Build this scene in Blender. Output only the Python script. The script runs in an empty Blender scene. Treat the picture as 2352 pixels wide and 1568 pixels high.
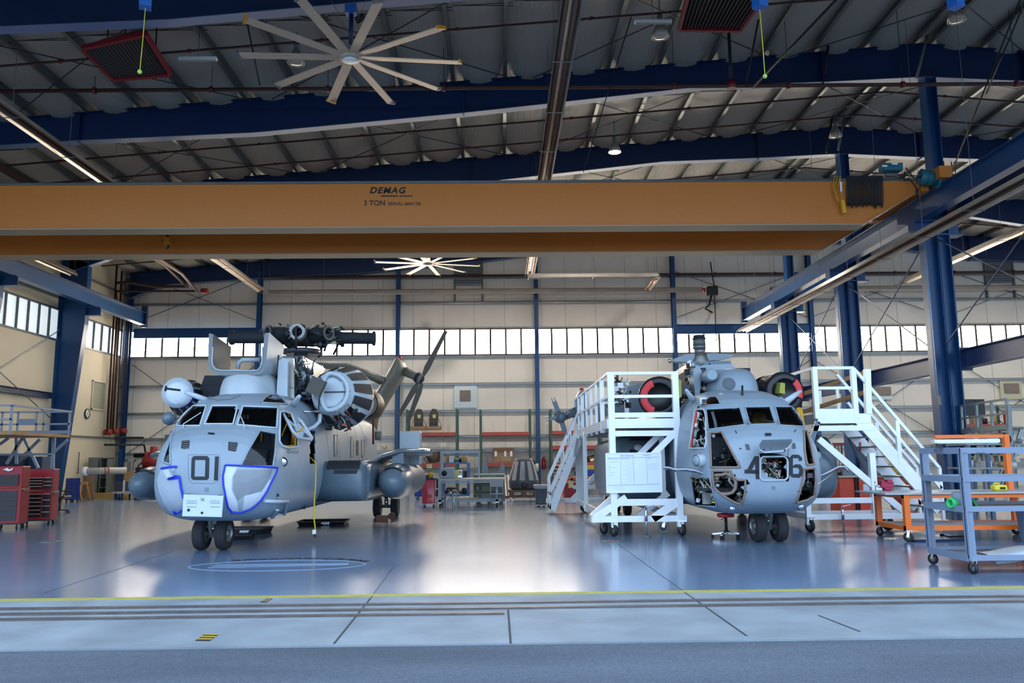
import bpy, bmesh, math, random
from mathutils import Vector as V, Matrix, Quaternion
from mathutils.bvhtree import BVHTree
from mathutils.geometry import delaunay_2d_cdt
import numpy as np
R = math.radians
C = bpy.context.scene.collection
rnd = random.Random(7)

# ---------------- camera, world, sun, exposure ----------------
FPX, EYE = 1883.6, 1.55
PIT, YAW, ROL = R(8.149), R(.836), R(.58)
_f = V((math.sin(YAW)*math.cos(PIT), math.cos(YAW)*math.cos(PIT), math.sin(PIT)))
_r = V((math.cos(YAW), -math.sin(YAW), 0)); _u = _r.cross(_f)
_r, _u = _r*math.cos(ROL)-_u*math.sin(ROL), _u*math.cos(ROL)+_r*math.sin(ROL)
EY = V((0, 0, EYE))
cd = bpy.data.cameras.new('camera'); cam = bpy.data.objects.new('camera', cd); C.objects.link(cam)
cd.sensor_width = 36; cd.lens = 36*FPX/2352; cd.clip_end = 500
m = Matrix.Identity(4)
for i in range(3):
    m[i][0], m[i][1], m[i][2], m[i][3] = _r[i], _u[i], -_f[i], EY[i]
cam.matrix_world = m
bpy.context.scene.camera = cam

w = bpy.data.worlds.new('sky'); bpy.context.scene.world = w; w.use_nodes = True
bg = w.node_tree.nodes['Background']
bg.inputs[0].default_value = (.52, .72, 1, 1); bg.inputs[1].default_value = 3.0
vs = bpy.context.scene.view_settings
vs.view_transform = 'Standard'; vs.look = 'None'; vs.gamma = 1; vs.use_curve_mapping = False
vs.exposure = 0.15
WIN_STRENGTH = 24.0

def ray(x, y): return _f + _r*((x-1176)/FPX) - _u*((y-784)/FPX)
def at(x, y, Y):                 # the point of depth Y seen at (x, y) of the 2352x1568 frame
    d = ray(x, y); return EY + d*(Y/d.y)
def atz(x, y, z=0.0):
    d = ray(x, y); return EY + d*((z-EYE)/d.z)
def atx(x, y, X):
    d = ray(x, y); return EY + d*(X/d.x)

# ---------------- materials ----------------
def lin(c):
    if isinstance(c, str):
        c = [int(c[i:i+2], 16)/255 for i in (0, 2, 4)]
        return tuple(x/12.92 if x <= .04045 else ((x+.055)/1.055)**2.4 for x in c)
    return tuple(c)
MC = {}
def mat(name, col, rough=.5, metal=0, var=0, scale=3, bump=0, bscale=20, emit=0, alpha=1, spec=.5, coat=0, trans=0):
    if name in MC: return MC[name]
    m = bpy.data.materials.new(name); m.use_nodes = True
    nt = m.node_tree; b = nt.nodes['Principled BSDF']; c = lin(col)
    b.inputs['Base Color'].default_value = (*c, 1)
    b.inputs['Roughness'].default_value = rough; b.inputs['Metallic'].default_value = metal
    b.inputs['Specular IOR Level'].default_value = spec
    b.inputs['Coat Weight'].default_value = coat
    b.inputs['Alpha'].default_value = alpha
    b.inputs['Transmission Weight'].default_value = trans
    if emit:
        b.inputs['Emission Color'].default_value = (*c, 1); b.inputs['Emission Strength'].default_value = emit
    if var or bump:
        tc = nt.nodes.new('ShaderNodeTexCoord')
    if var:
        n = nt.nodes.new('ShaderNodeTexNoise'); n.inputs['Scale'].default_value = scale; n.inputs['Detail'].default_value = 6
        nt.links.new(tc.outputs['Object'], n.inputs['Vector'])
        mr = nt.nodes.new('ShaderNodeMapRange'); mr.inputs[1].default_value = .3; mr.inputs[2].default_value = .7
        mr.inputs[3].default_value = 1-var; mr.inputs[4].default_value = 1+var
        nt.links.new(n.outputs[0], mr.inputs[0])
        mx = nt.nodes.new('ShaderNodeVectorMath'); mx.operation = 'SCALE'; mx.inputs[0].default_value = c
        nt.links.new(mr.outputs[0], mx.inputs['Scale']); nt.links.new(mx.outputs[0], b.inputs['Base Color'])
    if bump:
        n2 = nt.nodes.new('ShaderNodeTexNoise'); n2.inputs['Scale'].default_value = bscale; n2.inputs['Detail'].default_value = 4
        nt.links.new(tc.outputs['Object'], n2.inputs['Vector'])
        bp = nt.nodes.new('ShaderNodeBump'); bp.inputs['Strength'].default_value = bump; bp.inputs['Distance'].default_value = .02
        nt.links.new(n2.outputs[0], bp.inputs['Height']); nt.links.new(bp.outputs[0], b.inputs['Normal'])
    MC[name] = m; return m

# ---------------- mesh builder ----------------
class MB:
    def __init__(s): s.v = []; s.f = []; s.sm = []
    def add(s, vs_, fs, smooth=False):
        n = len(s.v); s.v += [V(p) for p in vs_]; s.f += [tuple(i+n for i in f) for f in fs]; s.sm += [smooth]*len(fs); return s
    def box(s, a, b):
        x0, x1 = sorted((a[0], b[0])); y0, y1 = sorted((a[1], b[1])); z0, z1 = sorted((a[2], b[2]))
        return s.add([(x0,y0,z0),(x1,y0,z0),(x1,y1,z0),(x0,y1,z0),(x0,y0,z1),(x1,y0,z1),(x1,y1,z1),(x0,y1,z1)],
                     [(0,3,2,1),(4,5,6,7),(0,1,5,4),(1,2,6,5),(2,3,7,6),(3,0,4,7)])
    def cbox(s, c, sz, rz=0, rx=0, ry=0):
        n = len(s.v); h = V(sz)/2; s.box(-h, h)
        M = Matrix.Translation(V(c)) @ Matrix.Rotation(rz,4,'Z') @ Matrix.Rotation(rx,4,'X') @ Matrix.Rotation(ry,4,'Y')
        for i in range(n, len(s.v)): s.v[i] = M @ s.v[i]
        return s
    def bar(s, p, q, w=.05, h=None, up=(0,0,1)):     # rectangular bar; w across, h along up
        h = h or w; p = V(p); q = V(q); d = q-p; L = d.length
        if L < 1e-6: return s
        d /= L; up = V(up)
        if abs(d.dot(up)) > .98: up = V((0,1,0)) if abs(d.y) < .9 else V((1,0,0))
        a = d.cross(up).normalized(); b = a.cross(d).normalized()
        P = []
        for o in (p, q):
            for i, j in ((-1,-1),(1,-1),(1,1),(-1,1)): P.append(o + a*(i*w/2) + b*(j*h/2))
        return s.add(P, [(3,2,1,0),(4,5,6,7),(0,1,5,4),(1,2,6,5),(2,3,7,6),(3,0,4,7)])
    def ibeam(s, p, q, h=.4, w=.2, t=.02, up=(0,0,1)):
        p = V(p); q = V(q); d = (q-p).normalized(); upv = V(up)
        if abs(d.dot(upv)) > .98: upv = V((0,1,0))
        a = d.cross(upv).normalized(); b = a.cross(d).normalized()
        s.bar(p, q, t, h, b); s.bar(p+b*(h/2), q+b*(h/2), w, t, b); s.bar(p-b*(h/2), q-b*(h/2), w, t, b); return s
    def tube(s, pts, r=.02, n=8, caps=True, rs=None):
        pts = [V(p) for p in pts]; k = len(pts); nrm = None; rings = []
        for i, p in enumerate(pts):
            if i == 0: d = pts[1]-pts[0]
            elif i == k-1: d = pts[-1]-pts[-2]
            else: d = (pts[i+1]-p).normalized()+(p-pts[i-1]).normalized()
            d = d.normalized() if d.length > 1e-9 else V((0,0,1))
            if nrm is None: nrm = d.orthogonal().normalized()
            else:
                nrm = nrm - d*nrm.dot(d); nrm = nrm.normalized() if nrm.length > 1e-6 else d.orthogonal().normalized()
            bn = d.cross(nrm); rr = rs[i] if rs else r
            rings.append([p + (nrm*math.cos(2*math.pi*j/n)+bn*math.sin(2*math.pi*j/n))*rr for j in range(n)])
        vs_ = [p for g in rings for p in g]; fs = []
        for i in range(k-1):
            for j in range(n):
                fs.append((i*n+j, i*n+(j+1)%n, (i+1)*n+(j+1)%n, (i+1)*n+j))
        s.add(vs_, fs, n > 5)
        if caps: s.add(rings[0], [tuple(range(n))[::-1]]); s.add(rings[-1], [tuple(range(n))])
        return s
    def lathe(s, prof, c, axis=(0,0,1), n=24, caps=True, smooth=True, ph=0):   # prof: (radius, height) along axis
        ax = V(axis).normalized(); a = ax.orthogonal().normalized(); b = ax.cross(a); c = V(c); vs_ = []
        for r_, h in prof:
            for j in range(n):
                t = 2*math.pi*j/n+ph; vs_.append(c+ax*h+(a*math.cos(t)+b*math.sin(t))*r_)
        fs = []
        for i in range(len(prof)-1):
            for j in range(n): fs.append((i*n+j, i*n+(j+1)%n, (i+1)*n+(j+1)%n, (i+1)*n+j))
        s.add(vs_, fs, smooth)
        if caps:
            if prof[0][0] > 1e-5: s.add(vs_[:n], [tuple(range(n))[::-1]])
            if prof[-1][0] > 1e-5: s.add(vs_[-n:], [tuple(range(n))])
        return s
    def cyl(s, p, q, r, n=16): p = V(p); q = V(q); return s.lathe([(r,0),(r,(q-p).length)], p, q-p, n)
    def ball(s, c, r, n=14, sc=(1,1,1)):
        m_ = n//2; vs_ = []; fs = []
        for i in range(m_+1):
            t = math.pi*i/m_
            for j in range(n):
                p = 2*math.pi*j/n; vs_.append((c[0]+r*sc[0]*math.sin(t)*math.cos(p), c[1]+r*sc[1]*math.sin(t)*math.sin(p), c[2]+r*sc[2]*math.cos(t)))
        for i in range(m_):
            for j in range(n): fs.append((i*n+j, (i+1)*n+j, (i+1)*n+(j+1)%n, i*n+(j+1)%n))
        return s.add(vs_, fs, True)
    def prism(s, pts, off):                          # planar polygon (3d points) pushed along off
        off = V(off); n = len(pts); P = [V(p) for p in pts]; Q = [p+off for p in P]
        s.add(P+Q, [tuple(range(n)), tuple(range(2*n-1, n-1, -1))]+[(i, i+n, (i+1)%n+n, (i+1)%n) for i in range(n)]); return s
    def loft(s, rings, closed=True, smooth=True, caps=False):
        n = len(rings[0]); vs_ = [p for g in rings for p in g]; fs = []
        for i in range(len(rings)-1):
            for j in range(n if closed else n-1): fs.append((i*n+j, i*n+(j+1)%n, (i+1)*n+(j+1)%n, (i+1)*n+j))
        s.add(vs_, fs, smooth)
        if caps: s.add(rings[0], [tuple(range(n))[::-1]]); s.add(rings[-1], [tuple(range(n))])
        return s
    def build(s, name, material, parent=None, bevel=0, fix=True):
        me = bpy.data.meshes.new(name)
        off = wloc(parent) if parent else V((0,0,0))
        me.from_pydata([p-off for p in s.v], [], s.f); me.materials.append(material)
        me.polygons.foreach_set('use_smooth', s.sm)
        if fix:
            bm = bmesh.new(); bm.from_mesh(me); bmesh.ops.remove_doubles(bm, verts=bm.verts, dist=1e-5)
            bmesh.ops.recalc_face_normals(bm, faces=bm.faces); bm.to_mesh(me); bm.free()
        me.update()
        o = bpy.data.objects.new(name, me); C.objects.link(o)
        if parent: o.parent = parent
        if bevel:
            b = o.modifiers.new('bevel', 'BEVEL'); b.width = bevel; b.segments = 2; b.limit_method = 'ANGLE'
        return o
def wloc(o):
    l = V((0,0,0))
    while o: l += o.location; o = o.parent
    return l
def tag(o, label=None, cat=None, group=None, kind=None):
    if label: o['label'] = label
    if cat: o['category'] = cat
    if group: o['group'] = group
    if kind: o['kind'] = kind
    return o
def thing(name, loc, label=None, cat=None, group=None, kind=None):
    o = bpy.data.objects.new(name, None); C.objects.link(o); o.location = V(loc); o.empty_display_size = .1
    return tag(o, label, cat, group, kind)
KIDS = {}
def copy_tree(o, parent=None):
    c = o.copy(); C.objects.link(c)
    if parent: c.parent = parent
    for ch in [k for k in C.objects if k.parent == o]: copy_tree(ch, c)
    return c
def dup(root, loc, rz=0, label=None, group=None):
    c = copy_tree(root); c.location = V(loc); c.rotation_euler = (0, 0, rz)
    if label: c['label'] = label
    if group: c['group'] = group
    return c
def text_mb(txt, size, M, depth=.004, shear=0, align='CENTER', bold=0, spacing=1.0):
    cu = bpy.data.curves.new('t', 'FONT'); cu.body = txt; cu.size = size; cu.extrude = depth; cu.align_x = align; cu.align_y = 'CENTER'
    cu.shear = shear; cu.offset = bold; cu.space_character = spacing
    o = bpy.data.objects.new('t', cu); C.objects.link(o)
    me = bpy.data.meshes.new_from_object(o.evaluated_get(bpy.context.evaluated_depsgraph_get()))
    mb = MB(); mb.add([M @ v.co for v in me.vertices], [tuple(p.vertices) for p in me.polygons])
    bpy.data.objects.remove(o); bpy.data.curves.remove(cu); bpy.data.meshes.remove(me); return mb
def facing(c, rz=0):   # text plane facing -Y at c
    return Matrix.Translation(V(c)) @ Matrix.Rotation(rz,4,'Z') @ Matrix.Rotation(R(90),4,'X')

def fit_text(txt, x0, x1, yc, hpx, Y, off=.004, m=None, **k):   # lettering standing at depth Y, spanning picture columns x0..x1
    g = text_mb(txt, 1, Matrix.Identity(4), .003, **k)
    xs_ = [v.x for v in g.v]; ys_ = [v.y for v in g.v]; A = at(x0, yc, Y); B = at(x1, yc, Y); H = (at(x0, yc-hpx/2, Y)-at(x0, yc+hpx/2, Y)).length
    sx = (B-A).length/(max(xs_)-min(xs_)); sy = H/(max(ys_)-min(ys_)); d = (B-A).normalized()
    for i, v in enumerate(g.v):
        g.v[i] = A + d*((v.x-min(xs_))*sx) + V((0,0,1))*((v.y-(min(ys_)+max(ys_))/2)*sy) + V((0,-off-v.z*.5,0))
    return g

# palette
NAVY = mat('shade toned blue paint', '0a2a52', .4, var=.08, scale=1.5)  # same paint as the columns, darkened in colour for the shade under the roof
COLB = mat('lit toned blue paint', '0a4272', .38, var=.08, scale=1.5)  # the roof steel's paint, brightened in colour where the columns catch light
GREYM = mat('galvanised steel', '8d8f8c', .35, .6, var=.12, scale=4)
DGAL = mat('dull galvanised', '6f7472', .5, .3, var=.15, scale=2)
BLACK = mat('black rubber', '18191b', .6)
BPLAS = mat('black plastic', '1b1c1f', .4)
CHROME = mat('chrome', 'd5d7d9', .15, 1)
ALU = mat('brushed aluminium', 'f0f2f3', .4, .15, var=.05, scale=3)
WHITE = mat('white paint', 'eef0ee', .5)
RED = mat('red paint', 'b3121c', .3, coat=.4)
ORANGE = mat('orange paint', 'f0701c', .4)
SAFRED = mat('rack red', 'b24a3a', .5, var=.1)
RGREEN = mat('rack green', '3f5a4b', .5)
WOOD = mat('plywood', 'b68d5d', .7, var=.15, scale=6)
CARD = mat('cardboard', '9b7a58', .8, var=.1, scale=5)
YEL = mat('yellow plastic', 'e3cf22', .4)
PIPE = mat('dark iron pipe', '4a2f28', .5, .2, var=.1)
# ---------------- setting ----------------
YA, BAY, YW, Y0 = 22.64, 6.1, 40.94, 16.54
YB, YC = YA+BAY, YA+2*BAY
XL, XR, RX, RZ = -18.85, 44.0, 12.5, 13.55
YF = 10.3
def roofz(x): return RZ-abs(x-RX)*.0833
def floor_mat():
    m = bpy.data.materials.new('epoxy floor'); m.use_nodes = True; nt = m.node_tree; b = nt.nodes['Principled BSDF']
    tc = nt.nodes.new('ShaderNodeTexCoord'); mp = nt.nodes.new('ShaderNodeMapping'); mp.inputs['Scale'].default_value = (.2, .5, 1)
    n = nt.nodes.new('ShaderNodeTexNoise'); n.inputs['Scale'].default_value = 1.4; n.inputs['Detail'].default_value = 7
    cr = nt.nodes.new('ShaderNodeValToRGB'); cr.color_ramp.elements[0].position = .3; cr.color_ramp.elements[1].position = .75
    cr.color_ramp.elements[0].color = (*lin('6b7d97'), 1); cr.color_ramp.elements[1].color = (*lin('768ba6'), 1)
    nt.links.new(tc.outputs['Object'], mp.inputs[0]); nt.links.new(mp.outputs[0], n.inputs[0]); nt.links.new(n.outputs[0], cr.inputs[0])
    nt.links.new(cr.outputs[0], b.inputs['Base Color'])
    mr = nt.nodes.new('ShaderNodeMapRange'); mr.inputs[3].default_value = .2; mr.inputs[4].default_value = .3
    nt.links.new(n.outputs[0], mr.inputs[0]); nt.links.new(mr.outputs[0], b.inputs['Roughness'])
    n2 = nt.nodes.new('ShaderNodeTexNoise'); n2.inputs['Scale'].default_value = 14; n2.inputs['Detail'].default_value = 3
    mp2 = nt.nodes.new('ShaderNodeMapping'); mp2.inputs['Scale'].default_value = (.25, 1, 1)
    nt.links.new(tc.outputs['Object'], mp2.inputs[0]); nt.links.new(mp2.outputs[0], n2.inputs[0])
    bp = nt.nodes.new('ShaderNodeBump'); bp.inputs['Strength'].default_value = .012; bp.inputs['Distance'].default_value = .02
    nt.links.new(n2.outputs[0], bp.inputs['Height']); nt.links.new(bp.outputs[0], b.inputs['Normal'])
    b.inputs['Specular IOR Level'].default_value = .8; b.inputs['Coat Weight'].default_value = .5; b.inputs['Coat Roughness'].default_value = .14
    return m
FLOORM = floor_mat()
CONC = mat('apron concrete', '858c91', .65, var=.22, scale=1.3, bump=.25, bscale=40)
def asphalt():
    m = bpy.data.materials.new('asphalt'); m.use_nodes = True; nt = m.node_tree; b = nt.nodes['Principled BSDF']
    tc = nt.nodes.new('ShaderNodeTexCoord')
    vo = nt.nodes.new('ShaderNodeTexVoronoi'); vo.inputs['Scale'].default_value = 75
    n = nt.nodes.new('ShaderNodeTexNoise'); n.inputs['Scale'].default_value = 1.2; n.inputs['Detail'].default_value = 8
    mp = nt.nodes.new('ShaderNodeMapping'); mp.inputs['Scale'].default_value = (.2, 1, 1)
    nt.links.new(tc.outputs['Object'], mp.inputs[0]); nt.links.new(mp.outputs[0], n.inputs[0]); nt.links.new(tc.outputs['Object'], vo.inputs['Vector'])
    cr = nt.nodes.new('ShaderNodeValToRGB'); e = cr.color_ramp.elements
    e[0].position = 0; e[0].color = (*lin('4a5059'), 1); e[1].position = 1; e[1].color = (*lin('626973'), 1)
    nt.links.new(vo.outputs['Color'], cr.inputs[0])
    mr = nt.nodes.new('ShaderNodeMapRange'); mr.inputs[1].default_value = .3; mr.inputs[2].default_value = .7; mr.inputs[3].default_value = .75; mr.inputs[4].default_value = 1.2
    nt.links.new(n.outputs[0], mr.inputs[0])
    mx = nt.nodes.new('ShaderNodeVectorMath'); mx.operation = 'SCALE'; nt.links.new(cr.outputs[0], mx.inputs[0]); nt.links.new(mr.outputs[0], mx.inputs['Scale'])
    nt.links.new(mx.outputs[0], b.inputs['Base Color']); b.inputs['Roughness'].default_value = .9
    bp = nt.nodes.new('ShaderNodeBump'); bp.inputs['Strength'].default_value = .8; bp.inputs['Distance'].default_value = .01
    nt.links.new(vo.outputs['Distance'], bp.inputs['Height']); nt.links.new(bp.outputs[0], b.inputs['Normal'])
    return m
def S(name, mb, m, parent=None, **k):
    o = mb.build(name, m, parent, **k)
    if not parent: o['kind'] = 'structure'
    return o
YEDGE = 7.3
S('floor', MB().box((XL, 9.86, -.3), (XR, YW+.2, 0)), FLOORM)
S('floor_apron', MB().box((-60, YEDGE, -.3), (70, 9.86, -.004)), CONC)
S('floor_asphalt', MB().box((-60, -40, -.3), (70, YEDGE, -.02)), asphalt())
S('trim_1', MB().box((XL, 9.8, -.01), (XR, 9.93, .003)), mat('yellow floor stripe', 'aea246', .6, var=.12, scale=8))
rail_m = mat('worn rail steel', '6b6462', .45, .5, var=.2, scale=5)
for i, (yy, x1) in enumerate(((9.25, 44), (8.93, 44), (8.63, 0.02))):
    S('trim_%d' % (2+i), MB().box((-45, yy-.035, -.02), (x1, yy+.035, .012)).box((-45, yy-.06, -.02), (x1, yy-.045, .004)), rail_m)
JM = mat('joint sealant', '3c4042', .9)  # dark sealant filling the slab joints
jm = MB()
for a, b in (((767,1478),(850,1375)), ((1173,1476),(1167,1400)), ((1715,1460),(1590,1372)), ((1975,1450),(1880,1413))):
    A = atz(*a, -.003); B = atz(*b, -.003); jm.bar(A, B, .018, .006)
for a, b in (((1590,1372),(1420,1250)), ((850,1375),(905,1300)), ((100,1362),(400,1265)),):
    A = atz(*a, 0); B = atz(*b, 0); jm.bar(A, B, .008, .004)
S('trim_5', jm, JM)
haz_y = mat('hazard yellow tape', 'b9962f', .6); haz_k = mat('hazard black tape', '2b2724', .6)
def tape(p, q, wd, n, nm):
    A = atz(*p, -.002); B = atz(*q, -.002); d = B-A; s = V((-d.y, d.x, 0)).normalized()*wd
    t = thing(nm, (A+B)/2, None, None)
    for k in range(n):
        a = A+d*(k/n); b = A+d*((k+1)/n)
        MB().prism([a-s/2, b-s/2+d/n*.0, b+s/2+d/n*.5, a+s/2+d/n*.5], (0,0,.003)).build('tape_stripe', haz_y if k % 2 else haz_k, t)
    return t
tag(tape((464,1472),(486,1456),.13,6,'hazard_tape'), 'black and yellow striped tape on the concrete near the asphalt edge', 'tape')
tag(tape((604,1383),(618,1375),.08,5,'hazard_tape'), 'small black and yellow striped tape beside the yellow floor line', 'tape')
# floor emblem with lettering
em = thing('floor_emblem', atz(638,1298,.002), 'pale oval ring painted on the floor with arched dark lettering', 'floor marking')
c0 = atz(638,1298,0); rxm = (atz(833,1298,0)-atz(443,1298,0)).length/2; rym = (atz(638,1288,0)-atz(638,1311,0)).length/2
mb = MB(); ring = [V((c0.x+math.cos(t)*rxm, c0.y+math.sin(t)*rym, .003)) for t in np.linspace(0, 2*math.pi, 64)]
for i in range(63): mb.bar(ring[i], ring[i+1], .025, .003)
for k in (-.3, 0, .25): mb.bar(V((c0.x-rxm*.75, c0.y+rym*k, .003)), V((c0.x+rxm*.8, c0.y+rym*(k*.4+.1), .003)), .012, .003)
mb.build('oval_ring', mat('pale floor paint', '93a9c2', .35), em)
txt = 'Superior Aircraft Maintenance'; mb = MB(); n = len(txt)
for i, ch in enumerate(txt):
    if ch == ' ': continue
    t = math.pi*(.72-.62*i/(n-1)); M_ = Matrix.Translation(V((c0.x+math.cos(t)*rxm, c0.y+math.sin(t)*(rym+.12)+.1, .004))) @ Matrix.Rotation((t-math.pi/2)*.35,4,'Z') @ Matrix.Scale(1.35,4,V((1,0,0)))
    g = text_mb(ch.upper(), .27 if ch.isupper() else .2, M_, .001); mb.add(g.v, g.f)
mb.build('lettering', mat('dark floor paint', '3a4148', .5), em)

# walls
WALLM = mat('insulated wall liner', 'f0e3cf', .7, var=.05, scale=.6, bump=.5, bscale=3)
WALLL = mat('painted plaster wall', 'cdc3aa', .8, var=.04, scale=.5)
wb = MB().box((XL-.3, YW, 0), (XR+.3, YW+.2, 6.72)).box((XL-.3, YW, 8.08), (XR+.3, YW+.2, roofz(RX)+.4))
wall_back = S('wall_back', wb, WALLM)
px_seams = [x for x in np.arange(XL+.6, XR, 1.54)]
sm = MB()
for x in px_seams:
    sm.box((x-.008, YW-.006, 0), (x+.008, YW, 6.7)); sm.box((x-.008, YW-.006, 8.1), (x+.008, YW, roofz(x)))
S('panel_seam', sm, mat('seam tape', 'a59a88', .8), wall_back)
zs_g = [at(1100, y, YW).z for y in (883, 945, 1003, 1036, 1078, 697, 640)]
for z in zs_g:
    S('girt', MB().box((XL, YW-.18, z+.07), (XR, YW, z+.085)).box((XL, YW-.18, z-.02), (XR, YW-.165, z+.085)).box((XL, YW-.18, z-.03), (XR, YW-.14, z-.02)), GREYM, wall_back)
# left wall
wl = MB().box((XL-.25, YF, 0), (XL, YW+.2, 6.72)).box((XL-.25, YF, 8.08), (XL, YW+.2, roofz(XL)+.3))
wall_left = S('wall_left', wl, WALLL)
for z in (8.7, 9.9): S('girt', MB().box((XL, YF, z), (XL+.18, YW, z+.015)).box((XL+.165, YF, z-.1), (XL+.18, YW, z)), DGAL, wall_left)
for z, h in ((4.35,.16),): S('girt', MB().ibeam((XL+.12, YF, z), (XL+.12, YC-.4, z), .22, .2, .02), NAVY, wall_left)
S('ledge_rail', MB().bar((XL+.06, 30, 2.75), (XL+.06, YW, 2.75), .05), mat('slate pipe', '59656c', .5), wall_left)
wall_right = S('wall_right', MB().box((XR, YF, 0), (XR+.25, YW+.2, 6.72)).box((XR, YF, 8.08), (XR+.25, YW+.2, roofz(XR)+.3)), WALLM)
wall_front = S('wall_front', MB().box((XL-.25, YF, 9.9), (XR+.25, YF+.2, RZ+.4)).box((XL-3, YF, 0), (XL-.25, YF+.2, 10.9)).box((XR+.25, YF, 0), (XR+3, YF+.2, 10.9)), WALLM)
# windows
def pane_mat(nm, col, st):
    m = bpy.data.materials.new(nm); m.use_nodes = True; nt = m.node_tree; b = nt.nodes['Principled BSDF']
    tc = nt.nodes.new('ShaderNodeTexCoord'); wv = nt.nodes.new('ShaderNodeTexWave'); wv.inputs['Scale'].default_value = 3.5
    if nm.endswith('side'): wv.bands_direction = 'Y'
    nt.links.new(tc.outputs['Object'], wv.inputs[0])
    mr = nt.nodes.new('ShaderNodeMapRange'); mr.inputs[3].default_value = st*.8; mr.inputs[4].default_value = st
    nt.links.new(wv.outputs[0], mr.inputs[0]); nt.links.new(mr.outputs[0], b.inputs['Emission Strength'])
    b.inputs['Emission Color'].default_value = (*col, 1); b.inputs['Base Color'].default_value = (.8,.8,.8,1); return m
PANE = pane_mat('daylit fibreglass', (1, .88, .71), WIN_STRENGTH); PANES = pane_mat('daylit fibreglass side', (.72, .86, .9), .75)
FRM = mat('window mullion', '4a463e', .5)
WCX = [-12.05+6.94*i for i in range(-1, 9)]
wn = 0
xs = [XL+.3]+[x for x in WCX if x > XL+1 and x < XR-1]+[XR]
for i in range(len(xs)-1):
    wn += 1; a, b = xs[i], xs[i+1]
    fr = MB().box((a, YW-.02, 6.72), (b, YW+.08, 6.79)).box((a, YW-.02, 8.03), (b, YW+.08, 8.1))
    k = max(1, round((b-a)/.771))
    for j in range(k+1):
        x = a+(b-a)*j/k; fr.box((x-.05, YW-.05, 6.75), (x+.05, YW+.07, 8.06))
    o = S('window_%d' % wn, fr, FRM)
    MB().box((a, YW+.04, 6.74), (b, YW+.05, 8.07)).build('pane', PANE, o)
    S('window_sill', MB().box((a, YW-.16, 6.62), (b, YW, 6.7)).box((a, YW-.1, 8.1), (b, YW, 8.16)), GREYM, o)
for a, b in ((YF+.5, Y0), (Y0, YA), (YA, YB), (YB, YC), (YC, YW)):
    wn += 1; fr = MB().box((XL-.06, a, 6.72), (XL+.04, b, 6.79)).box((XL-.06, a, 8.03), (XL+.04, b, 8.1)); k = 8
    for j in range(k+1):
        y = a+(b-a)*j/k; fr.box((XL-.05, y-.03, 6.75), (XL+.03, y+.03, 8.06))
    o = S('window_%d' % wn, fr, mat('side mullion', '4b5560', .5))
    MB().box((XL-.1, a, 6.74), (XL-.05, b, 8.07)).build('pane', PANES, o)
wn += 1
o = S('window_%d' % wn, MB().box((XR-.03, YF+.5, 6.72), (XR+.05, YW, 6.8)), FRM); MB().box((XR+.05, YF+.5, 6.74), (XR+.1, YW, 8.07)).build('pane', PANES, o)
# small interior window in left wall
o = S('window_%d' % (wn+1), MB().box((XL, 38.0, 4.0), (XL+.05, 39.3, 4.06)).box((XL, 38.0, 5.3), (XL+.05, 39.3, 5.36)).box((XL, 38.0, 4), (XL+.05, 38.06, 5.36)).box((XL, 39.24, 4), (XL+.05, 39.3, 5.36)), WALLL)
MB().box((XL+.005, 38.05, 4.05), (XL+.012, 39.25, 5.31)).build('pane', mat('dusty pane', '9c9c8a', .15), o)
# roof: scrim sagging between purlins
INSM = bpy.data.materials.new('roof insulation scrim'); INSM.use_nodes = True
_nt = INSM.node_tree; _b = _nt.nodes['Principled BSDF']; _b.inputs['Base Color'].default_value = (*lin('a29c90'), 1); _b.inputs['Roughness'].default_value = .5
_tc = _nt.nodes.new('ShaderNodeTexCoord'); _mp = _nt.nodes.new('ShaderNodeMapping'); _mp.inputs['Scale'].default_value = (9, .8, 1)
_n = _nt.nodes.new('ShaderNodeTexNoise'); _n.inputs['Scale'].default_value = 2; _n.inputs['Detail'].default_value = 5
_bp = _nt.nodes.new('ShaderNodeBump'); _bp.inputs['Strength'].default_value = .7; _bp.inputs['Distance'].default_value = .04
_nt.links.new(_tc.outputs['Object'], _mp.inputs[0]); _nt.links.new(_mp.outputs[0], _n.inputs[0]); _nt.links.new(_n.outputs[0], _bp.inputs['Height']); _nt.links.new(_bp.outputs[0], _b.inputs['Normal'])
PS = 1.5
pxs = sorted([RX+.25+PS*i for i in range(0, 21)]+[RX-.25-PS*i for i in range(0, 21)])
pxs = [x for x in pxs if XL < x < XR]
mb = MB(); ny = 66
edges = [XL-.2]+pxs+[XR+.2]
cols = []
for i in range(len(edges)-1):
    a, b = edges[i], edges[i+1]
    for k in range(6):
        t = k/6; cols.append((a+(b-a)*t, 4*t*(1-t)*min(1, (b-a)/1.2)))
cols.append((edges[-1], 0))
rows = []
for j in range(ny+1):
    y = YF+.2+(YW-YF)*j/ny; fr_ = ((y-Y0) % BAY)/BAY; drape = .2*max(0, 1-fr_*8)+.24*max(0, 1-(1-fr_)*7)   # the scrim hangs lower where it laps the rafters
    rows.append([V((x, y, roofz(x)+.25-s*(.1+drape)-.02)) for x, s in cols])
for j in range(ny):
    pass
mb.loft(rows, closed=False)
ceiling = S('ceiling', mb, INSM, fix=False)
S('roof_sheet', MB().prism([(XL-.3, YF, roofz(XL)+.35), (RX, YF, RZ+.36), (XR+.3, YF, roofz(XR)+.35), (XR+.3, YF, roofz(XR)+.5), (RX, YF, RZ+.5), (XL-.3, YF, roofz(XL)+.5)], (0, YW-YF+.3, 0)), DGAL, ceiling)
PUR = mat('purlin steel', '6d736f', .35, .5, var=.15, scale=1)
for x in pxs:
    z = roofz(x)
    MB().box((x-.012, YF+.2, z), (x+.012, YW, z+.22)).box((x-.1, YF+.2, z-.005), (x+.012, YW, z+.01)).box((x-.1, YF+.2, z), (x-.09, YW, z+.03)).build('purlin', PUR, ceiling)
cb = MB()
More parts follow.
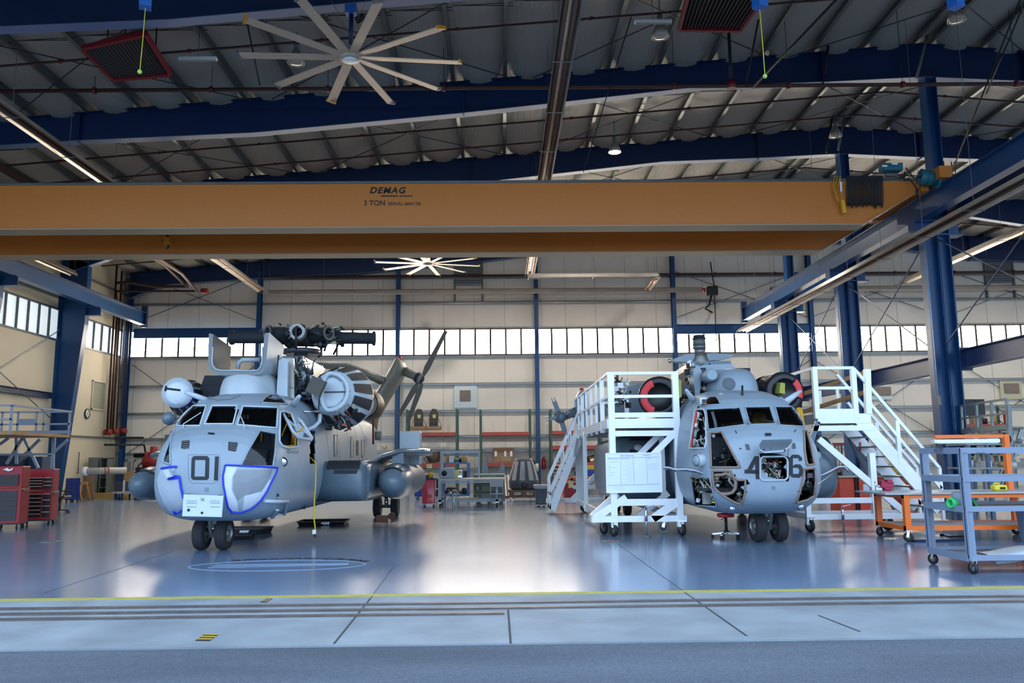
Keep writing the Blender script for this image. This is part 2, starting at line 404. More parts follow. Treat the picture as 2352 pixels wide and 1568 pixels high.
for ya in (Y0, YA, YB, YC):
    for xa in (-14, -6.5, 1, 8.5, 17, 25, 33):
        for p, q in (((xa, ya+.2), (xa+7, ya+BAY-.2)), ((xa+7, ya+.2), (xa, ya+BAY-.2))):
            cb.bar((p[0], p[1], roofz(p[0])-.12), (q[0], q[1], roofz(q[0])-.12), .022)
    for xa in np.arange(-17.6, 40, PS):       # sag straps
        if abs(xa-RX) > 1.5:
            cb.bar((xa, ya+2.0, roofz(xa)+.02), (xa+PS, ya+2.0+.35, roofz(xa+PS)+.1), .015); cb.bar((xa, ya+2.15, roofz(xa)+.1), (xa+PS, ya+2.05, roofz(xa+PS)+.0), .015)
cb.build('bracing_rod', mat('bracing steel', '3b3f42', .5, .3), ceiling)
# rafters
def rafter(Y, label):
    prof = [(XL+.3, 1.3), (-16.5, .75), (-12, .85), (-7, 1.05), (-1, .98), (6, .78), (9.5, .95), (RX, 1.05), (15.5, .95), (19, .8), (24, 1.2), (32, .9), (40, .8), (XR-.2, 1.3)]
    t = thing('roof_rafter', (RX, Y, RZ-1), label, 'rafter')
    top = [V((x, Y, roofz(x))) for x, d in prof]; bot = [V((x, Y, roofz(x)-d)) for x, d in prof]
    m1 = MB()
    for i in range(len(prof)-1): m1.prism([bot[i]-V((0,.012,0)), bot[i+1]-V((0,.012,0)), top[i+1]-V((0,.012,0)), top[i]-V((0,.012,0))], (0,.024,0))
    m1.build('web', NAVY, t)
    m2 = MB(); m3 = MB()
    for i in range(len(prof)-1):
        m2.bar(top[i]-V((0,0,.01)), top[i+1]-V((0,0,.01)), .3, .02); m3.bar(bot[i], bot[i+1], .3, .02)
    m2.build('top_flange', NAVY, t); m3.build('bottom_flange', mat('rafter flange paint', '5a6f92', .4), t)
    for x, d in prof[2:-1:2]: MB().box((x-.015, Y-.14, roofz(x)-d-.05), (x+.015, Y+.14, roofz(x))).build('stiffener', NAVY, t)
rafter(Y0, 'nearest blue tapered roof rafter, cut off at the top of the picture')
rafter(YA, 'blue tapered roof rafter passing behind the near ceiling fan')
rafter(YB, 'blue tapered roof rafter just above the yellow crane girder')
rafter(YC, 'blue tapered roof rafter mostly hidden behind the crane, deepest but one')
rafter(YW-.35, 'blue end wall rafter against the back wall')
# columns
def wcol(x, label):
    t = thing('wall_column', (x, YW-.3, 0), label, 'column', None)
    MB().ibeam((x, YW-.32, 0), (x, YW-.32, roofz(x)-.5), .28, .2, .016, up=(0,1,0)).build('shaft', COLB, t)
    MB().box((x-.18, YW-.5, 0), (x+.18, YW-.14, .03)).build('base_plate', COLB, t)
lb = ['blue wall column in the back left corner', 'blue back wall column rising behind the raised cowling of the left helicopter', 'blue back wall column behind the tail rotor of the left helicopter',
      'blue back wall column behind the grey waste bin', 'blue back wall column behind the near edge of the white stand beside the right helicopter', 'blue back wall column between the second and third crane columns',
      'blue back wall column hidden behind the big crane column', 'blue back wall column at the far right of the back wall']
for x, l in zip([XL+.35]+[x for x in WCX[1:] if x < 30], lb): wcol(x, l)
for a, b, l in ((XL+.5, WCX[1], 'blue wall girder above the windows in the back left corner'), (WCX[4], WCX[5], 'blue wall girder above the windows behind the right helicopter')):
    z0 = at(1700, 747, YW).z; z1 = at(1700, 768, YW).z
    t = thing('wall_girder', ((a+b)/2, YW-.3, z0), l, 'girder')
    MB().ibeam((a+.1, YW-.32, (z0+z1)/2), (b-.1, YW-.32, (z0+z1)/2), z0-z1, .18, .018).build('beam', COLB, t)
def lcol(Y, label):
    t = thing('frame_column', (XL+.3, Y, 0), label, 'column')
    m_ = MB().prism([(XL+.05, Y-.012, 0), (XL+.45, Y-.012, 0), (XL+1.15, Y-.012, 7.4), (XL+1.15, Y-.012, roofz(XL)-.9), (XL+.05, Y-.012, roofz(XL)-.4)], (0,.024,0))
    m_.build('web', COLB, t)
    MB().bar((XL+.05, Y, 0), (XL+.05, Y, roofz(XL)-.4), .35, .03, (1,0,0)).build('outer_flange', COLB, t)
    MB().prism([(XL+.45, Y-.17, 0), (XL+.48, Y-.17, 0), (XL+1.17, Y-.17, 7.4), (XL+1.17, Y-.17, 10.2), (XL+1.14, Y-.17, 10.2), (XL+1.14, Y-.17, 7.4)], (0,.34,0)).build('inner_flange', COLB, t)
    MB().ibeam((XL+1.1, Y, 7.98), (XL+1.75, Y, 7.98), .34, .3, .025).build('crane_bracket', COLB, t)
lcol(YC, 'tapered blue frame column on the plaster wall beside the wall clock')
lcol(YB, 'tapered blue frame column whose crane bracket shows at the left edge')
lcol(YA, 'tapered blue frame column outside the picture on the plaster wall')
def rcol(Y, label):
    t = thing('crane_column', (12.4, Y, 0), label, 'column'); x0 = 12.06
    MB().ibeam((x0+.2, Y, 0), (x0+.2, Y, 7.75), .34, .38, .02, up=(1,0,0)).build('crane_shaft', COLB, t)
    MB().box((x0+.4, Y-.19, 0), (x0+.43, Y+.19, roofz(12)-1)).box((x0+.43, Y-.012, 0), (x0+.72, Y+.012, roofz(12)-1)).box((x0+.7, Y-.19, 0), (x0+.73, Y+.19, roofz(12)-1)).build('roof_shaft', COLB, t)
    MB().box((11.81, Y-.2, 7.72), (13.2, Y+.2, 7.76)).box((11.81, Y-.2, 8.12), (13.2, Y+.2, 8.17)).box((11.83, Y-.02, 7.76), (13.15, Y+.02, 8.12)).box((11.81, Y-.19, 7.76), (11.84, Y+.19, 8.12)).build('cap_bracket', COLB, t)
    MB().box((x0-.06, Y-.28, 0), (x0+.8, Y+.28, .03)).build('base_plate', COLB, t)
    MB().tube([(x0-.03, Y-.2, 3.2), (x0-.03, Y-.2, 7.6)], .016, 6).build('conduit', mat('light blue conduit', '6fa8c8', .4), t)
    MB().box((x0-.01, Y-.24, 2.9), (x0+.05, Y-.19, 3.15)).build('junction_box', DGAL, t)
rcol(YA, 'nearest blue crane column, behind the orange workbench')
rcol(YB, 'second blue crane column, behind the stairs of the aluminium stand')
rcol(YC, 'third blue crane column, furthest back, rising behind the right helicopter')
rcol(Y0, 'blue crane column nearest the hangar opening outside the picture')
# tie beam along the crane columns
t = thing('tie_beam', (12.95, 28, 4.2), 'dark blue longitudinal beam joining the crane columns at mid height', 'beam')
for a, b in ((YF+.5, Y0-.2), (Y0+.2, YA-.2), (YA+.2, YB-.2), (YB+.2, YC-.2)):
    MB().ibeam((12.95, a, 4.18), (12.95, b, 4.18), .5, .3, .025).build('beam_length', mat('slate blue paint', '36476f', .4), t)
    MB().box((12.8, b, 3.85), (13.1, b+.03, 4.5)).build('end_plate', NAVY, t)
# runways
def runway(x, z, label, w_=.3, rail=True):
    t = thing('crane_runway', (x, 25, z), label, 'crane beam')
    MB().ibeam((x, YF+.3, z+.3), (x, YW-1.2, z+.3), .6, w_, .03).build('beam', COLB, t)
    if rail:
        MB().box((x-.035, YF+.3, z+.61), (x+.035, YW-1.2, z+.67)).build('rail', mat('rusty crane rail', '8a4f2a', .5, .3), t)
        st = MB()
        for k in range(40): st.box((x-.1, YF+.6+k*.72, z+.61), (x+.1, YF+.68+k*.72, z+.64))
        st.build('rail_clip', DGAL, t)
    MB().box((x-.12, YW-1.35, z-.1), (x+.12, YW-1.15, z+.95)).build('end_stop', NAVY, t)
runway(-17.35, 8.17, 'blue crane runway beam along the plaster wall')
runway(12.05, 8.17, 'blue crane runway beam with a rusty rail carried on the crane columns')
runway(13.0, 8.17, 'plain blue beam running just behind the rusty railed crane runway', .26, False)
# rod bracing, part of the walls and of the ceiling frame
RODM = mat('rod steel', '32455c', .4, .4)
for a, b in ((YF+.6, Y0), (Y0, YA), (YA, YB), (YB, YC)):
    for p, q in (((a+.3, 7.6), (b-.3, 4.5)), ((b-.3, 7.6), (a+.3, 4.5))):
        tag(MB().bar((12.3, p[0], p[1]), (12.3, q[0], q[1]), .028).build('brace_rod', RODM), 'thin dark steel brace rod slanting between two crane columns', 'rod', 'brace rods between the crane columns')
for p, q in (((YA,8.2),(YC-.2,3.2)), ((YA+1,1.5),(YC-.3,7.2)), ((YC+.4,9.5),(YC-5,10.5))):
    MB().bar((XL+.3, p[0], p[1]), (XL+.3, q[0], q[1]), .028).build('brace_rod', RODM, wall_left)
for x0_, x1_ in ((XL+.5, WCX[1]), (WCX[4], WCX[5]), (WCX[5], WCX[6]), (WCX[6], WCX[7])):
    for za, zb in ((8.5, 11), (2, 6.4)):
        for p, q in (((x0_, za), (x1_, zb)), ((x0_, zb), (x1_, za))): MB().bar((p[0], YW-.1, p[1]), (q[0], YW-.1, q[1]), .025).build('brace_rod', RODM, wall_back)
# ---------------- crane ----------------
CRY = mat('crane yellow paint', 'c8772b', .38, var=.03, scale=9, bump=.08, bscale=90)
CRF = mat('crane flange paint', 'a89478', .5)
TEAL = mat('teal machine enamel', '1f6a78', .4)
cr = thing('bridge_crane', (-3, 23, 7.75), 'long ochre overhead crane with two girders and black lettering on its side', 'crane')
ZB, ZT = 7.76, 8.97
def girder(y, xe, nm):
    pts = [(-17.2, 8.35), (-16.2, ZB), (xe, ZB), (11.35, 8.62), (11.6, ZT), (-17.4, ZT)]
    g = MB().prism([(x, y, z) for x, z in pts], (0, .45, 0)).build('girder', CRY, cr)
    MB().box((-16.2, y-.06, ZB-.03), (xe, y+.51, ZB)).prism([(xe, y-.06, ZB-.03), (11.35, y-.06, 8.59), (11.35, y-.06, 8.62), (xe, y-.06, ZB)], (0, .57, 0)).build('bottom_flange', CRF, g)
    MB().tube([(-17, y-.03, ZT+.04), (11.2, y-.03, ZT+.04)], .03, 6).build('cable_conduit', DGAL, g)
    MB().box((-17.3, y-.04, ZT), (11.5, y+.49, ZT+.02)).build('top_flange', DGAL, g)
girder(21.45, 9.87, 'near'); girder(24.25, 9.8, 'far')
for x in (11.95, -17.35): 
    MB().box((x-.17, 20.9, 8.88), (x+.17, 25.3, 9.2)).build('end_truck', CRY, cr)
    for yj in (21.5, 24.3): MB().box((x-.4, yj, 8.7), (x-.17, yj+.4, 9.0)).build('truck_joint', CRY, cr)
    for y in (21.1, 25.1): MB().cyl((x-.05, y, 8.95), (x+.05, y, 8.95), .11, 14).build('wheel', DGAL, cr)
KT = mat('black lettering', '17140f', .5)
fit_text('DEMAG', 849, 933, 437, 15, 21.45, .006, shear=.28, bold=.035, spacing=1.2).build('maker_lettering', KT, cr)
mb = MB(); 
a = at(875, 450, 21.44); b = at(914, 450, 21.44); mb.bar(a, b, .01, .03)
for i in range(7): mb.bar(at(918+i*4.4, 450, 21.44), at(921+i*4.4, 450, 21.44), .01, .03)
mb.build('maker_underline', KT, cr)
fit_text('3 TON', 836, 884, 466, 12, 21.45, .006, bold=.012).build('capacity_lettering', KT, cr)
fit_text('SERIAL #06158', 891, 966, 468, 8, 21.45, .006, bold=.008).build('serial_lettering', KT, cr)
fe = MB()
for i in range(17):
    x = 1946+i*4.9; y = 21.38
    a = at(x, 404, y); b = at(x+2.4, 404, y); d0 = 470+rnd.random()*12
    fe.tube([a, at(x-1, 440, y+.0), at(x, d0-6, y-.02), at(x+1.5, d0, y-.03), at(x+3, d0-6, y-.02), at(x+3, 440, y), b], .016, 5)
fe.build('festoon_cable', BLACK, cr)
for i in range(3):
    MB().tube([at(1918+i*6, 404, 21.36), at(1912+i*5, 425+i*8, 21.34), at(1922+i*2, 455+i*9, 21.32), at(1934, 466-i*5, 21.34), at(1931-i*2, 410, 21.36)], .012, 5).build('coiled_cable', mat('amber cable', 'c99a24', .4), cr)
MB().bar(at(1934, 460, 21.3), at(1939, 490, 21.3), .1, .09).build('pendant_control', mat('pendant yellow', 'e7a21d', .4), cr)
MB().bar(at(1931, 418, 21.3), at(1932, 440, 21.3), .05, .02).build('paper_tag', WHITE, cr)
cb_ = MB().box(at(2018, 399, 21.6), at(2078, 370, 21.2)+V((0,.1,0))).build('control_box', TEAL, cr, bevel=.015)
MB().box(at(2030, 377, 21.18), at(2034, 373, 21.16)).build('stop_button', RED, cb_); MB().box(at(2048, 378, 21.18), at(2062, 374, 21.17)).build('notice', WHITE, cb_); MB().box(at(2026, 383, 21.18), at(2038, 379, 21.17)).build('notice', WHITE, cb_)
MB().box(at(2036, 404, 21.5), at(2060, 398, 21.5)+V((0,.08,0))).build('box_foot', DGAL, cb_)
mo = MB().cyl(at(2112, 404, 21.3), at(2150, 412, 21.3), .2, 18).build('drive_motor', TEAL, cr)
MB().cyl(at(2148, 412, 21.3), at(2164, 412, 21.3), .24, 18).build('gearbox', TEAL, mo); MB().cyl(at(2122, 408, 21.3), at(2126, 409, 21.3), .215, 18).cyl(at(2134, 409, 21.3), at(2138, 410, 21.3), .215, 18).build('cooling_rib', TEAL, mo)
MB().box(at(2150, 408, 21.6), at(2184, 386, 21.35)).build('bumper_bracket', CRY, cr); MB().cyl(at(2178, 410, 21.3), at(2190, 407, 21.5), .09, 12).build('bumper', BLACK, cr)
mb = MB().tube([at(2080, 385, 21.2), at(2092, 400, 21.15), at(2100, 410, 21.2), at(2115, 405, 21.2)], .018, 6).tube([at(2078, 395, 21.2), at(2076, 415, 21.15), at(2090, 412, 21.2), at(2104, 430, 21.3), at(2107, 460, 21.3)], .018, 6)
mb.build('motor_cable', BLACK, cr)
ho = thing('chain_hoist', at(386, 545, 24), 'small orange hoist block hanging under the crane girder', 'hoist')
MB().bar(at(384, 546, 23.9), at(386, 562, 23.9), .19, .19, (1,0,0)).build('body', mat('hoist orange', 'd98a1c', .4), ho, bevel=.02); MB().tube([at(386, 562, 23.9), at(387, 568, 23.9), at(384, 571, 23.9), at(382, 568, 23.9)], .022, 6).build('hook', BLACK, ho)
MB().bar(at(385, 540, 23.9)-V((0,0,0)), at(385, 548, 23.9), .06).cyl(at(378, 552, 23.85), at(378, 552, 24.0), .07, 12).build('trolley', BLACK, ho)

# ---------------- ceiling fans ----------------
FANM = mat('fan blade aluminium', 'b9a895', .4, .35, var=.05); FTIP = mat('fan tip yellow', 'c98b1a', .4)
def fan(c, rad, angs, top, label, lit):
    t = thing('ceiling_fan', c, label, 'fan', 'big ceiling fans'); c = V(c)
    for k, a in enumerate(angs):
        d = V((math.cos(a), math.sin(a), 0)); s_ = V((-d.y, d.x, 0)); tw = V((0,0,1))
        w0 = s_*.1 + tw*.01
        o = MB().prism([c+d*.22-w0, c+d*rad-w0, c+d*rad+w0, c+d*.22+w0], (s_.cross(tw)*0+V((0,0,.02)))).build('blade', FANM, t)
        MB().bar(c+d*rad-w0*1.1, c+d*(rad+.05)+w0*1.1+V((0,0,.05)), .05, .07).build('blade_tip', FTIP if k % 3 == 0 else DGAL, o)
    h = MB().lathe([(.0,-.06),(.2,-.05),(.24,0),(.24,.07),(.12,.1),(.1,.25),(.0,.26)], c, n=28).build('hub', FANM, t)
    MB().lathe([(.0,-.064),(.16,-.063),(.16,-.055)], c, n=24).build('hub_disc', WHITE, h)
    MB().cyl(c+V((0,0,.25)), (c.x, c.y, top-.12), .045, 10).build('drop_tube', NAVY, t)
    MB().box((c.x-.12, c.y-.1, top-.2), (c.x+.12, c.y+.1, top)).build('mount_box', mat('bright blue steel', '1d66b8', .4), t)
    MB().cyl((c.x+.1, c.y, top-.35), (c.x+.28, c.y, top-.25), .08, 10).build('drive_motor', BLACK, t)
    for k in range(4):
        a = math.pi/4+k*math.pi/2; MB().bar(c+V((0,0,.5)), V((c.x+math.cos(a)*1.4, c.y+math.sin(a)*1.4, roofz(c.x)-.05)), .008).build('guy_wire', DGAL, t)
c = at(805, 133, Y0-.02); zf = c.z; angs = []
for x, y in ((1068,145),(1018,210),(905,245),(757,243),(622,203),(543,128),(560,45)): p = atz(x, y, zf)-c; angs.append(math.atan2(p.y, p.x))
for x, y in ((690, 0), (872, 0), (1025, 62)): p = atz(x, y, zf)-c; angs.append(math.atan2(p.y, p.x))
fan(c, 2.32, angs, roofz(c.x)-1.0, 'big ten bladed ceiling fan with yellow tips hanging near the opening', 0)
c = at(983, 606, YC); fan(c, 2.25, [a+.12 for a in angs], roofz(c.x)-.95, 'big ceiling fan far back, half hidden behind the crane girder', 1)

# ---------------- lamps ----------------
LSH = mat('aluminium lamp reflector', '9a958c', .35, .5); LGL = mat('lamp glass', 'a9a595', .1); LLIT = mat('lit lamp glass', (1, .93, .78), emit=14)
def lamp(x, y, Y, r, label, lit=False, en=700, pos=None):
    p = V(pos) if pos else at(x, y, Y); t = thing('high_bay_lamp', p, label, 'lamp', 'high bay lamps')
    MB().lathe([(r*.3, r*1.9), (r*.45, r*1.5), (r*.8, r*.8), (r, 0), (r*.94, 0), (r*.7, r*.8)], p, n=24, caps=False).build('reflector', LSH, t)
    MB().lathe([(0, -r*.12), (r*.6, -r*.06), (r*.95, .01), (0, .03)], p, n=24).build('lens', LLIT if lit else LGL, t)
    MB().lathe([(0, r*1.85), (r*.32, r*1.9), (r*.32, r*2.6), (0, r*2.65)], p, n=12).build('ballast', DGAL, t)
    MB().cyl(p+V((0,0,r*2.6)), (p.x, p.y, roofz(p.x)+.02), .012, 6).build('hanger', DGAL, t)
    if lit:
        l = bpy.data.lights.new('lamp', 'SPOT'); l.energy = en; l.color = (1,.9,.74) if en < 900 else (1,.95,.88); l.spot_size = R(120 if en < 900 else 165); l.spot_blend = .6; l.shadow_soft_size = .15
        o = bpy.data.objects.new('lamp_light', l); C.objects.link(o); o.location = V((0,0,-.05)); o.parent = t
for a in ((1412,350,26.5,.22,'lit bell lamp hanging in front of the deep roof rafter',True), (1517,85,19,.22,'unlit bell lamp near the dark louvred heater'), (680,145,19.2,.21,'unlit bell lamp seen between the near fan blades'),
          (806,392,29,.2,'unlit bell lamp just above the crane girder lettering'), (2197,48,19,.22,'unlit bell lamp near the top edge by the crane columns'), (1919,314,27,.22,'unlit bell lamp beside the second crane column'),): lamp(*a)
for k, xx in enumerate((-13, -7.5, -2, 3.5, 9, 16, 23, 31)): lamp(0, 0, 0, .22, 'added fill lamp in the hidden row above the crane, %s' % ('over the back left corner','behind the left helicopter','over the racks','over the bin and filter cone','behind the right helicopter','beyond the crane columns','over the far bay','at its far end')[k], True, 950, (xx, 33.6, 11.6))  # added row of lamps, out of view, to brighten the back wall
# linear fixtures by lamps
for x, y, Y, l in ((455,135,18.6,'white strip light near the first heater'), (1500,50,18.6,'white strip light beside the unlit bell lamp near the dark heater')):
    p = at(x, y, Y); t = thing('strip_light', p, l, 'lamp'); MB().cbox(p, (.9, .12, .06)).build('housing', WHITE, t); MB().cbox(p-V((0,0,.04)), (.85, .05, .03)).build('tube', LGL, t); MB().cyl(p, (p.x, p.y, roofz(p.x)+.05), .01, 6).build('hanger', DGAL, t)

# ---------------- louvred heaters ----------------
MAR = mat('maroon enamel', '7a1420', .4); LOU = mat('louvre slats', '4b4340', .4, .4)
def heater(corn, Y, label, dy):
    P = [at(x, y, Y+k) for (x, y), k in zip(corn, dy)]
    c = sum(P, V((0,0,0)))/4; t = thing('unit_heater', c, label, 'heater', 'ceiling unit heaters'); n = (P[1]-P[0]).cross(P[3]-P[0]).normalized()
    if n.z < 0: n = -n
    fr = MB()
    for i in range(4): fr.bar(P[i], P[(i+1)%4], .07, .12, n)
    fr.build('frame', MAR, t)
    for k in range(18):
        f = (k+.5)/18; a = P[0].lerp(P[1], f); b = P[3].lerp(P[2], f); MB().bar(a, b, .03, .05, (n+(P[1]-P[0]).normalized()*.8)).build('louvre', LOU, t)
    Q = [c+(p-c)*.55+n*.45 for p in P]; O_ = [p+n*.06 for p in P]
    MB().loft([O_, Q], smooth=False).add(Q, [(0,1,2,3)]).build('hood', MAR, t); MB().add([p+n*.1 for p in P], [(0,1,2,3)]).build('burner_back', BLACK, t)
    hg = MB()
    for q in Q: MB().bar(q, (q.x, q.y, roofz(q.x)+.1), .025).build('hanger', BLACK, t)
heater([(190,110),(335,78),(392,170),(262,181)], 17.6, 'maroon louvred heater hanging near the first tennis ball', (-.3,-.8,.5,.7))
heater([(1585,-30),(1770,-30),(1700,68),(1560,66)], 16.6, 'dark maroon louvred heater cut off by the top edge', (-.8,-.8,.6,.6))
heater([(2165,520),(2220,490),(2232,492),(2190,522)], 30, 'small maroon louvred heater beyond the big crane column', (-.6,-.6,.6,.6))

# ---------------- radiant tube heaters ----------------
RADM = mat('polished reflector', 'c2bab0', .3, .55, var=.15, scale=1.2)
def strip(name, a, b, label, w_=.34, grp='radiant tube heaters'):
    a = V(a); b = V(b); t = thing(name, (a+b)/2, label, 'heater'); d = (b-a).normalized(); s_ = d.cross(V((0,0,1))).normalized(); U = V((0,0,1))
    prof = [(-w_/2, -.1), (-w_*.35, .04), (-.05, .1), (.05, .1), (w_*.35, .04), (w_/2, -.1)]
    r0 = [a+s_*x+U*z for x, z in prof]; r1 = [b+s_*x+U*z for x, z in prof]
    mb = MB().loft([r0, r1], closed=False, smooth=False); mb.loft([[p+U*.012 for p in r0], [p+U*.012 for p in r1]], closed=False, smooth=False); mb.build('reflector', RADM, t, fix=False)
    for k in (-.09, .09): MB().cyl(a+s_*k, b+s_*k, .05, 10).build('burner_tube', mat('heated tube steel', '6b5140', .4, .6), t)
    n = int((b-a).length/2.4)
    for i in range(n+1):
        p = a.lerp(b, i/max(1, n)); MB().bar(p-s_*w_*.52-U*.11, p+s_*w_*.52-U*.11, .02, .015).build('support_strap', DGAL, t)
        MB().bar(p+U*.1, (p.x, p.y, roofz(p.x)+.1), .01).build('hanger_wire', DGAL, t)
    return t
strip('radiant_heater', (1.35, 13.5, 9.8), (1.35, 36.1, 9.8), 'long polished tube heater running back from the top middle', .42)
strip('radiant_heater', (1.3, 36.6, 9.8), (7.2, 36.6, 9.8), 'short polished cross tube heater below the far end of the middle one', .42)
strip('radiant_heater', (7.2, 36.6, 9.8), (7.2, 39.3, 9.7), 'stub of polished tube heater near the back wall', .3)
strip('radiant_heater', (-11.55, 13.5, 9.8), (-11.55, 39.4, 9.8), 'long polished tube heater running back above the left helicopter', .42)
strip('radiant_heater', (-11.4, 39.9, 9.8), (10.1, 39.9, 9.8), 'long polished tube heater along the back wall above the windows', .42)
strip('radiant_heater', (11.35, 14, 7.42), (11.35, 38, 7.42), 'long polished tube heater under the crane runway', .5)
strip('radiant_heater', (19.4, 20, 9.8), (19.4, 38.4, 9.8), 'polished tube heater in the far bay beyond the crane columns', .42)
strip('radiant_heater', (13.5, 39.9, 9.8), (30, 39.9, 9.8), 'polished tube heater along the back wall of the far bay', .42)
strip('radiant_heater', (-17.9, 20, 9.45), (-17.9, 34, 9.45), 'thin polished tube heater high on the plaster wall', .3)
t = thing('burner_unit', (10.6, 39.8, 9.7), 'dark burner unit with red fittings at the end of the back wall tube heater', 'heater')
MB().cbox((10.55, 39.8, 9.7), (.5, .35, .45)).build('housing', BLACK, t, bevel=.03); MB().cyl((10.2, 39.8, 9.75), (10.0, 39.8, 9.75), .1, 10).build('red_coupling', RED, t)
MB().tube([(10.5, 39.8, 9.5), (10.35, 39.75, 9.0), (10.15, 39.75, 8.8), (10.5, 39.75, 8.6)], .05, 8).build('flue', BLACK, t); MB().tube([(10.65, 39.8, 9.9), (10.65, 40.3, 11.3)], .03, 6).tube([(10.85, 40.6, 9.6), (10.85, 40.6, 7.3)], .025, 6).build('gas_pipe', PIPE, t)
# ---------------- sprinkler pipes ----------------
def pipe(pts, r, label, m=PIPE, coup=0):
    t = thing('sprinkler_pipe', pts[len(pts)//2], label, 'pipe'); MB().tube(pts, r, 8).build('pipe_run', m, t)
    for i in range(len(pts)-1):
        a = V(pts[i]); b = V(pts[i+1]); n = int((b-a).length/3)
        for k in range(n):
            p = a.lerp(b, (k+.5)/max(1, n)); MB().cyl(p-(b-a).normalized()*.04, p+(b-a).normalized()*.04, r*1.6, 10).build('coupling', mat('red pipe coupling', '6a1f1b', .5), t)
            if coup: MB().bar(p, (p.x, p.y, roofz(p.x)+.05), .012).build('hanger_rod', BLACK, t)
zz = at(1176, 197, 20.6).z
pipe([(-18.3, 20.6, zz-.12), (43, 20.6, zz+.12)], .055, 'dark sprinkler main crossing in front of the near blue rafter', coup=1)
def branch(Y, l, d=.35): pipe([(x, Y, roofz(x)-d) for x in (-18.5, -6, 4, RX, 24, 43)], .032, l, coup=0)
branch(19.0, 'thin sprinkler branch under the roof in front of the near blue rafter'); branch(24.9, 'thin sprinkler branch under the roof just behind the near blue rafter', .4)
branch(26.8, 'thin sprinkler branch under the roof before the second blue rafter'); branch(32, 'thin sprinkler branch under the roof behind the second blue rafter'); branch(37.5, 'thin sprinkler branch nearest the back wall')
pipe([(-12, 40.5, 10.72), (43, 40.5, 10.72)], .06, 'dark sprinkler main along the top of the back wall')
p0 = at(1676, 65, 18.5); p1 = at(1680, 195, 20.6); t = thing('drop_pipe', p1, 'dark vertical pipe dropping to the sprinkler main beside the second heater', 'pipe'); MB().tube([(p1.x, 20.6, roofz(p1.x)), p1], .045, 8).build('pipe_run', BLACK, t); MB().cyl(p1-V((0,0,.1)), p1+V((0,0,.1)), .12, 10).build('tee', MAR, t)
t = thing('brace_pipe', at(1820, 100, 19), 'thick dark rod slanting down from the roof to the sprinkler main', 'rod'); MB().tube([at(1925, -5, 17), at(1730, 200, 20.55)], .03, 8).build('rod', BLACK, t)
t = thing('brace_pipe', at(1720, 100, 20), 'dark rod leaning beside the tennis ball string', 'rod'); MB().tube([at(1742, 45, 19.8), at(1713, 200, 20.55)], .025, 8).build('rod', BLACK, t)
t = thing('brace_pipe', at(2300, 100, 20), 'dark twin rods slanting near the top corner beyond the crane column', 'rod'); MB().tube([at(2345, -5, 18), at(2180, 410, 24)], .022, 6).tube([at(2352, 10, 18), at(2265, 215, 20.6)], .02, 6).build('rod', BLACK, t)
t = thing('brace_pipe', at(590, 100, 20), 'dark drop rod beside the near fan blades', 'rod'); MB().tube([at(565, 40, 18.5), at(597, 195, 20.55)], .025, 6).build('rod', BLACK, t)
# corner standpipes in the back left
t = thing('riser_pipes', (-18.0, 40, 3), 'brown riser pipes climbing the back left corner', 'pipe')
for k, (x, y, z0, z1) in enumerate(((-18.6,39.2,3.0,11.2),(-18.6,39.5,3.0,8.9),(-18.6,39.75,3.0,10.9),(-18.55,40.0,3.1,9.0),(-18.45,40.5,2.2,10.3))):
    MB().tube([(x,y,z0),(x,y,z1)], .05 if k!=3 else .035, 8).build('riser', PIPE, t)
MB().tube([(-18.6,39.2,10.2),(-17.9,39.2,10.2),(-16.6,39.3,10.0),(-15.2,39.3,10.0),(-15.0,36,10.3),(-15.0,22,10.35)], .07, 8).build('main', PIPE, t)
MB().tube([(-18.6,39.5,8.9),(-18.6,39.3,9.8),(-14.6,39.0,9.7),(-14.2,36,9.9),(-14.2,22,10)], .07, 8).build('main', PIPE, t)
for x, y, z in ((-18.6,39.3,3.0),(-18.5,39.8,3.05),(-18.4,40.4,3.1),(-14.2,38.9,9.7)): MB().cyl((x-.15,y,z), (x+.15,y,z), .13, 10).build('red_valve', mat('valve red', '9c2a22', .5), t)
MB().tube([(-18.6,39.0,2.4),(-17.3,40.3,2.4),(-17.2,40.5,1.6)], .05, 8).tube([(-18.3,39.4,2.75),(-17.4,40.4,2.75)], .05, 8).tube([(-17.9,40.65,1.9),(-12.5,40.65,1.9)], .1, 8).build('manifold', BPLAS, t)
# ---------------- tennis balls ----------------
BRB = mat('bright blue steel', '1d66b8', .4)
for (bx, by), (sx, sy), l in (((321,165),(334,18),'yellow tennis ball on a string hanging beside the maroon heater'), ((1757,175),(1745,22),'yellow tennis ball on a string hanging beside the slanting dark rod')):
    Y = 13.6; b = at(bx, by, Y); s_ = at(sx, sy, Y); t = thing('tennis_ball', b, l, 'ball')
    MB().ball(b, .04, 16).build('ball', mat('tennis ball felt', 'b7e06a', .9), t); MB().tube([b, b.lerp(s_, .5)+V((.004,0,0)), s_], .008, 5).build('string', mat('yellow string', 'c9cc2c', .6), t)
for x, Y, l in ((334, 13.6, 'bright blue bracket holding the first tennis ball string'), (1745, 13.6, 'bright blue bracket holding the second tennis ball string'), (2195, 13.6, 'bright blue bracket near the top right corner')):
    b = at(x, 6, Y); t = thing('blue_bracket', b, l, 'bracket'); MB().cbox(b+V((0,0,.0)), (.2, .2, .2), .4).build('bracket_box', BRB, t); MB().bar(b+V((0,0,.09)), (b.x, b.y, roofz(b.x)+.05), .09).build('hanger_post', NAVY, t)
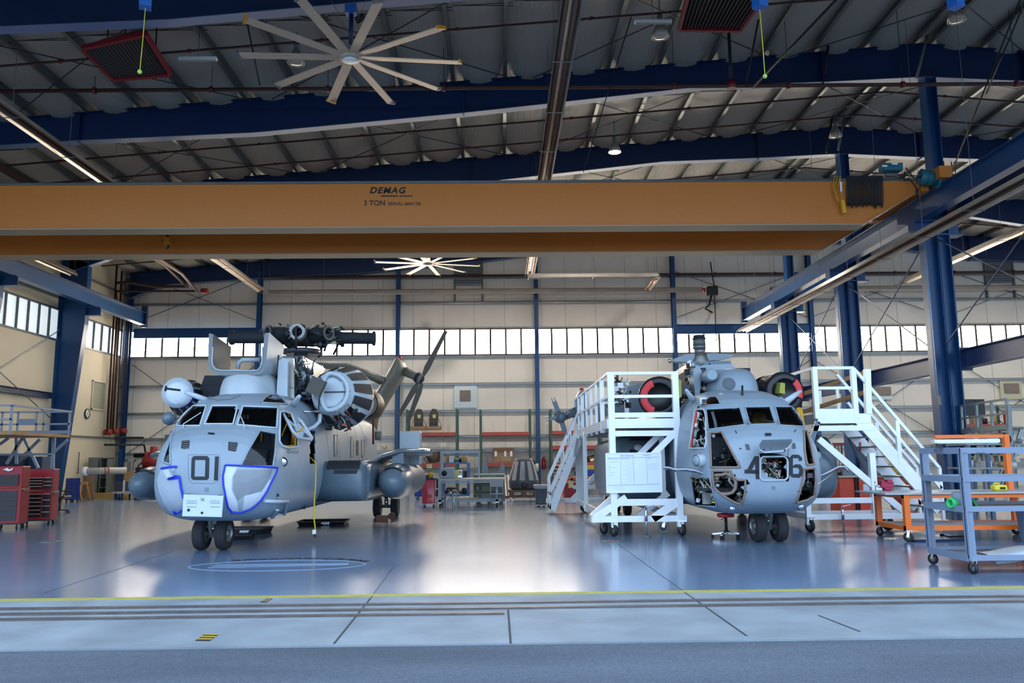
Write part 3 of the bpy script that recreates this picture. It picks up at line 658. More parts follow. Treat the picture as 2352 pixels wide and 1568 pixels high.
# hanging wires
for i, (x1, y1, x2, y2, Y) in enumerate(((1462,0,1340,395,20), (2135,60,2105,180,22.3), (1905,80,1895,170,22.3), (1940,265,1925,345,28), (1912,265,1898,350,28))):
    t = thing('roof_strut', at(x1, y1, Y), ('thin cable slanting down past the middle tube heater', 'light strut rising from the first crane column to the roof', 'dark strut rising from the first crane column to the roof', 'light strut rising from the second crane column to the roof', 'dark strut rising from the second crane column to the roof')[i], 'rod')
    MB().tube([at(x1, y1, Y), at(x2, y2, Y)], .014 if i == 0 else .04, 6).build('rod', (DGAL if i in (1,3) else BLACK) if i else BLACK, t)
# ---------------- helicopters ----------------
HG = mat('helicopter grey', '8e9ca7', .4, var=.07, scale=1.6, bump=.03, bscale=5)
HG2 = mat('light helicopter grey', 'b6c0c6', .4, var=.05, scale=3)
HGD = mat('dark haze grey', '63727c', .27, var=.12, scale=2.2)
HOL = mat('weathered olive grey', '77776a', .45, var=.1, scale=2)
HDK = mat('cockpit interior black', '2a2e34', .75)
HSK = mat('black non skid', '24272c', .7)
SEAL = mat('primer seal', '8b7668', .6)
GLASS = bpy.data.materials.new('tinted window glass'); GLASS.use_nodes = True
_nt = GLASS.node_tree; _nt.nodes.clear(); _o = _nt.nodes.new('ShaderNodeOutputMaterial'); _mx = _nt.nodes.new('ShaderNodeMixShader'); _g = _nt.nodes.new('ShaderNodeBsdfGlossy'); _t = _nt.nodes.new('ShaderNodeBsdfTransparent'); _fr = _nt.nodes.new('ShaderNodeFresnel')
_g.inputs['Roughness'].default_value = .03; _t.inputs[0].default_value = (.62, .66, .68, 1); _fr.inputs[0].default_value = 1.55
_nt.links.new(_fr.outputs[0], _mx.inputs[0]); _nt.links.new(_t.outputs[0], _mx.inputs[1]); _nt.links.new(_g.outputs[0], _mx.inputs[2]); _nt.links.new(_mx.outputs[0], _o.inputs[0])
FILM = mat('masking film', 'e6edf5', .22, alpha=.3, bump=1.0, bscale=6, spec=.8)
TAPE = mat('blue masking tape', '1538c8', .6)
YCR = mat('chromate yellow', 'd0951c', .5); DUCT = mat('white wrapped duct', 'e6e8ea', .5); WIRE = mat('silver wiring', 'c0bda8', .35, .5); ZINC = mat('zinc chromate green', '8a8f4a', .6)
REDPL = mat('red intake plug', 'e8474a', .6); TIRE = mat('tyre rubber', '2c2b2d', .75, bump=.1, bscale=30); EXH = mat('burnt exhaust', '5a4638', .5, .4, var=.15)
COP = mat('copper hose', 'b5583c', .45)
ST = [(0,.36,1.0,1.42),(.03,.56,.88,1.62),(.08,.74,.79,1.76),(.16,.88,.72,1.9),(.28,.98,.66,2.01),(.45,1.05,.6,2.11),(.68,1.09,.55,2.2),(.82,1.1,.53,2.36),(1.0,1.11,.515,2.53),(1.12,1.115,.51,2.62),(1.4,1.13,.5,2.75),(1.8,1.15,.5,2.83),(2.3,1.18,.5,2.88),(3.2,1.2,.5,2.9),(9.3,1.2,.5,2.9),(10.2,1.2,.62,2.9),(11.6,1.2,1.3,2.86),(13.5,.95,1.9,2.82),(15.5,.6,2.2,2.75)]
_sl = [s[0] for s in ST]
def sec(y):
    w_ = np.interp(y, _sl, [s[1] for s in ST]); a = np.interp(y, _sl, [s[2] for s in ST]); b = np.interp(y, _sl, [s[3] for s in ST]); return w_, a, b
def secpt(y, t, off=0.0):
    w_, a, b = sec(y); c = (a+b)/2; h = (b-a)/2; n = 2.3+min(1.5, y*2.4)
    ct, st = math.cos(t), math.sin(t)
    x = abs(ct)**(2/n)*(1 if ct > 0 else -1); z = abs(st)**(2/n)*(1 if st > 0 else -1)
    zz_ = c+h*z; tp = 1-.19*max(0, min(1, (zz_-1.25)/1.65))**1.4
    return (x*w_*tp*(1-off), y+off*.6, c+h*z*(1-off))
class Heli:
    def __init__(s, P0, ax, name_loc):
        s.P0 = V((P0[0], P0[1], 0)); s.ya = V((ax, 1, 0)).normalized(); s.xa = V((s.ya.y, -s.ya.x, 0))
    def L(s, x, y, z): return s.P0 + s.xa*x + s.ya*y + V((0,0,z))
    def fuselage(s, t, holes):
        ys = list(np.arange(0, 2.2, .028))+list(np.arange(2.2, 5, .1))+list(np.arange(5, 15.5, .3))+[15.5]; nth = 190
        rings = [[s.L(*secpt(y, 2*math.pi*j/nth)) for j in range(nth)] for y in ys]
        s.full = MB().loft(rings); cen = s.L(0, 0, 1.2); k = len(s.full.v); s.full.v.append(cen)
        s.full.f += [(k, (j+1)%nth, j) for j in range(nth)]; s.full.sm += [True]*nth
        s.bvh = BVHTree.FromPolygons([tuple(v) for v in s.full.v], s.full.f)
        keep = []; 
        for f in s.full.f:
            c = sum((s.full.v[i] for i in f), V((0,0,0)))/len(f)
            ok = True
            if c.y < s.P0.y+4.5:
                d = c-EY; z = d.dot(_f); px = 1176+FPX*d.dot(_r)/z; py = 784-FPX*d.dot(_u)/z
                for h in holes:
                    if inside(px, py, h):
                        hh = s.bvh.ray_cast(EY, d.normalized())
                        if hh[0] is not None and (hh[0]-c).length < .3: ok = False; break
            keep.append(ok)
        m1 = MB(); m1.v = list(s.full.v); m1.f = [f for f, o in zip(s.full.f, keep) if o]; m1.sm = [True]*len(m1.f)
        s.fus = m1.build('fuselage', HG, t)
        rin = [[s.L(*secpt(y, 2*math.pi*j/nth, .035)) for j in range(nth)] for y in ys]
        m2 = MB().loft(rin); m2.v.append(s.L(0, .03, 1.2)); m2.f += [(k, (j+1)%nth, j) for j in range(nth)]; m2.sm += [True]*nth
        m2.f = [f for f, o in zip(m2.f, keep) if o]; m2.sm = [True]*len(m2.f); m2.build('interior_liner', HDK, s.fus)
        return s.fus
    def hit(s, x, y, off=.006):
        sg = 1 if x < s.cx else -1
        for k in range(60):
            d = ray(x+sg*k*1.0, y).normalized(); h = s.bvh.ray_cast(EY, d)
            if h[0] is not None and h[0].y < s.P0.y+13:
                n = h[1]; n = -n if n.dot(d) > 0 else n
                return h[0]+n*off
        return at(x, y, s.P0.y+1)
    def patch(s, poly, name, m, parent, off=.006, sp=5):
        bd = []
        for i in range(len(poly)):
            a, b = poly[i], poly[(i+1)%len(poly)]; n = max(1, int(math.dist(a, b)/sp))
            for k in range(n): bd.append((a[0]+(b[0]-a[0])*k/n, a[1]+(b[1]-a[1])*k/n))
        xs_ = [p[0] for p in bd]; ys_ = [p[1] for p in bd]; ins = []
        for gx in np.arange(min(xs_)+sp/2, max(xs_), sp):
            for gy in np.arange(min(ys_)+sp/2, max(ys_), sp):
                if inside(gx, gy, poly) and min(math.dist((gx, gy), q) for q in bd) > sp*.45: ins.append((gx, gy))
        nb = len(bd)
        r_ = delaunay_2d_cdt([V(p) for p in bd+ins], [(i, (i+1)%nb) for i in range(nb)], [], 1, 1e-4)
        mb = MB().add([s.hit(p.x, p.y, off) for p in r_[0]], [tuple(f) for f in r_[2]], True)
        return mb.build(name, m, parent) if name else mb
    def edge(s, poly, name, m, parent, r=.018, closed=True, off=.008, step=4):
        pts = []
        P = list(poly)+([poly[0]] if closed else [])
        for a, b in zip(P, P[1:]):
            n = max(1, int(math.dist(a, b)/step))
            for k in range(n): pts.append(s.hit(a[0]+(b[0]-a[0])*k/n, a[1]+(b[1]-a[1])*k/n, off))
        pts.append(s.hit(*P[-1], off)); q = [pts[0]]
        for p in pts[1:]:
            if (p-q[-1]).length > .01: q.append(p)
        mb = MB().tube(q, r, 6, caps=not closed); return mb.build(name, m, parent) if name else mb
    def seam(s, y, t, t0=-.2, t1=3.34):
        pts = [s.L(*secpt(y, a, -.002)) for a in np.linspace(t0, t1, 40)]; return MB().tube(pts, .0035, 4)
def inside(x, y, poly):
    c = False; j = len(poly)-1
    for i in range(len(poly)):
        xi, yi = poly[i]; xj, yj = poly[j]
        if (yi > y) != (yj > y) and x < (xj-xi)*(y-yi)/(yj-yi)+xi: c = not c
        j = i
    return c
def wheel(c, r, w_, ax, parent, hubm=GREYM, nm='wheel'):
    ax = V(ax).normalized(); c = V(c)
    o = MB().lathe([(r*.55,-w_/2),(r*.8,-w_/2),(r*.94,-w_*.42),(r,-w_*.2),(r*.985,-w_*.19),(r,-w_*.17),(r*1.0,-.006),(r*.985,0),(r,.006),(r,w_*.17),(r*.985,w_*.19),(r,w_*.2),(r*.94,w_*.42),(r*.8,w_/2),(r*.55,w_/2)], c, ax, 40, caps=False).build('tyre', TIRE, parent)
    o.name = nm
    hb = MB().lathe([(r*.56,-w_*.46),(r*.5,-w_*.3),(r*.28,-w_*.25),(r*.25,-w_*.42),(0,-w_*.44)], c, ax, 20, caps=False).lathe([(r*.56,w_*.46),(r*.5,w_*.3),(r*.28,w_*.25),(r*.25,w_*.42),(0,w_*.44)], c, ax, 20, caps=False)
    for k in range(8):
        a = ax.orthogonal().normalized(); b = ax.cross(a); q = c+(a*math.cos(k*math.pi/4)+b*math.sin(k*math.pi/4))*r*.4
        hb.cyl(q-ax*w_*.4, q+ax*w_*.4, r*.05, 6)
    hb.build('wheel_hub', hubm, o); return o
def clutter(H, box, n, seed, parent, mats, r=(.008,.03), names='wiring'):
    rr = random.Random(seed); (x0,x1),(y0,y1),(z0,z1) = box; ms = {m: MB() for m in mats}
    def P(): return H.L(rr.uniform(x0,x1), rr.uniform(y0,y1), rr.uniform(z0,z1))
    for i in range(n):
        m = ms[rr.choice(mats)]; k = rr.random()
        if k < .55:
            p = P(); q = P(); q = p+(q-p)*min(1,.2/max(.01,(q-p).length)); e = P(); e = q+(e-q)*min(1,.15/max(.01,(e-q).length)); m.tube([p, p.lerp(q,.5)+V((rr.gauss(0,.02),0,rr.gauss(0,.02))), q, e], rr.uniform(*r), 6)
        elif k < .8:
            p = P(); a = V((rr.gauss(0,1), rr.gauss(0,1), rr.gauss(0,1))).normalized(); L_ = rr.uniform(.03,.12); m.cyl(p, p+a*L_, rr.uniform(.015,.05), 10)
        else: m.cbox(P(), (rr.uniform(.03,.13), rr.uniform(.03,.1), rr.uniform(.03,.12)), rr.uniform(-.4,.4), rr.uniform(-.4,.4))
    for m, b in ms.items():
        if b.v: tag(b.build(names, m, parent), kind='stuff')
def cockpit(H, t, duct=True):
    L = H.L
    MB().prism([L(-1.05,.5,.95), L(1.05,.5,.95), L(1.1,2.9,.95), L(-1.1,2.9,.95)], (0,0,.05)).build('cockpit_floor', HDK, t)
    MB().prism([L(-.98,2.9,.6), L(.98,2.9,.6), L(.9,2.9,2.6), L(-.9,2.9,2.6)], H.ya*.05).build('bulkhead', HDK, t)
    MB().prism([L(-.8,.75,1.9), L(.8,.75,1.9), L(.8,.62,1.55), L(-.8,.62,1.55)], H.ya*.12).build('instrument_panel', HDK, t)
    for sx in (-.5, .5):
        se = MB().prism([L(sx-.25,1.75,1.25), L(sx+.25,1.75,1.25), L(sx+.25,2.2,1.2), L(sx-.25,2.2,1.2)], (0,0,.14)).build('pilot_seat', mat('seat fabric', '3a4048', .9), t)
        MB().prism([L(sx-.26,2.15,1.3), L(sx+.26,2.15,1.3), L(sx+.24,2.4,2.1), L(sx-.24,2.4,2.1)], H.ya*.12).build('backrest', mat('seat fabric'  , '3a4048'), se)
        MB().prism([L(sx-.15,2.36,2.12), L(sx+.15,2.36,2.12), L(sx+.13,2.4,2.36), L(sx-.13,2.4,2.36)], H.ya*.1).build('headrest', mat('seat fabric', '3a4048'), se)
        for k in (-.3, .3): MB().bar(L(sx+k,2.3,1.0), L(sx+k,2.42,2.2), .03).build('seat_rail', YCR, se)
    oc = MB()
    for k in range(3): oc.cyl(L(.02+k*.07,1.6,2.42), L(.02+k*.07,1.6,2.34), .02, 8)
    oc.build('engine_levers', WIRE, t)
    clutter(H, ((-.9,.9),(1.3,2.6),(1.0,2.35)), 26, 5, t, [HDK, WIRE, BPLAS], (.006,.018))
    clutter(H, ((-.95,.95),(.45,1.1),(.95,1.35)), 30, 9, t, [HDK, WIRE, BPLAS, DUCT], (.008,.02))
def nose_gear(H, t, y, castor=0, gx=0):
    L = lambda a, b, c: H.L(a+gx, b, c); g = MB().cyl(L(0,y,.95), L(0,y,.5), .085, 16).cyl(L(0,y,.62), L(0,y,.42), .1, 16).build('nose_gear', HG2, t)
    MB().cyl(L(0,y,.5), L(0,y,.24), .05, 14).build('oleo_piston', CHROME, g)
    ax = H.xa*math.cos(castor)+H.ya*math.sin(castor)
    MB().cyl(L(0,y,.28)-ax*.26, L(0,y,.28)+ax*.26, .04, 12).cyl(L(0,y,.22), L(0,y,.36), .08, 12).build('axle', DGAL, g)
    tor = MB().bar(L(0,y-.12,.5), L(0,y-.2,.4), .05, .02).bar(L(0,y-.2,.4), L(0,y-.1,.28), .05, .02).cyl(L(-.06,y-.1,.42), L(.06,y-.1,.42), .03, 8); tor.build('torque_link', GREYM, g)
    for k in (-1, 1):
        w_ = wheel(L(0,y,.285)+ax*k*.2, .285, .2, ax, t, GREYM)
    return g
def main_gear(H, t, sx, y):
    L = H.L; g = MB().cyl(L(sx,y,1.0), L(sx,y,.55), .09, 14).build('main_gear_leg', HGD, t); MB().cyl(L(sx,y,.55), L(sx,y,.28), .055, 12).build('oleo_piston', CHROME, g)
    MB().cyl(L(sx-.26,y,.3), L(sx+.26,y,.3), .045, 10).build('axle', DGAL, g)
    for k in (-1, 1): wheel(L(sx+k*.24,y,.3), .3, .2, H.xa, t, DGAL)
def sponson(H, t, sg, y0=3.45, y1=8.6, x1=2.15, zc=1.12, hh=.43, m=HGD):
    rings = []; L = H.L
    for x, k in ((1.0,1.0),(1.9,1.0),(2.1,.99),(x1-.1,.93),(x1-.02,.8),(x1,.55),(x1+.01,.05)):
        g = []
        for j in range(48):
            a = 2*math.pi*j/48; n = 3.2; c_, s_ = math.cos(a), math.sin(a)
            yy = (abs(c_)**(2/2.3))*(1 if c_ > 0 else -1); zz_ = (abs(s_)**(2/2.3))*(1 if s_ > 0 else -1)
            # long flat middle with rounded ends
            half = (y1-y0)/2; yv = (y0+y1)/2+(half-hh)*(1 if c_ > 0 else -1)*min(1, abs(c_)*6)+hh*yy*k
            g.append(L(sg*x, yv, zc+hh*zz_*k))
        rings.append(g)
    return MB().loft(rings, caps=True).build('sponson', m, t)
def tank(H, t, x, y0, ln, z, r, m=HGD):
    L = H.L; pr = [(0.001,0),(r*.35,.06),(r*.62,.2),(r*.84,.45),(r*.97,.85),(r,1.25),(r,ln-1.6),(r*.9,ln-1.0),(r*.55,ln-.4),(.02,ln)]
    o = MB().lathe(pr, L(x,y0,z), H.ya, 36).build('drop_tank', m, t)
    for yy in (1.3, 2.0, 2.7): MB().lathe([(r+.002,yy),(r+.002,yy+.012)], L(x,y0,z), H.ya, 36, caps=False).build('tank_seam', HSK, o)
    return o
def arc_patch(H, c, y0, y1, r0, r1, a0, a1, nm, m, parent, n=14, ny=6):
    rows = []
    for j in range(ny+1):
        f = j/ny; y = y0+(y1-y0)*f; r = r0+(r1-r0)*f
        rows.append([H.L(c[0]+r*math.sin(a0+(a1-a0)*k/n), y, c[1]+r*math.cos(a0+(a1-a0)*k/n)) for k in range(n+1)])
    return MB().loft(rows, closed=False).build(nm, m, parent, fix=False)

# ================= left helicopter, number 01 =================
A = Heli((-4.9, 13.9), -.005, None); A.cx = 500; L = A.L
HA = thing('helicopter', A.L(0, 1.2, 0), 'grey heavy helicopter numbered 01 with blue taped plastic film on its nose', 'helicopter')
wl_ = [(418,932),(474,932),(459,978),(407,978)]; wc_ = [(487,932),(546,932),(535.5,974),(470,974)]; wr_ = [(558,933),(638,936),(635,983),(545,976)]
er_ = [(600,925),(609,913),(621,906),(636,907),(648,914),(660,928)]; el_ = [(424,924),(432,915),(444,912),(436,923)]
cr_ = [(597,989),(634,996),(631,1040),(626,1071),(560,1071),(553,1070),(570,1035)]; cl_ = [(402,986),(395,1002),(382,1035),(374,1060),(392,1067),(391,1035),(394,1010)]
sw_ = [(643,946),(652,944),(668,950),(678,975),(684,1005),(683,1026),(662,1029),(648,1025),(641,1013)]; dw_ = [(712,989),(723,990),(723,1062),(712,1061)]
fus = A.fuselage(HA, [wl_, wc_, wr_, er_, el_, cr_, cl_, sw_, dw_])
for p, nm in ((wl_,'windshield_pane'),(wc_,'windshield_pane'),(wr_,'windshield_pane'),(er_,'eyebrow_window'),(el_,'eyebrow_window'),(cr_,'chin_window'),(cl_,'chin_window')):
    o = A.patch(p, nm, GLASS, HA, -.002); A.edge(p, 'window_frame', HG2 if 'wind' in nm[:4] else HG, o, .017)
    A.edge(p, 'window_seal', BPLAS, o, .008, off=.0)
cockpit(A, HA)
# open side window
o = A.edge(sw_, 'side_window_frame', HG2, HA, .022)
A.edge([(682,1003),(681,1023),(662,1025),(648,1021)], 'yellow_sill', YCR, o, .022, closed=False, off=-.03)
pw = [A.hit(646,942,.05), A.hit(676,945,.1), at(716,1008,15.6), at(688,1006,15.1)]
P3 = [at(646,941,15.35), at(668,948,15.9), at(693,968,16.0), at(717,1005,16.0), at(714,1011,15.9), at(684,1004,15.2), at(672,990,15.1)]
ow = thing('open_side_window', P3[0], None); ow.parent = HA; ow.location = P3[0]-wloc(HA)
MB().tube(P3+[P3[0]], .03, 8).build('window_frame', HG2, ow); MB().add(P3, [tuple(range(len(P3)))]).build('pane', GLASS, ow)
for a, b in (((646,1002),(665,958)), ((663,950),(675,1020)), ((680,1005),(698,978))): MB().tube([at(*a,15.6), at(*b,15.7)], .016, 6).build('yellow_stay', YCR, ow)
MB().tube([at(666,948,15.8), at(671,985,15.7), at(676,1018,15.6)], .03, 8).build('yellow_pillar', YCR, ow)
dd = A.patch([(713,990),(722,991),(722,1061),(713,1060)], 'door_slot', BPLAS, HA, -.12); 
for k in range(4): A.patch([(714,994+k*17),(721,995+k*17),(721,1004+k*17),(714,1003+k*17)], 'slot_pane', GREYM, dd, -.08)
for x, y0, y1 in ((770,999,1046),(808,1004,1049),(833,1010,1050)):
    o = A.patch([(x-2.5,y0+3),(x,y0),(x+2.5,y0+3),(x+2.5,y1-3),(x,y1),(x-2.5,y1-3)], 'cabin_window', GREYM, HA, .012, 4); A.edge([(x-3,y0),(x+3,y0),(x+3,y1),(x-3,y1)], 'window_rim', HGD, o, .014)
o = A.patch([(818,1011),(823,1012),(823,1046),(818,1045)], 'cabin_vent', HSK, HA, .012, 4)
# number
zero = [(441,1051),(446,1047),(476,1047),(481,1052),(480,1097),(476,1102),(444,1102),(439,1097)]; zin = [(448,1056),(472,1056),(471,1094),(447,1094)]
for q in ([(446,1047),(476,1047),(481,1052),(481,1056),(440,1056),(441,1051)], [(440,1056),(448,1056),(447,1094),(439,1094)], [(472,1056),(481,1056),(480,1094),(471,1094)], [(439,1094),(480,1094),(480,1097),(476,1102),(444,1102),(439,1097)]):
    A.patch(q, 'number_zero', HSK, HA, .005, 4)
A.patch([(494,1048),(503,1048),(500.5,1103),(491.5,1103)], 'number_one', HSK, HA, .005, 4)
A.edge([(433,1044),(503,1044),(506,1055),(504,1095),(499,1106),(490,1110),(440,1109),(434,1100),(432,1070)], 'hatch_seam', HGD, HA, .003, off=.002)
for q in ([(419,1012),(433,1011),(436,1013),(434,1029),(424,1031),(416,1029)], [(525,1014),(545,1016),(546,1020),(541,1037),(524,1034)]):
    o = A.patch(q, 'vent_grille', HSK, HA, .008, 4)
    ys_ = [p[1] for p in q]; xs_ = [p[0] for p in q]
    for k in range(4): y = min(ys_)+3+k*5; A.edge([(min(xs_)+2,y),(max(xs_)-2,y+.5)], 'vent_slat', GREYM, o, .006, closed=False, off=.014)
A.patch([(478,995),(493,996),(493,999),(478,998)], 'nose_light', CHROME, HA, .02, 3)
A.edge([(472,1120),(472,1127),(478,1127),(478,1120)], 'tow_hook', GREYM, HA, .006)
A.edge([(470,905),(478,915),(500,919),(530,917),(552,908)], 'roof_seam', HSK, HA, .004, closed=False, off=.003)
# wipers
for a, b, c in (((463,950),(424,978),(421,985)), ((550,950),(560,978),(562,985))):
    MB().tube([A.hit(*a,.03), A.hit(*b,.05), A.hit(*c,.01)], .011, 6).build('wiper_arm', HG2, HA); 
# film and tape
fr1 = [(518,1068),(560,1070),(600,1072),(636,1074),(631,1088),(623,1103),(612,1127),(598,1148),(587,1159),(575,1167),(552,1175),(533,1174),(524,1163),(519,1140),(514,1114),(513,1092)]
A.patch([(545,1078),(626,1078),(619,1100),(600,1128),(562,1138),(545,1150),(535,1125),(536,1095)], 'lower_chin_window', mat('dark chin window glass', '2a3037', .25), HA, .006)  # dark patch standing for the window glass under the film
for q in ([(519,1070),(546,1072),(534,1095),(532,1125),(545,1150),(548,1173),(534,1172),(524,1160),(516,1112),(515,1092)], [(562,1138),(600,1128),(619,1100),(621,1104),(610,1126),(597,1146),(575,1164),(556,1172)]): A.patch(q, 'white_film_fold', mat('white film', 'e9eef4', .3, alpha=.8, bump=1, bscale=8), HA, .012)
fm = A.patch(fr1, 'masking_film', FILM, HA, .022); A.edge(fr1, 'blue_tape', TAPE, fm, .017, off=.022)
fr2 = [(373,1076),(392,1073),(407,1072),(398,1085),(413,1096),(417,1120),(423,1144),(419,1170),(407,1180),(392,1173),(378,1152),(367,1125),(364,1100)]
fm = A.patch(fr2, 'masking_film', FILM, HA, .022)
for q in ([(373,1076),(390,1073),(407,1072)], [(400,1093),(413,1094),(417,1120),(423,1144)], [(388,1100),(402,1098),(412,1096)], [(418,1170),(404,1178),(400,1171)]): A.edge(q, 'blue_tape', TAPE, fm, .02, closed=False, off=.024)
MB().prism([A.hit(382,1080,.03), A.hit(394,1078,.03), A.hit(402,1094,.03), A.hit(390,1097,.03)], (0,-.09,0)).build('antenna_block', HG2, HA)
# board hung on the nose
Yb = 13.78; q = [at(421.5,1135,Yb), at(513,1138,Yb), at(509,1187,Yb-.06), at(418.5,1185,Yb-.06)]
bd = MB().prism(q, (0,.02,0)).build('nose_board', mat('pale board', 'bcc8d2', .5), HA)
MB().bar(at(461,1143,Yb-.03), at(469,1150,Yb-.03), .005).bar(at(469,1143,Yb-.03), at(461,1150,Yb-.03), .005).build('board_cross', HSK, bd)
for x, y in ((433,1171),(464,1178)): MB().lathe([(.025,0),(.018,.004)], at(x,y,Yb-.05), (0,-1,0), 12).build('board_ring', HSK, bd)
for y in (1149,1154,1163): 
    MB().bar(at(428,y,Yb-.04), at(452,y+1,Yb-.04), .002, .006).bar(at(482,y,Yb-.04), at(505,y+1,Yb-.04), .002, .006).build('faint_writing', HGD, bd)
MB().bar(q[0]+V((.1,.02,0)), A.hit(428,1136,0), .03).bar(q[1]+V((-.1,.02,0)), A.hit(508,1138,0), .03).build('board_bracket', HGD, bd)
# side lamp, step, rescue arrow, cable
def lamp_pod(H, hx, hy, dr, r, nm='search_light', lens=CHROME):
    p = H.hit(hx, hy, -.1); q = p+V(dr)
    o = MB().lathe([(r*1.1,0),(r*1.1,(q-p).length*.7),(r,(q-p).length)], p, q-p, 20, caps=False).build(nm, HG2, HA if H is A else HB); MB().lathe([(r*.97,-.01),(r*.7,.02),(0,.03)], q, q-p, 20).build('light_lens', lens, o)
lamp_pod(A, 662, 1059, (.08,-.3,0), .085)
MB().tube([A.hit(606,1149,.02), A.hit(630,1149,.05), A.hit(653,1149,.06)], .032, 8).build('entry_step', HG2, HA)
MB().bar(A.hit(654,1147,.06), A.hit(650,1176,.06), .04, .03).tube([A.hit(650,1176,.05), A.hit(637,1178,.03)], .016, 6).bar(A.hit(634,1168,.03), A.hit(634,1186,.03), .06, .03).build('step_bracket', HG2, HA)
mb = MB(); g = text_mb('RESCUE', 1, Matrix.Identity(4), 0, bold=.02); xs_ = [v.x for v in g.v]; ys_ = [v.y for v in g.v]
g.v = [A.hit(666+(v.x-min(xs_))/(max(xs_)-min(xs_))*19, 1041-(v.y-min(ys_))/(max(ys_)-min(ys_))*6, .004+v.z*0) for v in g.v]; g.build('rescue_lettering', HGD, HA, fix=False)
A.patch([(657,1037),(664,1031),(664,1043)], 'rescue_arrow', HGD, HA, .004, 4)
p = [at(713,1050,16.6), at(719,1057,16.45), at(725,1063,16.3), at(725,1110,16.2), at(722,1150,16.2), at(721,1190,16.2), at(724,1212,16.15), at(722,1221,16.15)]
cc = thing('power_cable', p[-1], 'yellow power cable hanging out of the slot in the side of helicopter 01', 'cable')
MB().tube(p, .014, 8).build('cord', mat('yellow cord', 'd9b51e', .5), cc); MB().cbox(p[-1]-V((0,0,.0)), (.06,.06,.08)).build('socket', WHITE, cc); MB().cyl(p[-1]-V((0,0,.03)), p[-1]-V((-.02,0,.1)), .018, 8).build('plug', BLACK, cc)
for y in (2.9, 4.2, 5.5, 6.8, 8.1, 9.4): A.seam(y, 0).build('skin_seam', HGD, HA)
# mirror ball pod and antennas
MB().ball(at(389,961,15.4), .125, 20, (1,1.3,1)).build('radar_pod', HGD, HA); MB().bar(at(400,968,15.4), A.hit(412,972,0), .05).build('pod_arm', HGD, HA)
MB().lathe([(.05,0),(.065,.15),(.04,.5),(.0,.56)], A.hit(674,930,-.02), at(698,895,15.4)-A.hit(674,930,-.02), 12).build('air_probe', HG2, HA)
MB().lathe([(.05,0),(.05,.2),(.035,.42)], A.hit(428,916,-.02), at(414,896,15.2)-A.hit(428,916,-.02), 12).build('air_probe', HG2, HA)
MB().lathe([(.02,0),(.02,.25),(.06,.27)], at(414,896,15.2), at(398,894,15.2)-at(414,896,15.2), 8).build('probe_tip', HSK, HA)
o = MB().tube([at(395,990,15.2), at(378,1040,15.2), at(380,1062,15)], .02, 6).build('side_antenna', HSK, HA)
MB().ball(at(372,1056,15.4), .09, 14).build('side_lamp', CHROME, HA)
# gear
nose_gear(A, HA, 1.2, -.05, -.26)
main_gear(A, HA, 1.78, 9.1); main_gear(A, HA, -1.78, 9.1)
# sponsons and tanks
sp = sponson(A, HA, 1); sponson(A, HA, -1)
def topskid(H, parent, sg, y0, y1, x0, x1, zc, hh, nm='non_skid_panel'):
    rows = []
    for a in np.linspace(.55, 1.75, 12):
        c_, s_ = math.cos(a), math.sin(a); yy = -abs(c_)**(2/2.3)*(1 if c_ > 0 else -1); zz_ = abs(s_)**(2/2.3)
        rows.append([H.L(sg*x, y0+hh+yy*hh*1.004 if a < 1.5 else y0+hh+(a-1.5)*4, zc+hh*zz_*1.008+.004) for x in np.linspace(x0, x1, 5)])
    return MB().loft(rows, closed=False).build(nm, HSK, parent, fix=False)
topskid(A, sp, 1, 3.45, 8, 1.25, 1.95, 1.12, .43)
MB().prism([L(1.42,3.5,1.36), L(1.92,3.5,1.36), L(1.9,3.47,1.28), L(1.42,3.47,1.28)], (0,-.006,0)).build('step_panel', HSK, sp)
MB().lathe([(.5,3.0),(.46,3.4),(.40,4.8)], L(1.9,0.8,1.2), (0,1,0), 4) 
for sg in (1,-1):
    tx_ = 2.55 if sg > 0 else 2.85; tk = tank(A, HA, sg*tx_, 3.9, 5.6, 1.08, .4); arc_patch(A, (sg*tx_, 1.08), 4.18, 5.0, .312, .403, -.65, .75, 'tank_non_skid', HSK, tk)
    rings = [[L(sg*x, y+dy*c_, z+.09*s_) for c_, s_ in [(math.cos(2*math.pi*k/20), math.sin(2*math.pi*k/20)) for k in range(20)]] for x, y, z, dy in ((1.8,5.6,1.3,1.0),(2.2,5.7,1.62,.9),(2.6,5.9,1.75,.8),(3.1,6.0,1.74,.7),(3.25,6.0,1.72,.5))]
    MB().loft(rings, caps=True).build('tank_pylon', HGD, HA)
    MB().prism([L(sg*2.42,5.2,1.4), L(sg*2.68,5.2,1.4), L(sg*2.68,5.2,1.72), L(sg*2.42,5.2,1.72)], A.ya*1.4).build('tank_strut', HGD, HA)
MB().cbox(at(943,1029,21.0), (.52,.5,.85)).build('flare_box', HG2, HA, bevel=.03); MB().bar(at(935,995,21), at(905,1055,21), .04).build('box_stay', HSK, HA)
MB().lathe([(.02,0),(.1,.12),(.16,.5),(.16,.8)], at(975,1040,20.6)-V((0.3,0,0)), (0,1,0), 14)
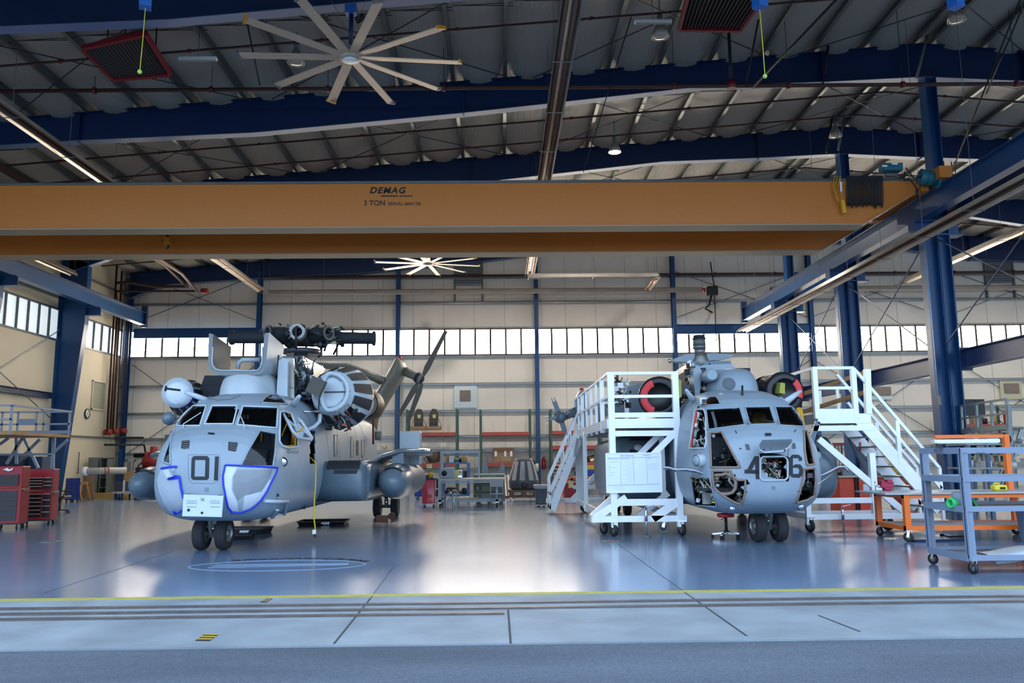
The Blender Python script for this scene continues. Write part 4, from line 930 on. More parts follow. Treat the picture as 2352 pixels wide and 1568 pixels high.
# ---- upper structure ----
def dome(H, t, cx, yc, z0, rx, ry, h, m=HG2):
    rings = []
    for i in range(13):
        f = i/12; ph = f*math.pi/2; k = math.cos(ph)**.45 if f < 1 else .02; zz_ = z0+h*math.sin(ph)**.8
        rings.append([H.L(cx+rx*k*abs(math.cos(a))**.75*(1 if math.cos(a) > 0 else -1), yc+ry*k*abs(math.sin(a))**.75*(1 if math.sin(a) > 0 else -1), zz_) for a in [2*math.pi*j/48 for j in range(48)]])
    return MB().loft(rings).build('front_fairing', m, t)
fd = dome(A, HA, -.3, 3.4, 2.72, .57, .95, .68)
MB().lathe([(0.001,.03),(.09,.02),(.16,0)], at(524,874,16.9), (-.5,-1,.4), 18).build('fairing_lens', mat('murky lens', '7d7c6c', .2), fd)
# U shaped open cowl
Yc0, Yc1 = 16.55, 17.75
def cowl_prof(Y, dz=0):
    pts = [(480,765),(478,800),(478,835),(481,848),(489,857),(503,861),(540,862),(580,862),(598,859),(607,850),(611,835),(614,800),(618,763)]
    return [at(x, y, Yc0)+V((0, Y-Yc0, 0)) for x, y in pts]
o0 = cowl_prof(Yc0); o1 = cowl_prof(Yc1); 
cen = at(547, 780, Yc0)
def inw(P, k, dy=0): 
    return [p+((V((cen.x, p.y, cen.z+.0))-p).normalized()*k) for p in P]
o1 = [p + V((0,0,-.12 if i in (0, 12) else 0)) for i, p in enumerate(o1)]
cw = MB().loft([o0, o1], closed=False).build('raised_cowl', HG2, HA, fix=False)
i0, i1 = inw(o0, .09), inw(o1, .07)
MB().loft([i0, i1], closed=False).build('cowl_inner_skin', mat('cowl inside grey', '55595a', .5, var=.15), cw, fix=False)
for a_, b_ in ((o0, i0), (o1, i1)): MB().loft([a_, b_], closed=False, smooth=False).build('cowl_rim', mat('cowl rim grey', '74797b', .45), cw, fix=False)
MB().tube([p+V((0,-.012,0)) for p in inw(o0, .1)][1:-1], .014, 6).build('rim_bead', HG2, cw)
gr = MB()
for k in range(12): gr.bar(at(612.5,772+k*3,16.9), at(617.5,773+k*3,17.2), .01, .012)
gr.build('cowl_grille', HSK, cw)
MB().tube([at(546,846,17.2), at(548,832,17.2), at(558,826,17.2), at(598,826,17.2)], .05, 10).build('intake_lip', HG2, HA)
MB().lathe([(.34,0),(.36,.2),(.33,.35)], L(.35,3.5,3.25), (0,1,0), 24, caps=False).build('intake_ring', HSK, HA)
MB().tube([at(600,860,17.4), at(618,856,17.4), at(632,840,17.4), at(636,815,17.4)], .06, 8).build('cowl_gasket', HSK, HA)
# deck blocks
MB().prism([at(634,918,17.0), at(660,914,17.0), at(661,826,17.0), at(650,822,17.0), at(640,828,17.0)], (0,.12,0)).build('bulkhead_frame', HG2, HA)
MB().prism([at(650,914,17.2), at(676,922,17.2), at(674,822,17.3), at(650,822,17.3)], (0,.1,0)).build('firewall_panel', mat('bare panel', 'b0ada2', .35, .3), HA)
MB().prism([L(-.6,3.6,2.7), L(.75,3.6,2.7), L(.75,3.6,3.4), L(-.6,3.6,3.4)], A.ya*3.6).build('transmission_deck', HDK, HA)
clutter(A, ((.55,.95),(3.2,3.8),(2.8,3.75)), 46, 11, HA, [HDK, WIRE, BPLAS, HGD], (.008,.02), 'transmission_lines')
MB().prism([at(688,920,17.6), at(718,915,17.6), at(716,850,17.6), at(690,838,17.6)], (0,.15,0)).build('side_cowl', HGD, HA)
MB().prism([at(692,850,17.5), at(716,862,17.5), at(714,880,17.5), at(692,885,17.5)], (0,.04,0)).build('cowl_panel', HG2, HA)
MB().prism([at(700,866,17.4), at(712,868,17.4), at(711,882,17.4), at(700,881,17.4)], (0,.02,0)).build('panel_vent', HSK, HA)
MB().prism([L(-.45,4.2,2.8), L(.6,4.2,2.8), L(.55,4.2,3.85), L(-.4,4.2,3.85)], A.ya*2.2).build('rotor_pylon', HGD, HA)
MB().bar(at(718,905,16.9), at(735,870,16.9), .3, .18, (0,1,0)).build('oil_cooler', mat('cooler core', '4a453d', .6), HA); 
clutter(A, ((1.3,1.9),(3.0,3.7),(2.2,2.75)), 36, 21, HA, [COP, WIRE, BPLAS, HDK], (.012,.03), 'engine_plumbing')
# engines
def engine(H, t, x, z, wrapped, r0=.36, r1=.66):
    L = H.L; sg = 1 if x > 0 else -1; y0, y1 = 3.25, 4.15; x1 = x+.12*sg
    ax = (L(x1,y1,z-.05)-L(x,y0,z)); Lh = ax.length; b = L(x,y0,z)
    o = MB().lathe([(r0*.8,0),(r0+.04,0),(r1*.92,Lh*.72),(r1,Lh*.97),(r1*.97,Lh)], b, ax, 40, caps=False).build('air_filter_barrel', HG2, t)
    axn = ax.normalized(); ua = axn.cross(V((0,0,1))).normalized(); ub = ua.cross(axn)
    for k in range(12):
        a0 = 2*math.pi*k/12+.05; a1 = a0+.36; rows = []
        for f in np.linspace(.16, .9, 7):
            r = (r0+.04)+(r1-r0-.04)*min(1, f/.97)**.85+.015; rows.append([b+ax*f+(ua*math.cos(a)+ub*math.sin(a))*r for a in np.linspace(a0, a1, 6)])
        s_ = MB().loft(rows, closed=False)
        s_.build('filter_screen', SCRN, o, fix=False)
    MB().lathe([(r1*.9,Lh),(r1*.86,Lh+.15),(r1*.8,Lh+.3)], b, ax, 36, caps=False).build('filter_back_ring', HSK, o)
    # D shaped front frame
    pts = [b+(ua*(-sg)*-r0*.0)]; ring = [b-axn*.03+(ua*math.cos(a)*sgx(math.cos(a), sg)+ub*math.sin(a))*(r0+.02) for a in np.linspace(0, 2*math.pi, 33)]
    MB().tube(ring, .05, 10, caps=False).build('filter_lip', HG2, o)
    if wrapped:
        MB().lathe([(.001,-.12),(.15,-.1),(.32,-.03),(r0+.06,.12)], b, axn, 28, caps=False).build('wrap_film', mat('white wrap', 'd5dde4', .35, bump=1, bscale=9), o)
        MB().lathe([(r0+.05,.05),(r0+.1,.18)], b, axn, 28, caps=False).build('blue_tape', TAPE, o)
    else:
        MB().lathe([(.001,.0),(r0-.01,.0)], b, axn, 28, caps=False).build('blanking_plate', HG2, o); MB().bar(b-axn*.02-ua*r0, b-axn*.02+ua*r0, .02).bar(b-axn*.02-ub*r0-ua*r0*.62, b-axn*.02+ub*r0-ua*r0*.62, .02).build('plate_joint', HSK, o)
    n0 = L(x1,y1+.2,z-.08); q_ = r1/.66; nac = MB().lathe([(.5*q_,0),(.52*q_,.3),(.48*q_,.8),(.42*q_,1.3),(.36*q_,1.6)], n0, H.ya, 32, caps=False).build('engine_nacelle', HG2, t)
    MB().lathe([(.53*q_,.0),(.545*q_,.05),(.53*q_,.2)], n0, H.ya, 32, caps=False).build('nacelle_band', HSK, nac)
    MB().lathe([(.34,1.5),(.37,1.75),(.37,2.1),(.33,2.15),(.3,1.6)], n0+H.xa*sg*.05, H.ya+H.xa*.08*sg, 28, caps=False).build('exhaust_pipe', EXH, nac)
    MB().prism([L(sg*.5,3.9,z-.3), L(x1,3.9,z-.3), L(x1,3.9,z+.2), L(sg*.5,3.9,z+.2)], H.ya*1.6).build('engine_mount', HDK, t)
    clutter(H, ((x-.35,x+.45),(y1-.1,y1+.5),(z-.62,z-.3)), 26, 31, o, [COP, WIRE, HDK, BPLAS], (.014,.034), 'engine_plumbing')
def sgx(c, sg): return .45 if c*sg < 0 else 1
SCRN = mat('black filter mesh', '1e2126', .5, bump=1, bscale=60)
engine(A, HA, 1.36, 2.97, False, .37, .68)
engine(A, HA, -1.8, 2.98, True, .2, .4)
MB().tube([at(735,952,16.7), at(734,968,16.6), at(722,980,16.5), at(705,987,16.4)], .04, 8).build('bleed_duct', HG2, HA); MB().tube([at(732,945,16.8), at(715,945,16.6), at(697,945,16.5)], .022, 6).build('actuator_rod', CHROME, HA)
MB().prism([at(470,862,18.4), at(512,862,18.4), at(512,905,18.4), at(455,905,18.4)], (0,.6,0)).build('exhaust_cavity', HDK, HA)
# rotor head
rc = L(-.07, 6.6, 4.62)
rh = MB().lathe([(.2,-.2),(.34,-.18),(.4,-.1),(.42,.1),(.38,.16),(.22,.2),(.0,.22)], rc, (0,0,1), 30).build('rotor_head', HDK, HA)
MB().cyl(rc-V((0,0,1.0)), rc-V((0,0,.3)), .17, 18).build('rotor_mast', GREYM, HA); MB().lathe([(.3,-.42),(.46,-.42),(.47,-.3),(.3,-.29)], rc, (0,0,1), 32).build('swashplate', mat('swashplate grey', '4c4f55', .3, .4), rh)
for k in range(7):
    a = -math.pi/2+.1+k*2*math.pi/7; d = V((math.cos(a), math.sin(a), 0)); ln = 1.85 if k in (2, 5) else (.95 if k else .8)
    arm = MB().lathe([(.16,.3),(.2,.5),(.16,.75),(.15,ln-.06),(.19,ln-.05),(.19,ln),(.13,ln),(.12,ln-.25)], rc+V((0,0,.02)), d+V((0,0,.02)), 20, caps=False).build('blade_sleeve', HDK if k else HOL, rh)
    MB().lathe([(.19,ln+.002),(.125,ln+.002)], rc+V((0,0,.02)), d+V((0,0,.02)), 24, caps=False).build('sleeve_flange', GREYM if k == 0 else HOL, arm)
    fb = MB(); p = rc+V((0,0,.02))+d*(ln+.003); s_ = d.cross(V((0,0,1)))
    for j in range(14): b_ = 2*math.pi*j/14; fb.cyl(p+(s_*math.cos(b_)+V((0,0,1))*math.sin(b_))*.158-d*.0, p+(s_*math.cos(b_)+V((0,0,1))*math.sin(b_))*.158+d*.006, .012, 6)
    fb.build('flange_bolts', HSK, arm)
    MB().tube([rc+d*.75+V((0,0,.18)), rc+d*1.0+V((0,0,.05)), rc+d*.8-V((0,0,.4))], .03, 6).cyl(rc+d*.5+s_*.22+V((0,0,.1)), rc+d*.9+s_*.22+V((0,0,-.02)), .055, 10).build('pitch_link', HDK, arm)
clutter(A, ((-.75,.95),(6.0,7.2),(4.4,4.9)), 150, 41, rh, [HDK, HDK, BPLAS, WIRE, HGD], (.01,.03), 'hydraulic_lines')
# tail
pyl = []
Yt = 28.2
for (xa, ya_), (xb, yb_) in (((815,1000),(862,1000)), ((832,962),(868,962)), ((856,919),(893,919)), ((876,885),(914,885)), ((890,861),(930,861)), ((901,842),(934,845)), ((909,830),(930,834)), ((914,826),(922,827))):
    a = at(xa, ya_, Yt+.3); b = at(xb, yb_, Yt+.3); c = (a+b)/2; h = (b-a).length/2
    pyl.append([c+(b-a).normalized()*h*math.cos(t_)+V((0,1,0))*.9*math.sin(t_) for t_ in [2*math.pi*j/24 for j in range(24)]])
MB().loft(pyl, caps=True).build('tail_pylon', HOL, HA)
MB().cyl(at(918,826,Yt), at(918,818,Yt), .06, 10).build('beacon', RED, HA)
st_ = [at(720,838,Yt), at(760,840,Yt), at(800,843,Yt), at(845,860,Yt), at(888,878,Yt)]
MB().loft([[p+V((0,.6*math.cos(t_),.09*math.sin(t_)*(1+.25*i))) for t_ in [2*math.pi*j/16 for j in range(16)]] for i, p in enumerate(st_)], caps=True).build('stabiliser', HOL, HA)
MB().tube([at(802,858,Yt), at(822,905,Yt-1)], .07, 8).build('stabiliser_strut', HGD, HA)
th = at(962,868,Yt); tr = MB().lathe([(.16,0),(.13,.5),(.2,.56),(.2,.66),(.06,.7)], at(928,852,Yt), th-at(928,852,Yt), 16).build('tail_gearbox', HOL, HA)
MB().ball(th, .2, 14).build('tail_hub', HDK, tr); clutter(A, ((2.05,2.5),(14.2,14.6),(4.3,4.7)), 0, 3, tr, [HDK])
for (x0,y0),(x1,y1),w0 in (((972,862),(1023,759),.2), ((960,878),(917,955),.2), ((969,880),(937,972),.19), ((958,862),(935,850),.12)):
    a = at(x0,y0,Yt); b = at(x1,y1,Yt); d = (b-a).normalized(); s_ = V((-d.z,0,d.x)); c1 = a+d*.3
    MB().prism([a-s_*.05, c1-s_*w0*.5, b-s_*w0*.42, b+s_*w0*.2, c1+s_*w0*.5, a+s_*.05], (0,.05,0)).build('tail_blade', mat('tail blade brown', '50493a', .5), tr)
MB().cyl(L(.4,5,3.65), L(.25,14,3.2), .1, 12).build('tail_drive_shaft', HOL, HA)
MB().bar(at(740,842,19.5), at(700,836,18.5), .04).bar(at(745,848,19.5), at(705,842,18.5), .04).build('support_struts', CHROME, HA)
MB().tube([at(705,822,20), at(706,835,20)], .06, 8).build('red_flag', RED, HA)
MB().tube([at(857,955,22), at(857,1020,22)], .03, 5).build('red_streamer', mat('faded streamer', '7c2430', .7), HA)
MB().cyl(at(862,1000,24), at(876,1000,24), .14, 12).build('tail_lamp_pod', HOL, HA)
# ================= right helicopter, number 416 =================
B = Heli((4.58, 14.2), .045, None); B.cx = 1740; L = B.L
HB = thing('helicopter', B.L(0, 1.2, 0), 'grey heavy helicopter with an open nose bay between the numerals 4 and 6', 'helicopter')
b_side = [(1597,943),(1604,940),(1617,940),(1621,952),(1623,1015),(1619,1029),(1584,1030)]
b_wl = [(1622,940),(1699,936),(1711,976),(1627,987)]; b_wc = [(1711,935),(1768,934),(1781,974),(1722,976)]; b_wr = [(1780,934),(1834,934),(1846,980),(1791,977)]
b_el = [(1606,932),(1618,920),(1630,911),(1643,910),(1649,916),(1655,929)]; b_er = [(1806,913),(1820,917),(1830,924),(1814,925)]
b_cu = [(1631,995),(1657,992),(1700,1073),(1634,1073)]; b_cd = [(1637,1081),(1678,1081),(1684,1094),(1694,1102),(1712,1102),(1711,1132),(1704,1158),(1684,1151),(1659,1136),(1640,1119)]
b_ac = [(1588,1095),(1630,1095),(1634,1110),(1638,1128),(1646,1163),(1598,1159),(1592,1124)]
b_bay = [(1746,1056),(1752,1049),(1801,1048),(1808,1055),(1809,1096),(1803,1102),(1753,1103),(1746,1097)]
b_ru = [(1846,989),(1852,990),(1861,1020),(1870,1066),(1853,1068),(1848,1035)]; b_rd = [(1847,1077),(1871,1075),(1873,1105),(1869,1138),(1855,1147),(1829,1154),(1838,1125),(1843,1103)]
B.fuselage(HB, [b_side, b_wl, b_wc, b_wr, b_el, b_er, b_cu, b_cd, b_ac, b_bay, b_ru, b_rd])
for p, nm in ((b_wl,'windshield_pane'),(b_wc,'windshield_pane'),(b_wr,'windshield_pane'),(b_el,'eyebrow_window'),(b_er,'eyebrow_window')):
    o = B.patch(p, nm, GLASS, HB, -.002); B.edge(p, 'window_frame', HG, o, .015); B.edge(p, 'window_seal', BPLAS, o, .008, off=.0)
for p, nm in ((b_cu,'chin_opening_frame'),(b_cd,'chin_opening_frame'),(b_ru,'chin_opening_frame'),(b_rd,'chin_opening_frame')): B.edge(p, nm, SEAL, HB, .02)
B.edge(b_side, 'side_window_rim', HG2, HB, .02); B.edge([(1600,944),(1594,965),(1588,1000),(1586,1029)], 'red_seal', mat('red seal', 'd8452e', .5), HB, .022, closed=False, off=-.01)
B.edge(b_ac, 'access_opening_rim', HG, HB, .015); B.edge(b_bay, 'bay_rim', HG2, HB, .018)
cockpit(B, HB)
# wrapped duct seen in the side window
dp = [at(1604,945,15.6), at(1600,965,15.6), at(1597,985,15.6), at(1594,1005,15.6), at(1592,1026,15.6)]
for a, b in zip(dp, dp[1:]): MB().tube([a.lerp(b,.06), a.lerp(b,.94)], .045, 10).build('duct_segment', DUCT, HB)
MB().tube([at(1598,1028,15.7), at(1602,1018,15.7), at(1604,1028,15.7)], .035, 10).build('duct_bend', DUCT, HB)
MB().tube([at(1632,996,15.5), at(1640,1000,15.5), at(1636,1030,15.5), at(1633,1045,15.5)], .03, 8).tube([at(1636,945,15.6), at(1642,965,15.6), at(1646,985,15.6)], .03, 8).build('wrapped_pipe', DUCT, HB)
clutter(B, ((-.98,-.7),(1.0,1.6),(1.7,2.6)), 24, 51, HB, [DUCT, WIRE, BPLAS], (.01,.022))
clutter(B, ((-.75,-.1),(.55,1.0),(1.35,1.75)), 30, 52, HB, [DUCT, WIRE, BPLAS, HDK], (.006,.016))
for a, b in (((1838,936),(1846,980)), ((1832,936),(1839,980))): MB().tube([at(*a,15.5), at(*b,15.5)], .035, 8).build('yellow_pillar', YCR, HB)
MB().lathe([(.12,0),(.14,.04),(0,.05)], at(1743,962,16), (0,-1,0), 16).build('yellow_wheel', YCR, HB); MB().bar(at(1745,960,15.9), at(1782,972,15.6), .05).build('control_arm', WIRE, HB)
# avionics bay
MB().prism([L(-.34,.5,1.0), L(.34,.5,1.0), L(.34,.5,1.66), L(-.34,.5,1.66)], B.ya*.04).build('bay_back', HDK, HB)
P_ = [L(x,y,z) for x, y, z in ((-.3,.04,1.02),(.3,.04,1.02),(.3,.45,1.02),(-.3,.45,1.02))]
clutter(B, ((-.22,.26),(.1,.3),(1.1,1.5)), 95, 61, HB, [DUCT, WIRE, BPLAS, HDK, WIRE], (.008,.018), 'bay_wiring')
for x, y, c in ((1768,1062,REDPL),(1780,1060,REDPL),(1760,1058,YCR),(1795,1060,YCR),(1790,1082,REDPL),(1770,1068,COP)): MB().cyl(B.hit(x,y,-.1), B.hit(x,y,-.03), .011, 8).build('bay_cap', c, HB)
# lower opening clutter
MB().lathe([(.13,0),(.18,.02),(.18,.12),(.13,.16)], at(1656,1110,15.35), (0,-1,.1), 26, caps=False).lathe([(.17,.05),(.2,.1)], at(1620,1112,15.7), (0,-1,.1), 24, caps=False).build('green_duct_ring', ZINC, HB)
MB().lathe([(.13,0),(.17,.0),(.18,.1),(.12,.12)], at(1622,1116,15.55), (0,-1,.05), 26, caps=False).build('green_duct_ring', ZINC, HB)
clutter(B, ((-1.08,-.75),(.6,1.1),(.75,1.4)), 60, 71, HB, [DUCT, WIRE, BPLAS, ZINC, WIRE], (.008,.02), 'access_wiring')
clutter(B, ((-.65,-.1),(.35,.7),(.75,1.3)), 26, 72, HB, [HDK, BPLAS, DUCT, WIRE], (.012,.035), 'foot_well_parts')
clutter(B, ((.8,1.0),(.5,1.0),(.8,1.4)), 14, 73, HB, [DUCT, WIRE, COP], (.01,.02), 'foot_well_parts')
MB().cbox(at(1623,1144,14.95), (.14,.1,.2)).build('grey_box', GREYM, HB); MB().cyl(at(1639,1155,14.8), at(1639,1152,14.8), .035, 12).build('yellow_cap', YEL, HB)
lid = [(1640,1096),(1650,1090),(1660,1088),(1668,1085),(1678,1091),(1688,1099),(1691,1112),(1688,1126),(1678,1134),(1662,1138),(1652,1130)]
B.edge([(1640,1091),(1660,1090),(1667,1086),(1684,1096),(1690,1106),(1689,1122),(1682,1132),(1668,1136),(1655,1134)], 'curved_seal', SEAL, HB, .03, closed=False, off=-.02)
# numerals
for q in ([(1733,1047),(1743,1048),(1727,1078),(1716,1078)], [(1710,1078),(1745,1079),(1745,1088),(1710,1087)], [(1733,1047),(1743,1047.5),(1745,1100),(1736,1100)]): B.patch(q, 'number_four', HSK, HB, .005, 4)
for q in ([(1819,1044),(1834,1044),(1834,1052),(1821,1052)], [(1834,1044),(1842,1051),(1842,1058),(1834,1058),(1834,1052)], [(1812,1053),(1819,1044),(1821,1052),(1821,1088),(1819,1096),(1812,1089)],
          [(1821,1088),(1834,1088),(1836,1097),(1819,1096)], [(1834,1088),(1836,1079),(1844,1078),(1843,1090),(1836,1097)], [(1836,1079),(1833,1074),(1838,1066),(1843,1073),(1844,1078)], [(1821,1070),(1826,1066),(1838,1066),(1833,1074),(1821,1074)]): B.patch(q, 'number_six', HSK, HB, .005, 4)
for q in ([(1711,1020),(1720,1020),(1723,1033),(1714,1033)], [(1818,1018),(1826,1017),(1828,1030),(1820,1031)]):
    B.patch(q, 'vent_grille', mat('vent grey', '4a5058', .6), HB, .006, 4)  # dark grey grille patch
for q in ([(1688,989),(1690,989),(1693,996),(1691,996)], [(1827,986),(1829,986),(1825,993),(1823,993)]): B.patch(q, 'wiper_socket', HSK, HB, .008, 2)
B.patch([(1757,996),(1771,996),(1771,1002),(1757,1002)], 'nose_light', CHROME, HB, .02, 3); B.edge([(1774,1117),(1774,1123),(1780,1123),(1780,1117)], 'tow_hook', GREYM, HB, .006); B.edge([(1699,1029),(1702,1029),(1702,1031),(1699,1031)], 'static_port', HSK, HB, .005)
# bay door held open
q = [B.hit(1750,1016,.0), B.hit(1818,1013,.0)]
D_ = [at(1751,1014,14.1), at(1819,1012,14.15), at(1818,1019,13.9), at(1808,1030,13.7), at(1796,1036,13.62), at(1757,1039,13.62), at(1746,1033,13.7), at(1744,1026,13.85)]
o = MB().prism(D_, (0,.0,.03)).build('bay_door', HGD, HB); MB().tube(D_+[D_[0]], .014, 6).build('door_rim', HG2, o)
for x in (1755,1770,1785,1801): MB().cyl(at(x,1033,13.66), at(x,1034.5,13.64), .02, 8).build('door_latch', HSK, o)
MB().tube([at(1811,1022,13.8), B.hit(1810,1050,0)], .006, 6).build('door_stay', WIRE, HB)
# open chin doors
for pts, Y, st in ([(1523,1073),(1535,1073),(1550,1078),(1575,1077),(1600,1081),(1622,1090)], 14.9, ((1606,1088),(1636,1125))), ([(1948,1080),(1940,1071),(1925,1072),(1905,1083),(1890,1090),(1877,1094)], 14.9, ((1920,1082),(1878,1112))):
    P = [at(x, y, Y-.25) for x, y in pts]; Q = [at(x, y+3, Y+.35) for x, y in pts]
    o = MB().loft([P, Q], closed=False).loft([[p-V((0,0,.02)) for p in P], [p-V((0,0,.02)) for p in Q]], closed=False).build('open_chin_door', HGD, HB, fix=False); MB().tube(P, .014, 6).build('door_edge', HG2, o)
    MB().tube([at(*st[0], Y-.1), B.hit(*st[1], 0)], .008, 6).build('door_stay', WIRE, o)
lamp_pod(B, 1612, 1056, (-.22,-.12,0), .1, 'side_pod', HG); 
MB().tube([at(1862,1048,15.2), at(1882,1048,15.2)], .09, 16).build('side_pod', HG, HB)
for x, y in ((1682,1167),(1839,1163)): MB().lathe([(.06,0),(.05,.03),(0,.05)], B.hit(x,y,0), (0,-1,-.2), 16).build('landing_light', CHROME, HB)
for y in (2.9, 4.2, 5.5): B.seam(y, 0).build('skin_seam', HGD, HB)

nose_gear(B, HB, 1.2, .12, .28); main_gear(B, HB, 1.78, 8.4); main_gear(B, HB, -1.78, 8.4)
for sg in (1, -1):
    s_ = sponson(B, HB, sg, 3.2, 9.0, 2.4, 1.3, .72, HGD)
    MB().prism([L(sg*1.4,3.3,2.03), L(sg*1.95,3.3,2.03), L(sg*2.0,6.3,2.04), L(sg*1.4,6.3,2.04)], (0,0,.006)).build('non_skid_panel', HSK, s_)
    MB().prism([L(sg*1.35,3.22,1.62), L(sg*2.0,3.22,1.62), L(sg*1.95,3.6,2.0), L(sg*1.45,3.6,2.0)], (0,-.02,.0)).build('non_skid_front', HSK, s_)
    MB().lathe([(.09,0),(.08,.01),(0,.012)], L(sg*1.8,3.33,1.76), (0,-1,.7), 20).build('filler_cap', mat('cap white', 'c8cdd0', .4), s_)
for a, b in (((1593,922),(1571,888)), ((1828,922),(1845,893))): MB().lathe([(.07,0),(.05,.3),(.03,.5),(.0,.52)], B.hit(*a,-.03), at(*b,15.8)-B.hit(*a,-.03), 12).build('air_probe', HG2, HB)
MB().tube([B.hit(1705,908,0), at(1705,886,15.7)], .02, 8).build('whip_antenna', HSK, HB)
# upper deck
fd = dome(B, HB, .15, 3.2, 2.7, .53, .95, .68, HG); 
mb = MB(); c = at(1674,881,16.15)
MB().lathe([(.13,0),(.12,.012),(0,.014)], c, (-.1,-1,.25), 24).build('fairing_mesh', mat('mesh grey', '6a7278', .5, bump=1, bscale=70), fd)  # round grey mesh grille
MB().prism([at(1598,925,17.2), at(1606,925,17.2), at(1612,850,17.2), at(1600,842,17.2), at(1592,850,17.2)], (0,.5,0)).build('deck_frame', HG, HB)
MB().bar(at(1598,846,17.3), at(1681,842,17.3), .12, .12).bar(at(1681,842,17.3), at(1681,856,17.3), .1, .1).build('deck_frame_top', HG, HB)
MB().prism([at(1618,856,17.6), at(1696,846,17.6), at(1700,862,17.6), at(1620,870,17.6)], (0,.8,0)).build('white_fairing', mat('fairing white', 'dfe3e6', .4), HB)
MB().lathe([(.1,0),(.13,.05),(.13,.5)], at(1636,860,16.6), (0,1,0), 16).build('intake_nozzle', HG, HB)
MB().prism([at(1571,880,19), at(1592,840,19), at(1592,905,19), at(1571,915,19)], (0,.6,0)).build('pylon_rib_frame', ZINC, HB)
MB().prism([L(-.55,3.9,2.7), L(.8,3.9,2.7), L(.8,3.9,3.5), L(-.55,3.9,3.5)], B.ya*3.0).build('transmission_deck', HDK, HB)
clutter(B, ((-.72,-.25),(3.0,3.6),(2.8,3.55)), 90, 81, HB, [WIRE, DUCT, BPLAS, HGD, HDK], (.008,.022), 'transmission_lines')
clutter(B, ((-1.2,-.6),(3.4,4.2),(2.8,3.3)), 30, 82, HB, [WIRE, BPLAS, HDK], (.01,.03), 'engine_plumbing')
MB().prism([L(-.5,4.2,2.8), L(.5,4.2,2.8), L(.45,4.2,3.7), L(-.45,4.2,3.7)], B.ya*2.4).build('rotor_pylon', HGD, HB)
# rotor mast
mc = at(1608, 838, 20.9); s0 = .0
ms = MB().lathe([(.22,-.2),(.24,.1),(.2,.2),(.2,.28),(.15,.3)], mc, (0,0,1), 24).build('rotor_mast', mat('bare mast', '8d8983', .35, .6), HB)
for z0, z1, r, m_ in ((.28,.42,.14,GREYM),(.42,.5,.165,GREYM),(.5,.66,.16,DGAL),(.66,.7,.17,HSK),(.7,.77,.14,HSK)): MB().lathe([(r,z0),(r,z1)], mc, (0,0,1), 24).build('mast_ring', m_, ms)
bm_ = [at(x, y, 20.9) for x, y in ((1537,829),(1548,832),(1585,832),(1650,828),(1676,821),(1682,816),(1672,814),(1640,812),(1575,814),(1548,824))]
MB().prism([p-V((0,.12,0)) for p in bm_], (0,.24,0)).build('lifting_beam', HG, HB); MB().ball(at(1538,829,20.7), .05, 10).build('beam_pin', CHROME, HB)
MB().bar(at(1590,832,20.9), at(1578,846,20.9), .08).bar(at(1634,828,20.9), at(1636,842,20.9), .08).tube([at(1637,836,20.8), at(1641,828,20.8)], .05, 8).build('beam_link', HGD, HB)
# engine covers
def cover(x, z, sgn, red):
    b = L(x, 3.1, z); ax = (B.ya*1.0 + B.xa*(-.25*sgn)).normalized()
    o = MB().lathe([(.3,-.02),(.42,-.04),(.45,.05),(.44,.5),(.36,.75)], b, ax, 36, caps=False).lathe([(0,.12),(.25,.1),(.31,-.02)], b, ax, 36, caps=False).build('intake_cover', mat('black cover', '1d1c20', .35, bump=.2, bscale=6), HB)
    ua = ax.cross(V((0,0,1))).normalized(); ub = ua.cross(ax)
    for a0, a1 in red:
        rows = [[b+ax*dy+(ua*math.cos(a)+ub*math.sin(a))*r for a in np.linspace(a0, a1, 12)] for dy, r in ((-.045,.24),(-.075,.29),(-.075,.34),(-.04,.39))]
        MB().loft(rows, closed=False).build('red_plug', REDPL, o, fix=False)
    MB().lathe([(.43,.7),(.4,.9),(.3,1.9)], b, ax, 30, caps=False).build('engine_case', HDK, HB); return o
cover(-1.36, 2.82, -1, ((R(110),R(175)),(R(185),R(250))))
cover(1.3, 2.88, 1, ((R(-20),R(50)),))
clutter(B, ((-2.4,-1.9),(3.3,3.9),(2.65,3.3)), 36, 91, HB, [WIRE, DUCT, BPLAS], (.01,.03), 'engine_plumbing')
MB().prism([at(1558,916,16.9), at(1566,911,16.9), at(1565,872,16.9), at(1557,872,16.9)], (0,.3,0)).build('green_filter', mat('filter green', 'a7a84c', .7), HB)
MB().prism([at(1790,902,17), at(1803,905,17), at(1803,880,17), at(1793,878,17)], (0,.3,0)).build('green_filter', mat('filter green', 'a7a84c', .7), HB)
MB().prism([at(1751,905,17.3), at(1790,905,17.3), at(1794,878,17.3), at(1760,877,17.3), at(1752,884,17.3)], (0,.8,0)).build('intake_duct_cover', mat('black cover', '1d1c20'), HB)
MB().prism([at(1567,905,16.9), at(1580,905,16.9), at(1585,890,16.9), at(1575,880,16.9), at(1566,879,16.9)], (0,.6,0)).build('intake_duct_cover', mat('black cover', '1d1c20'), HB)
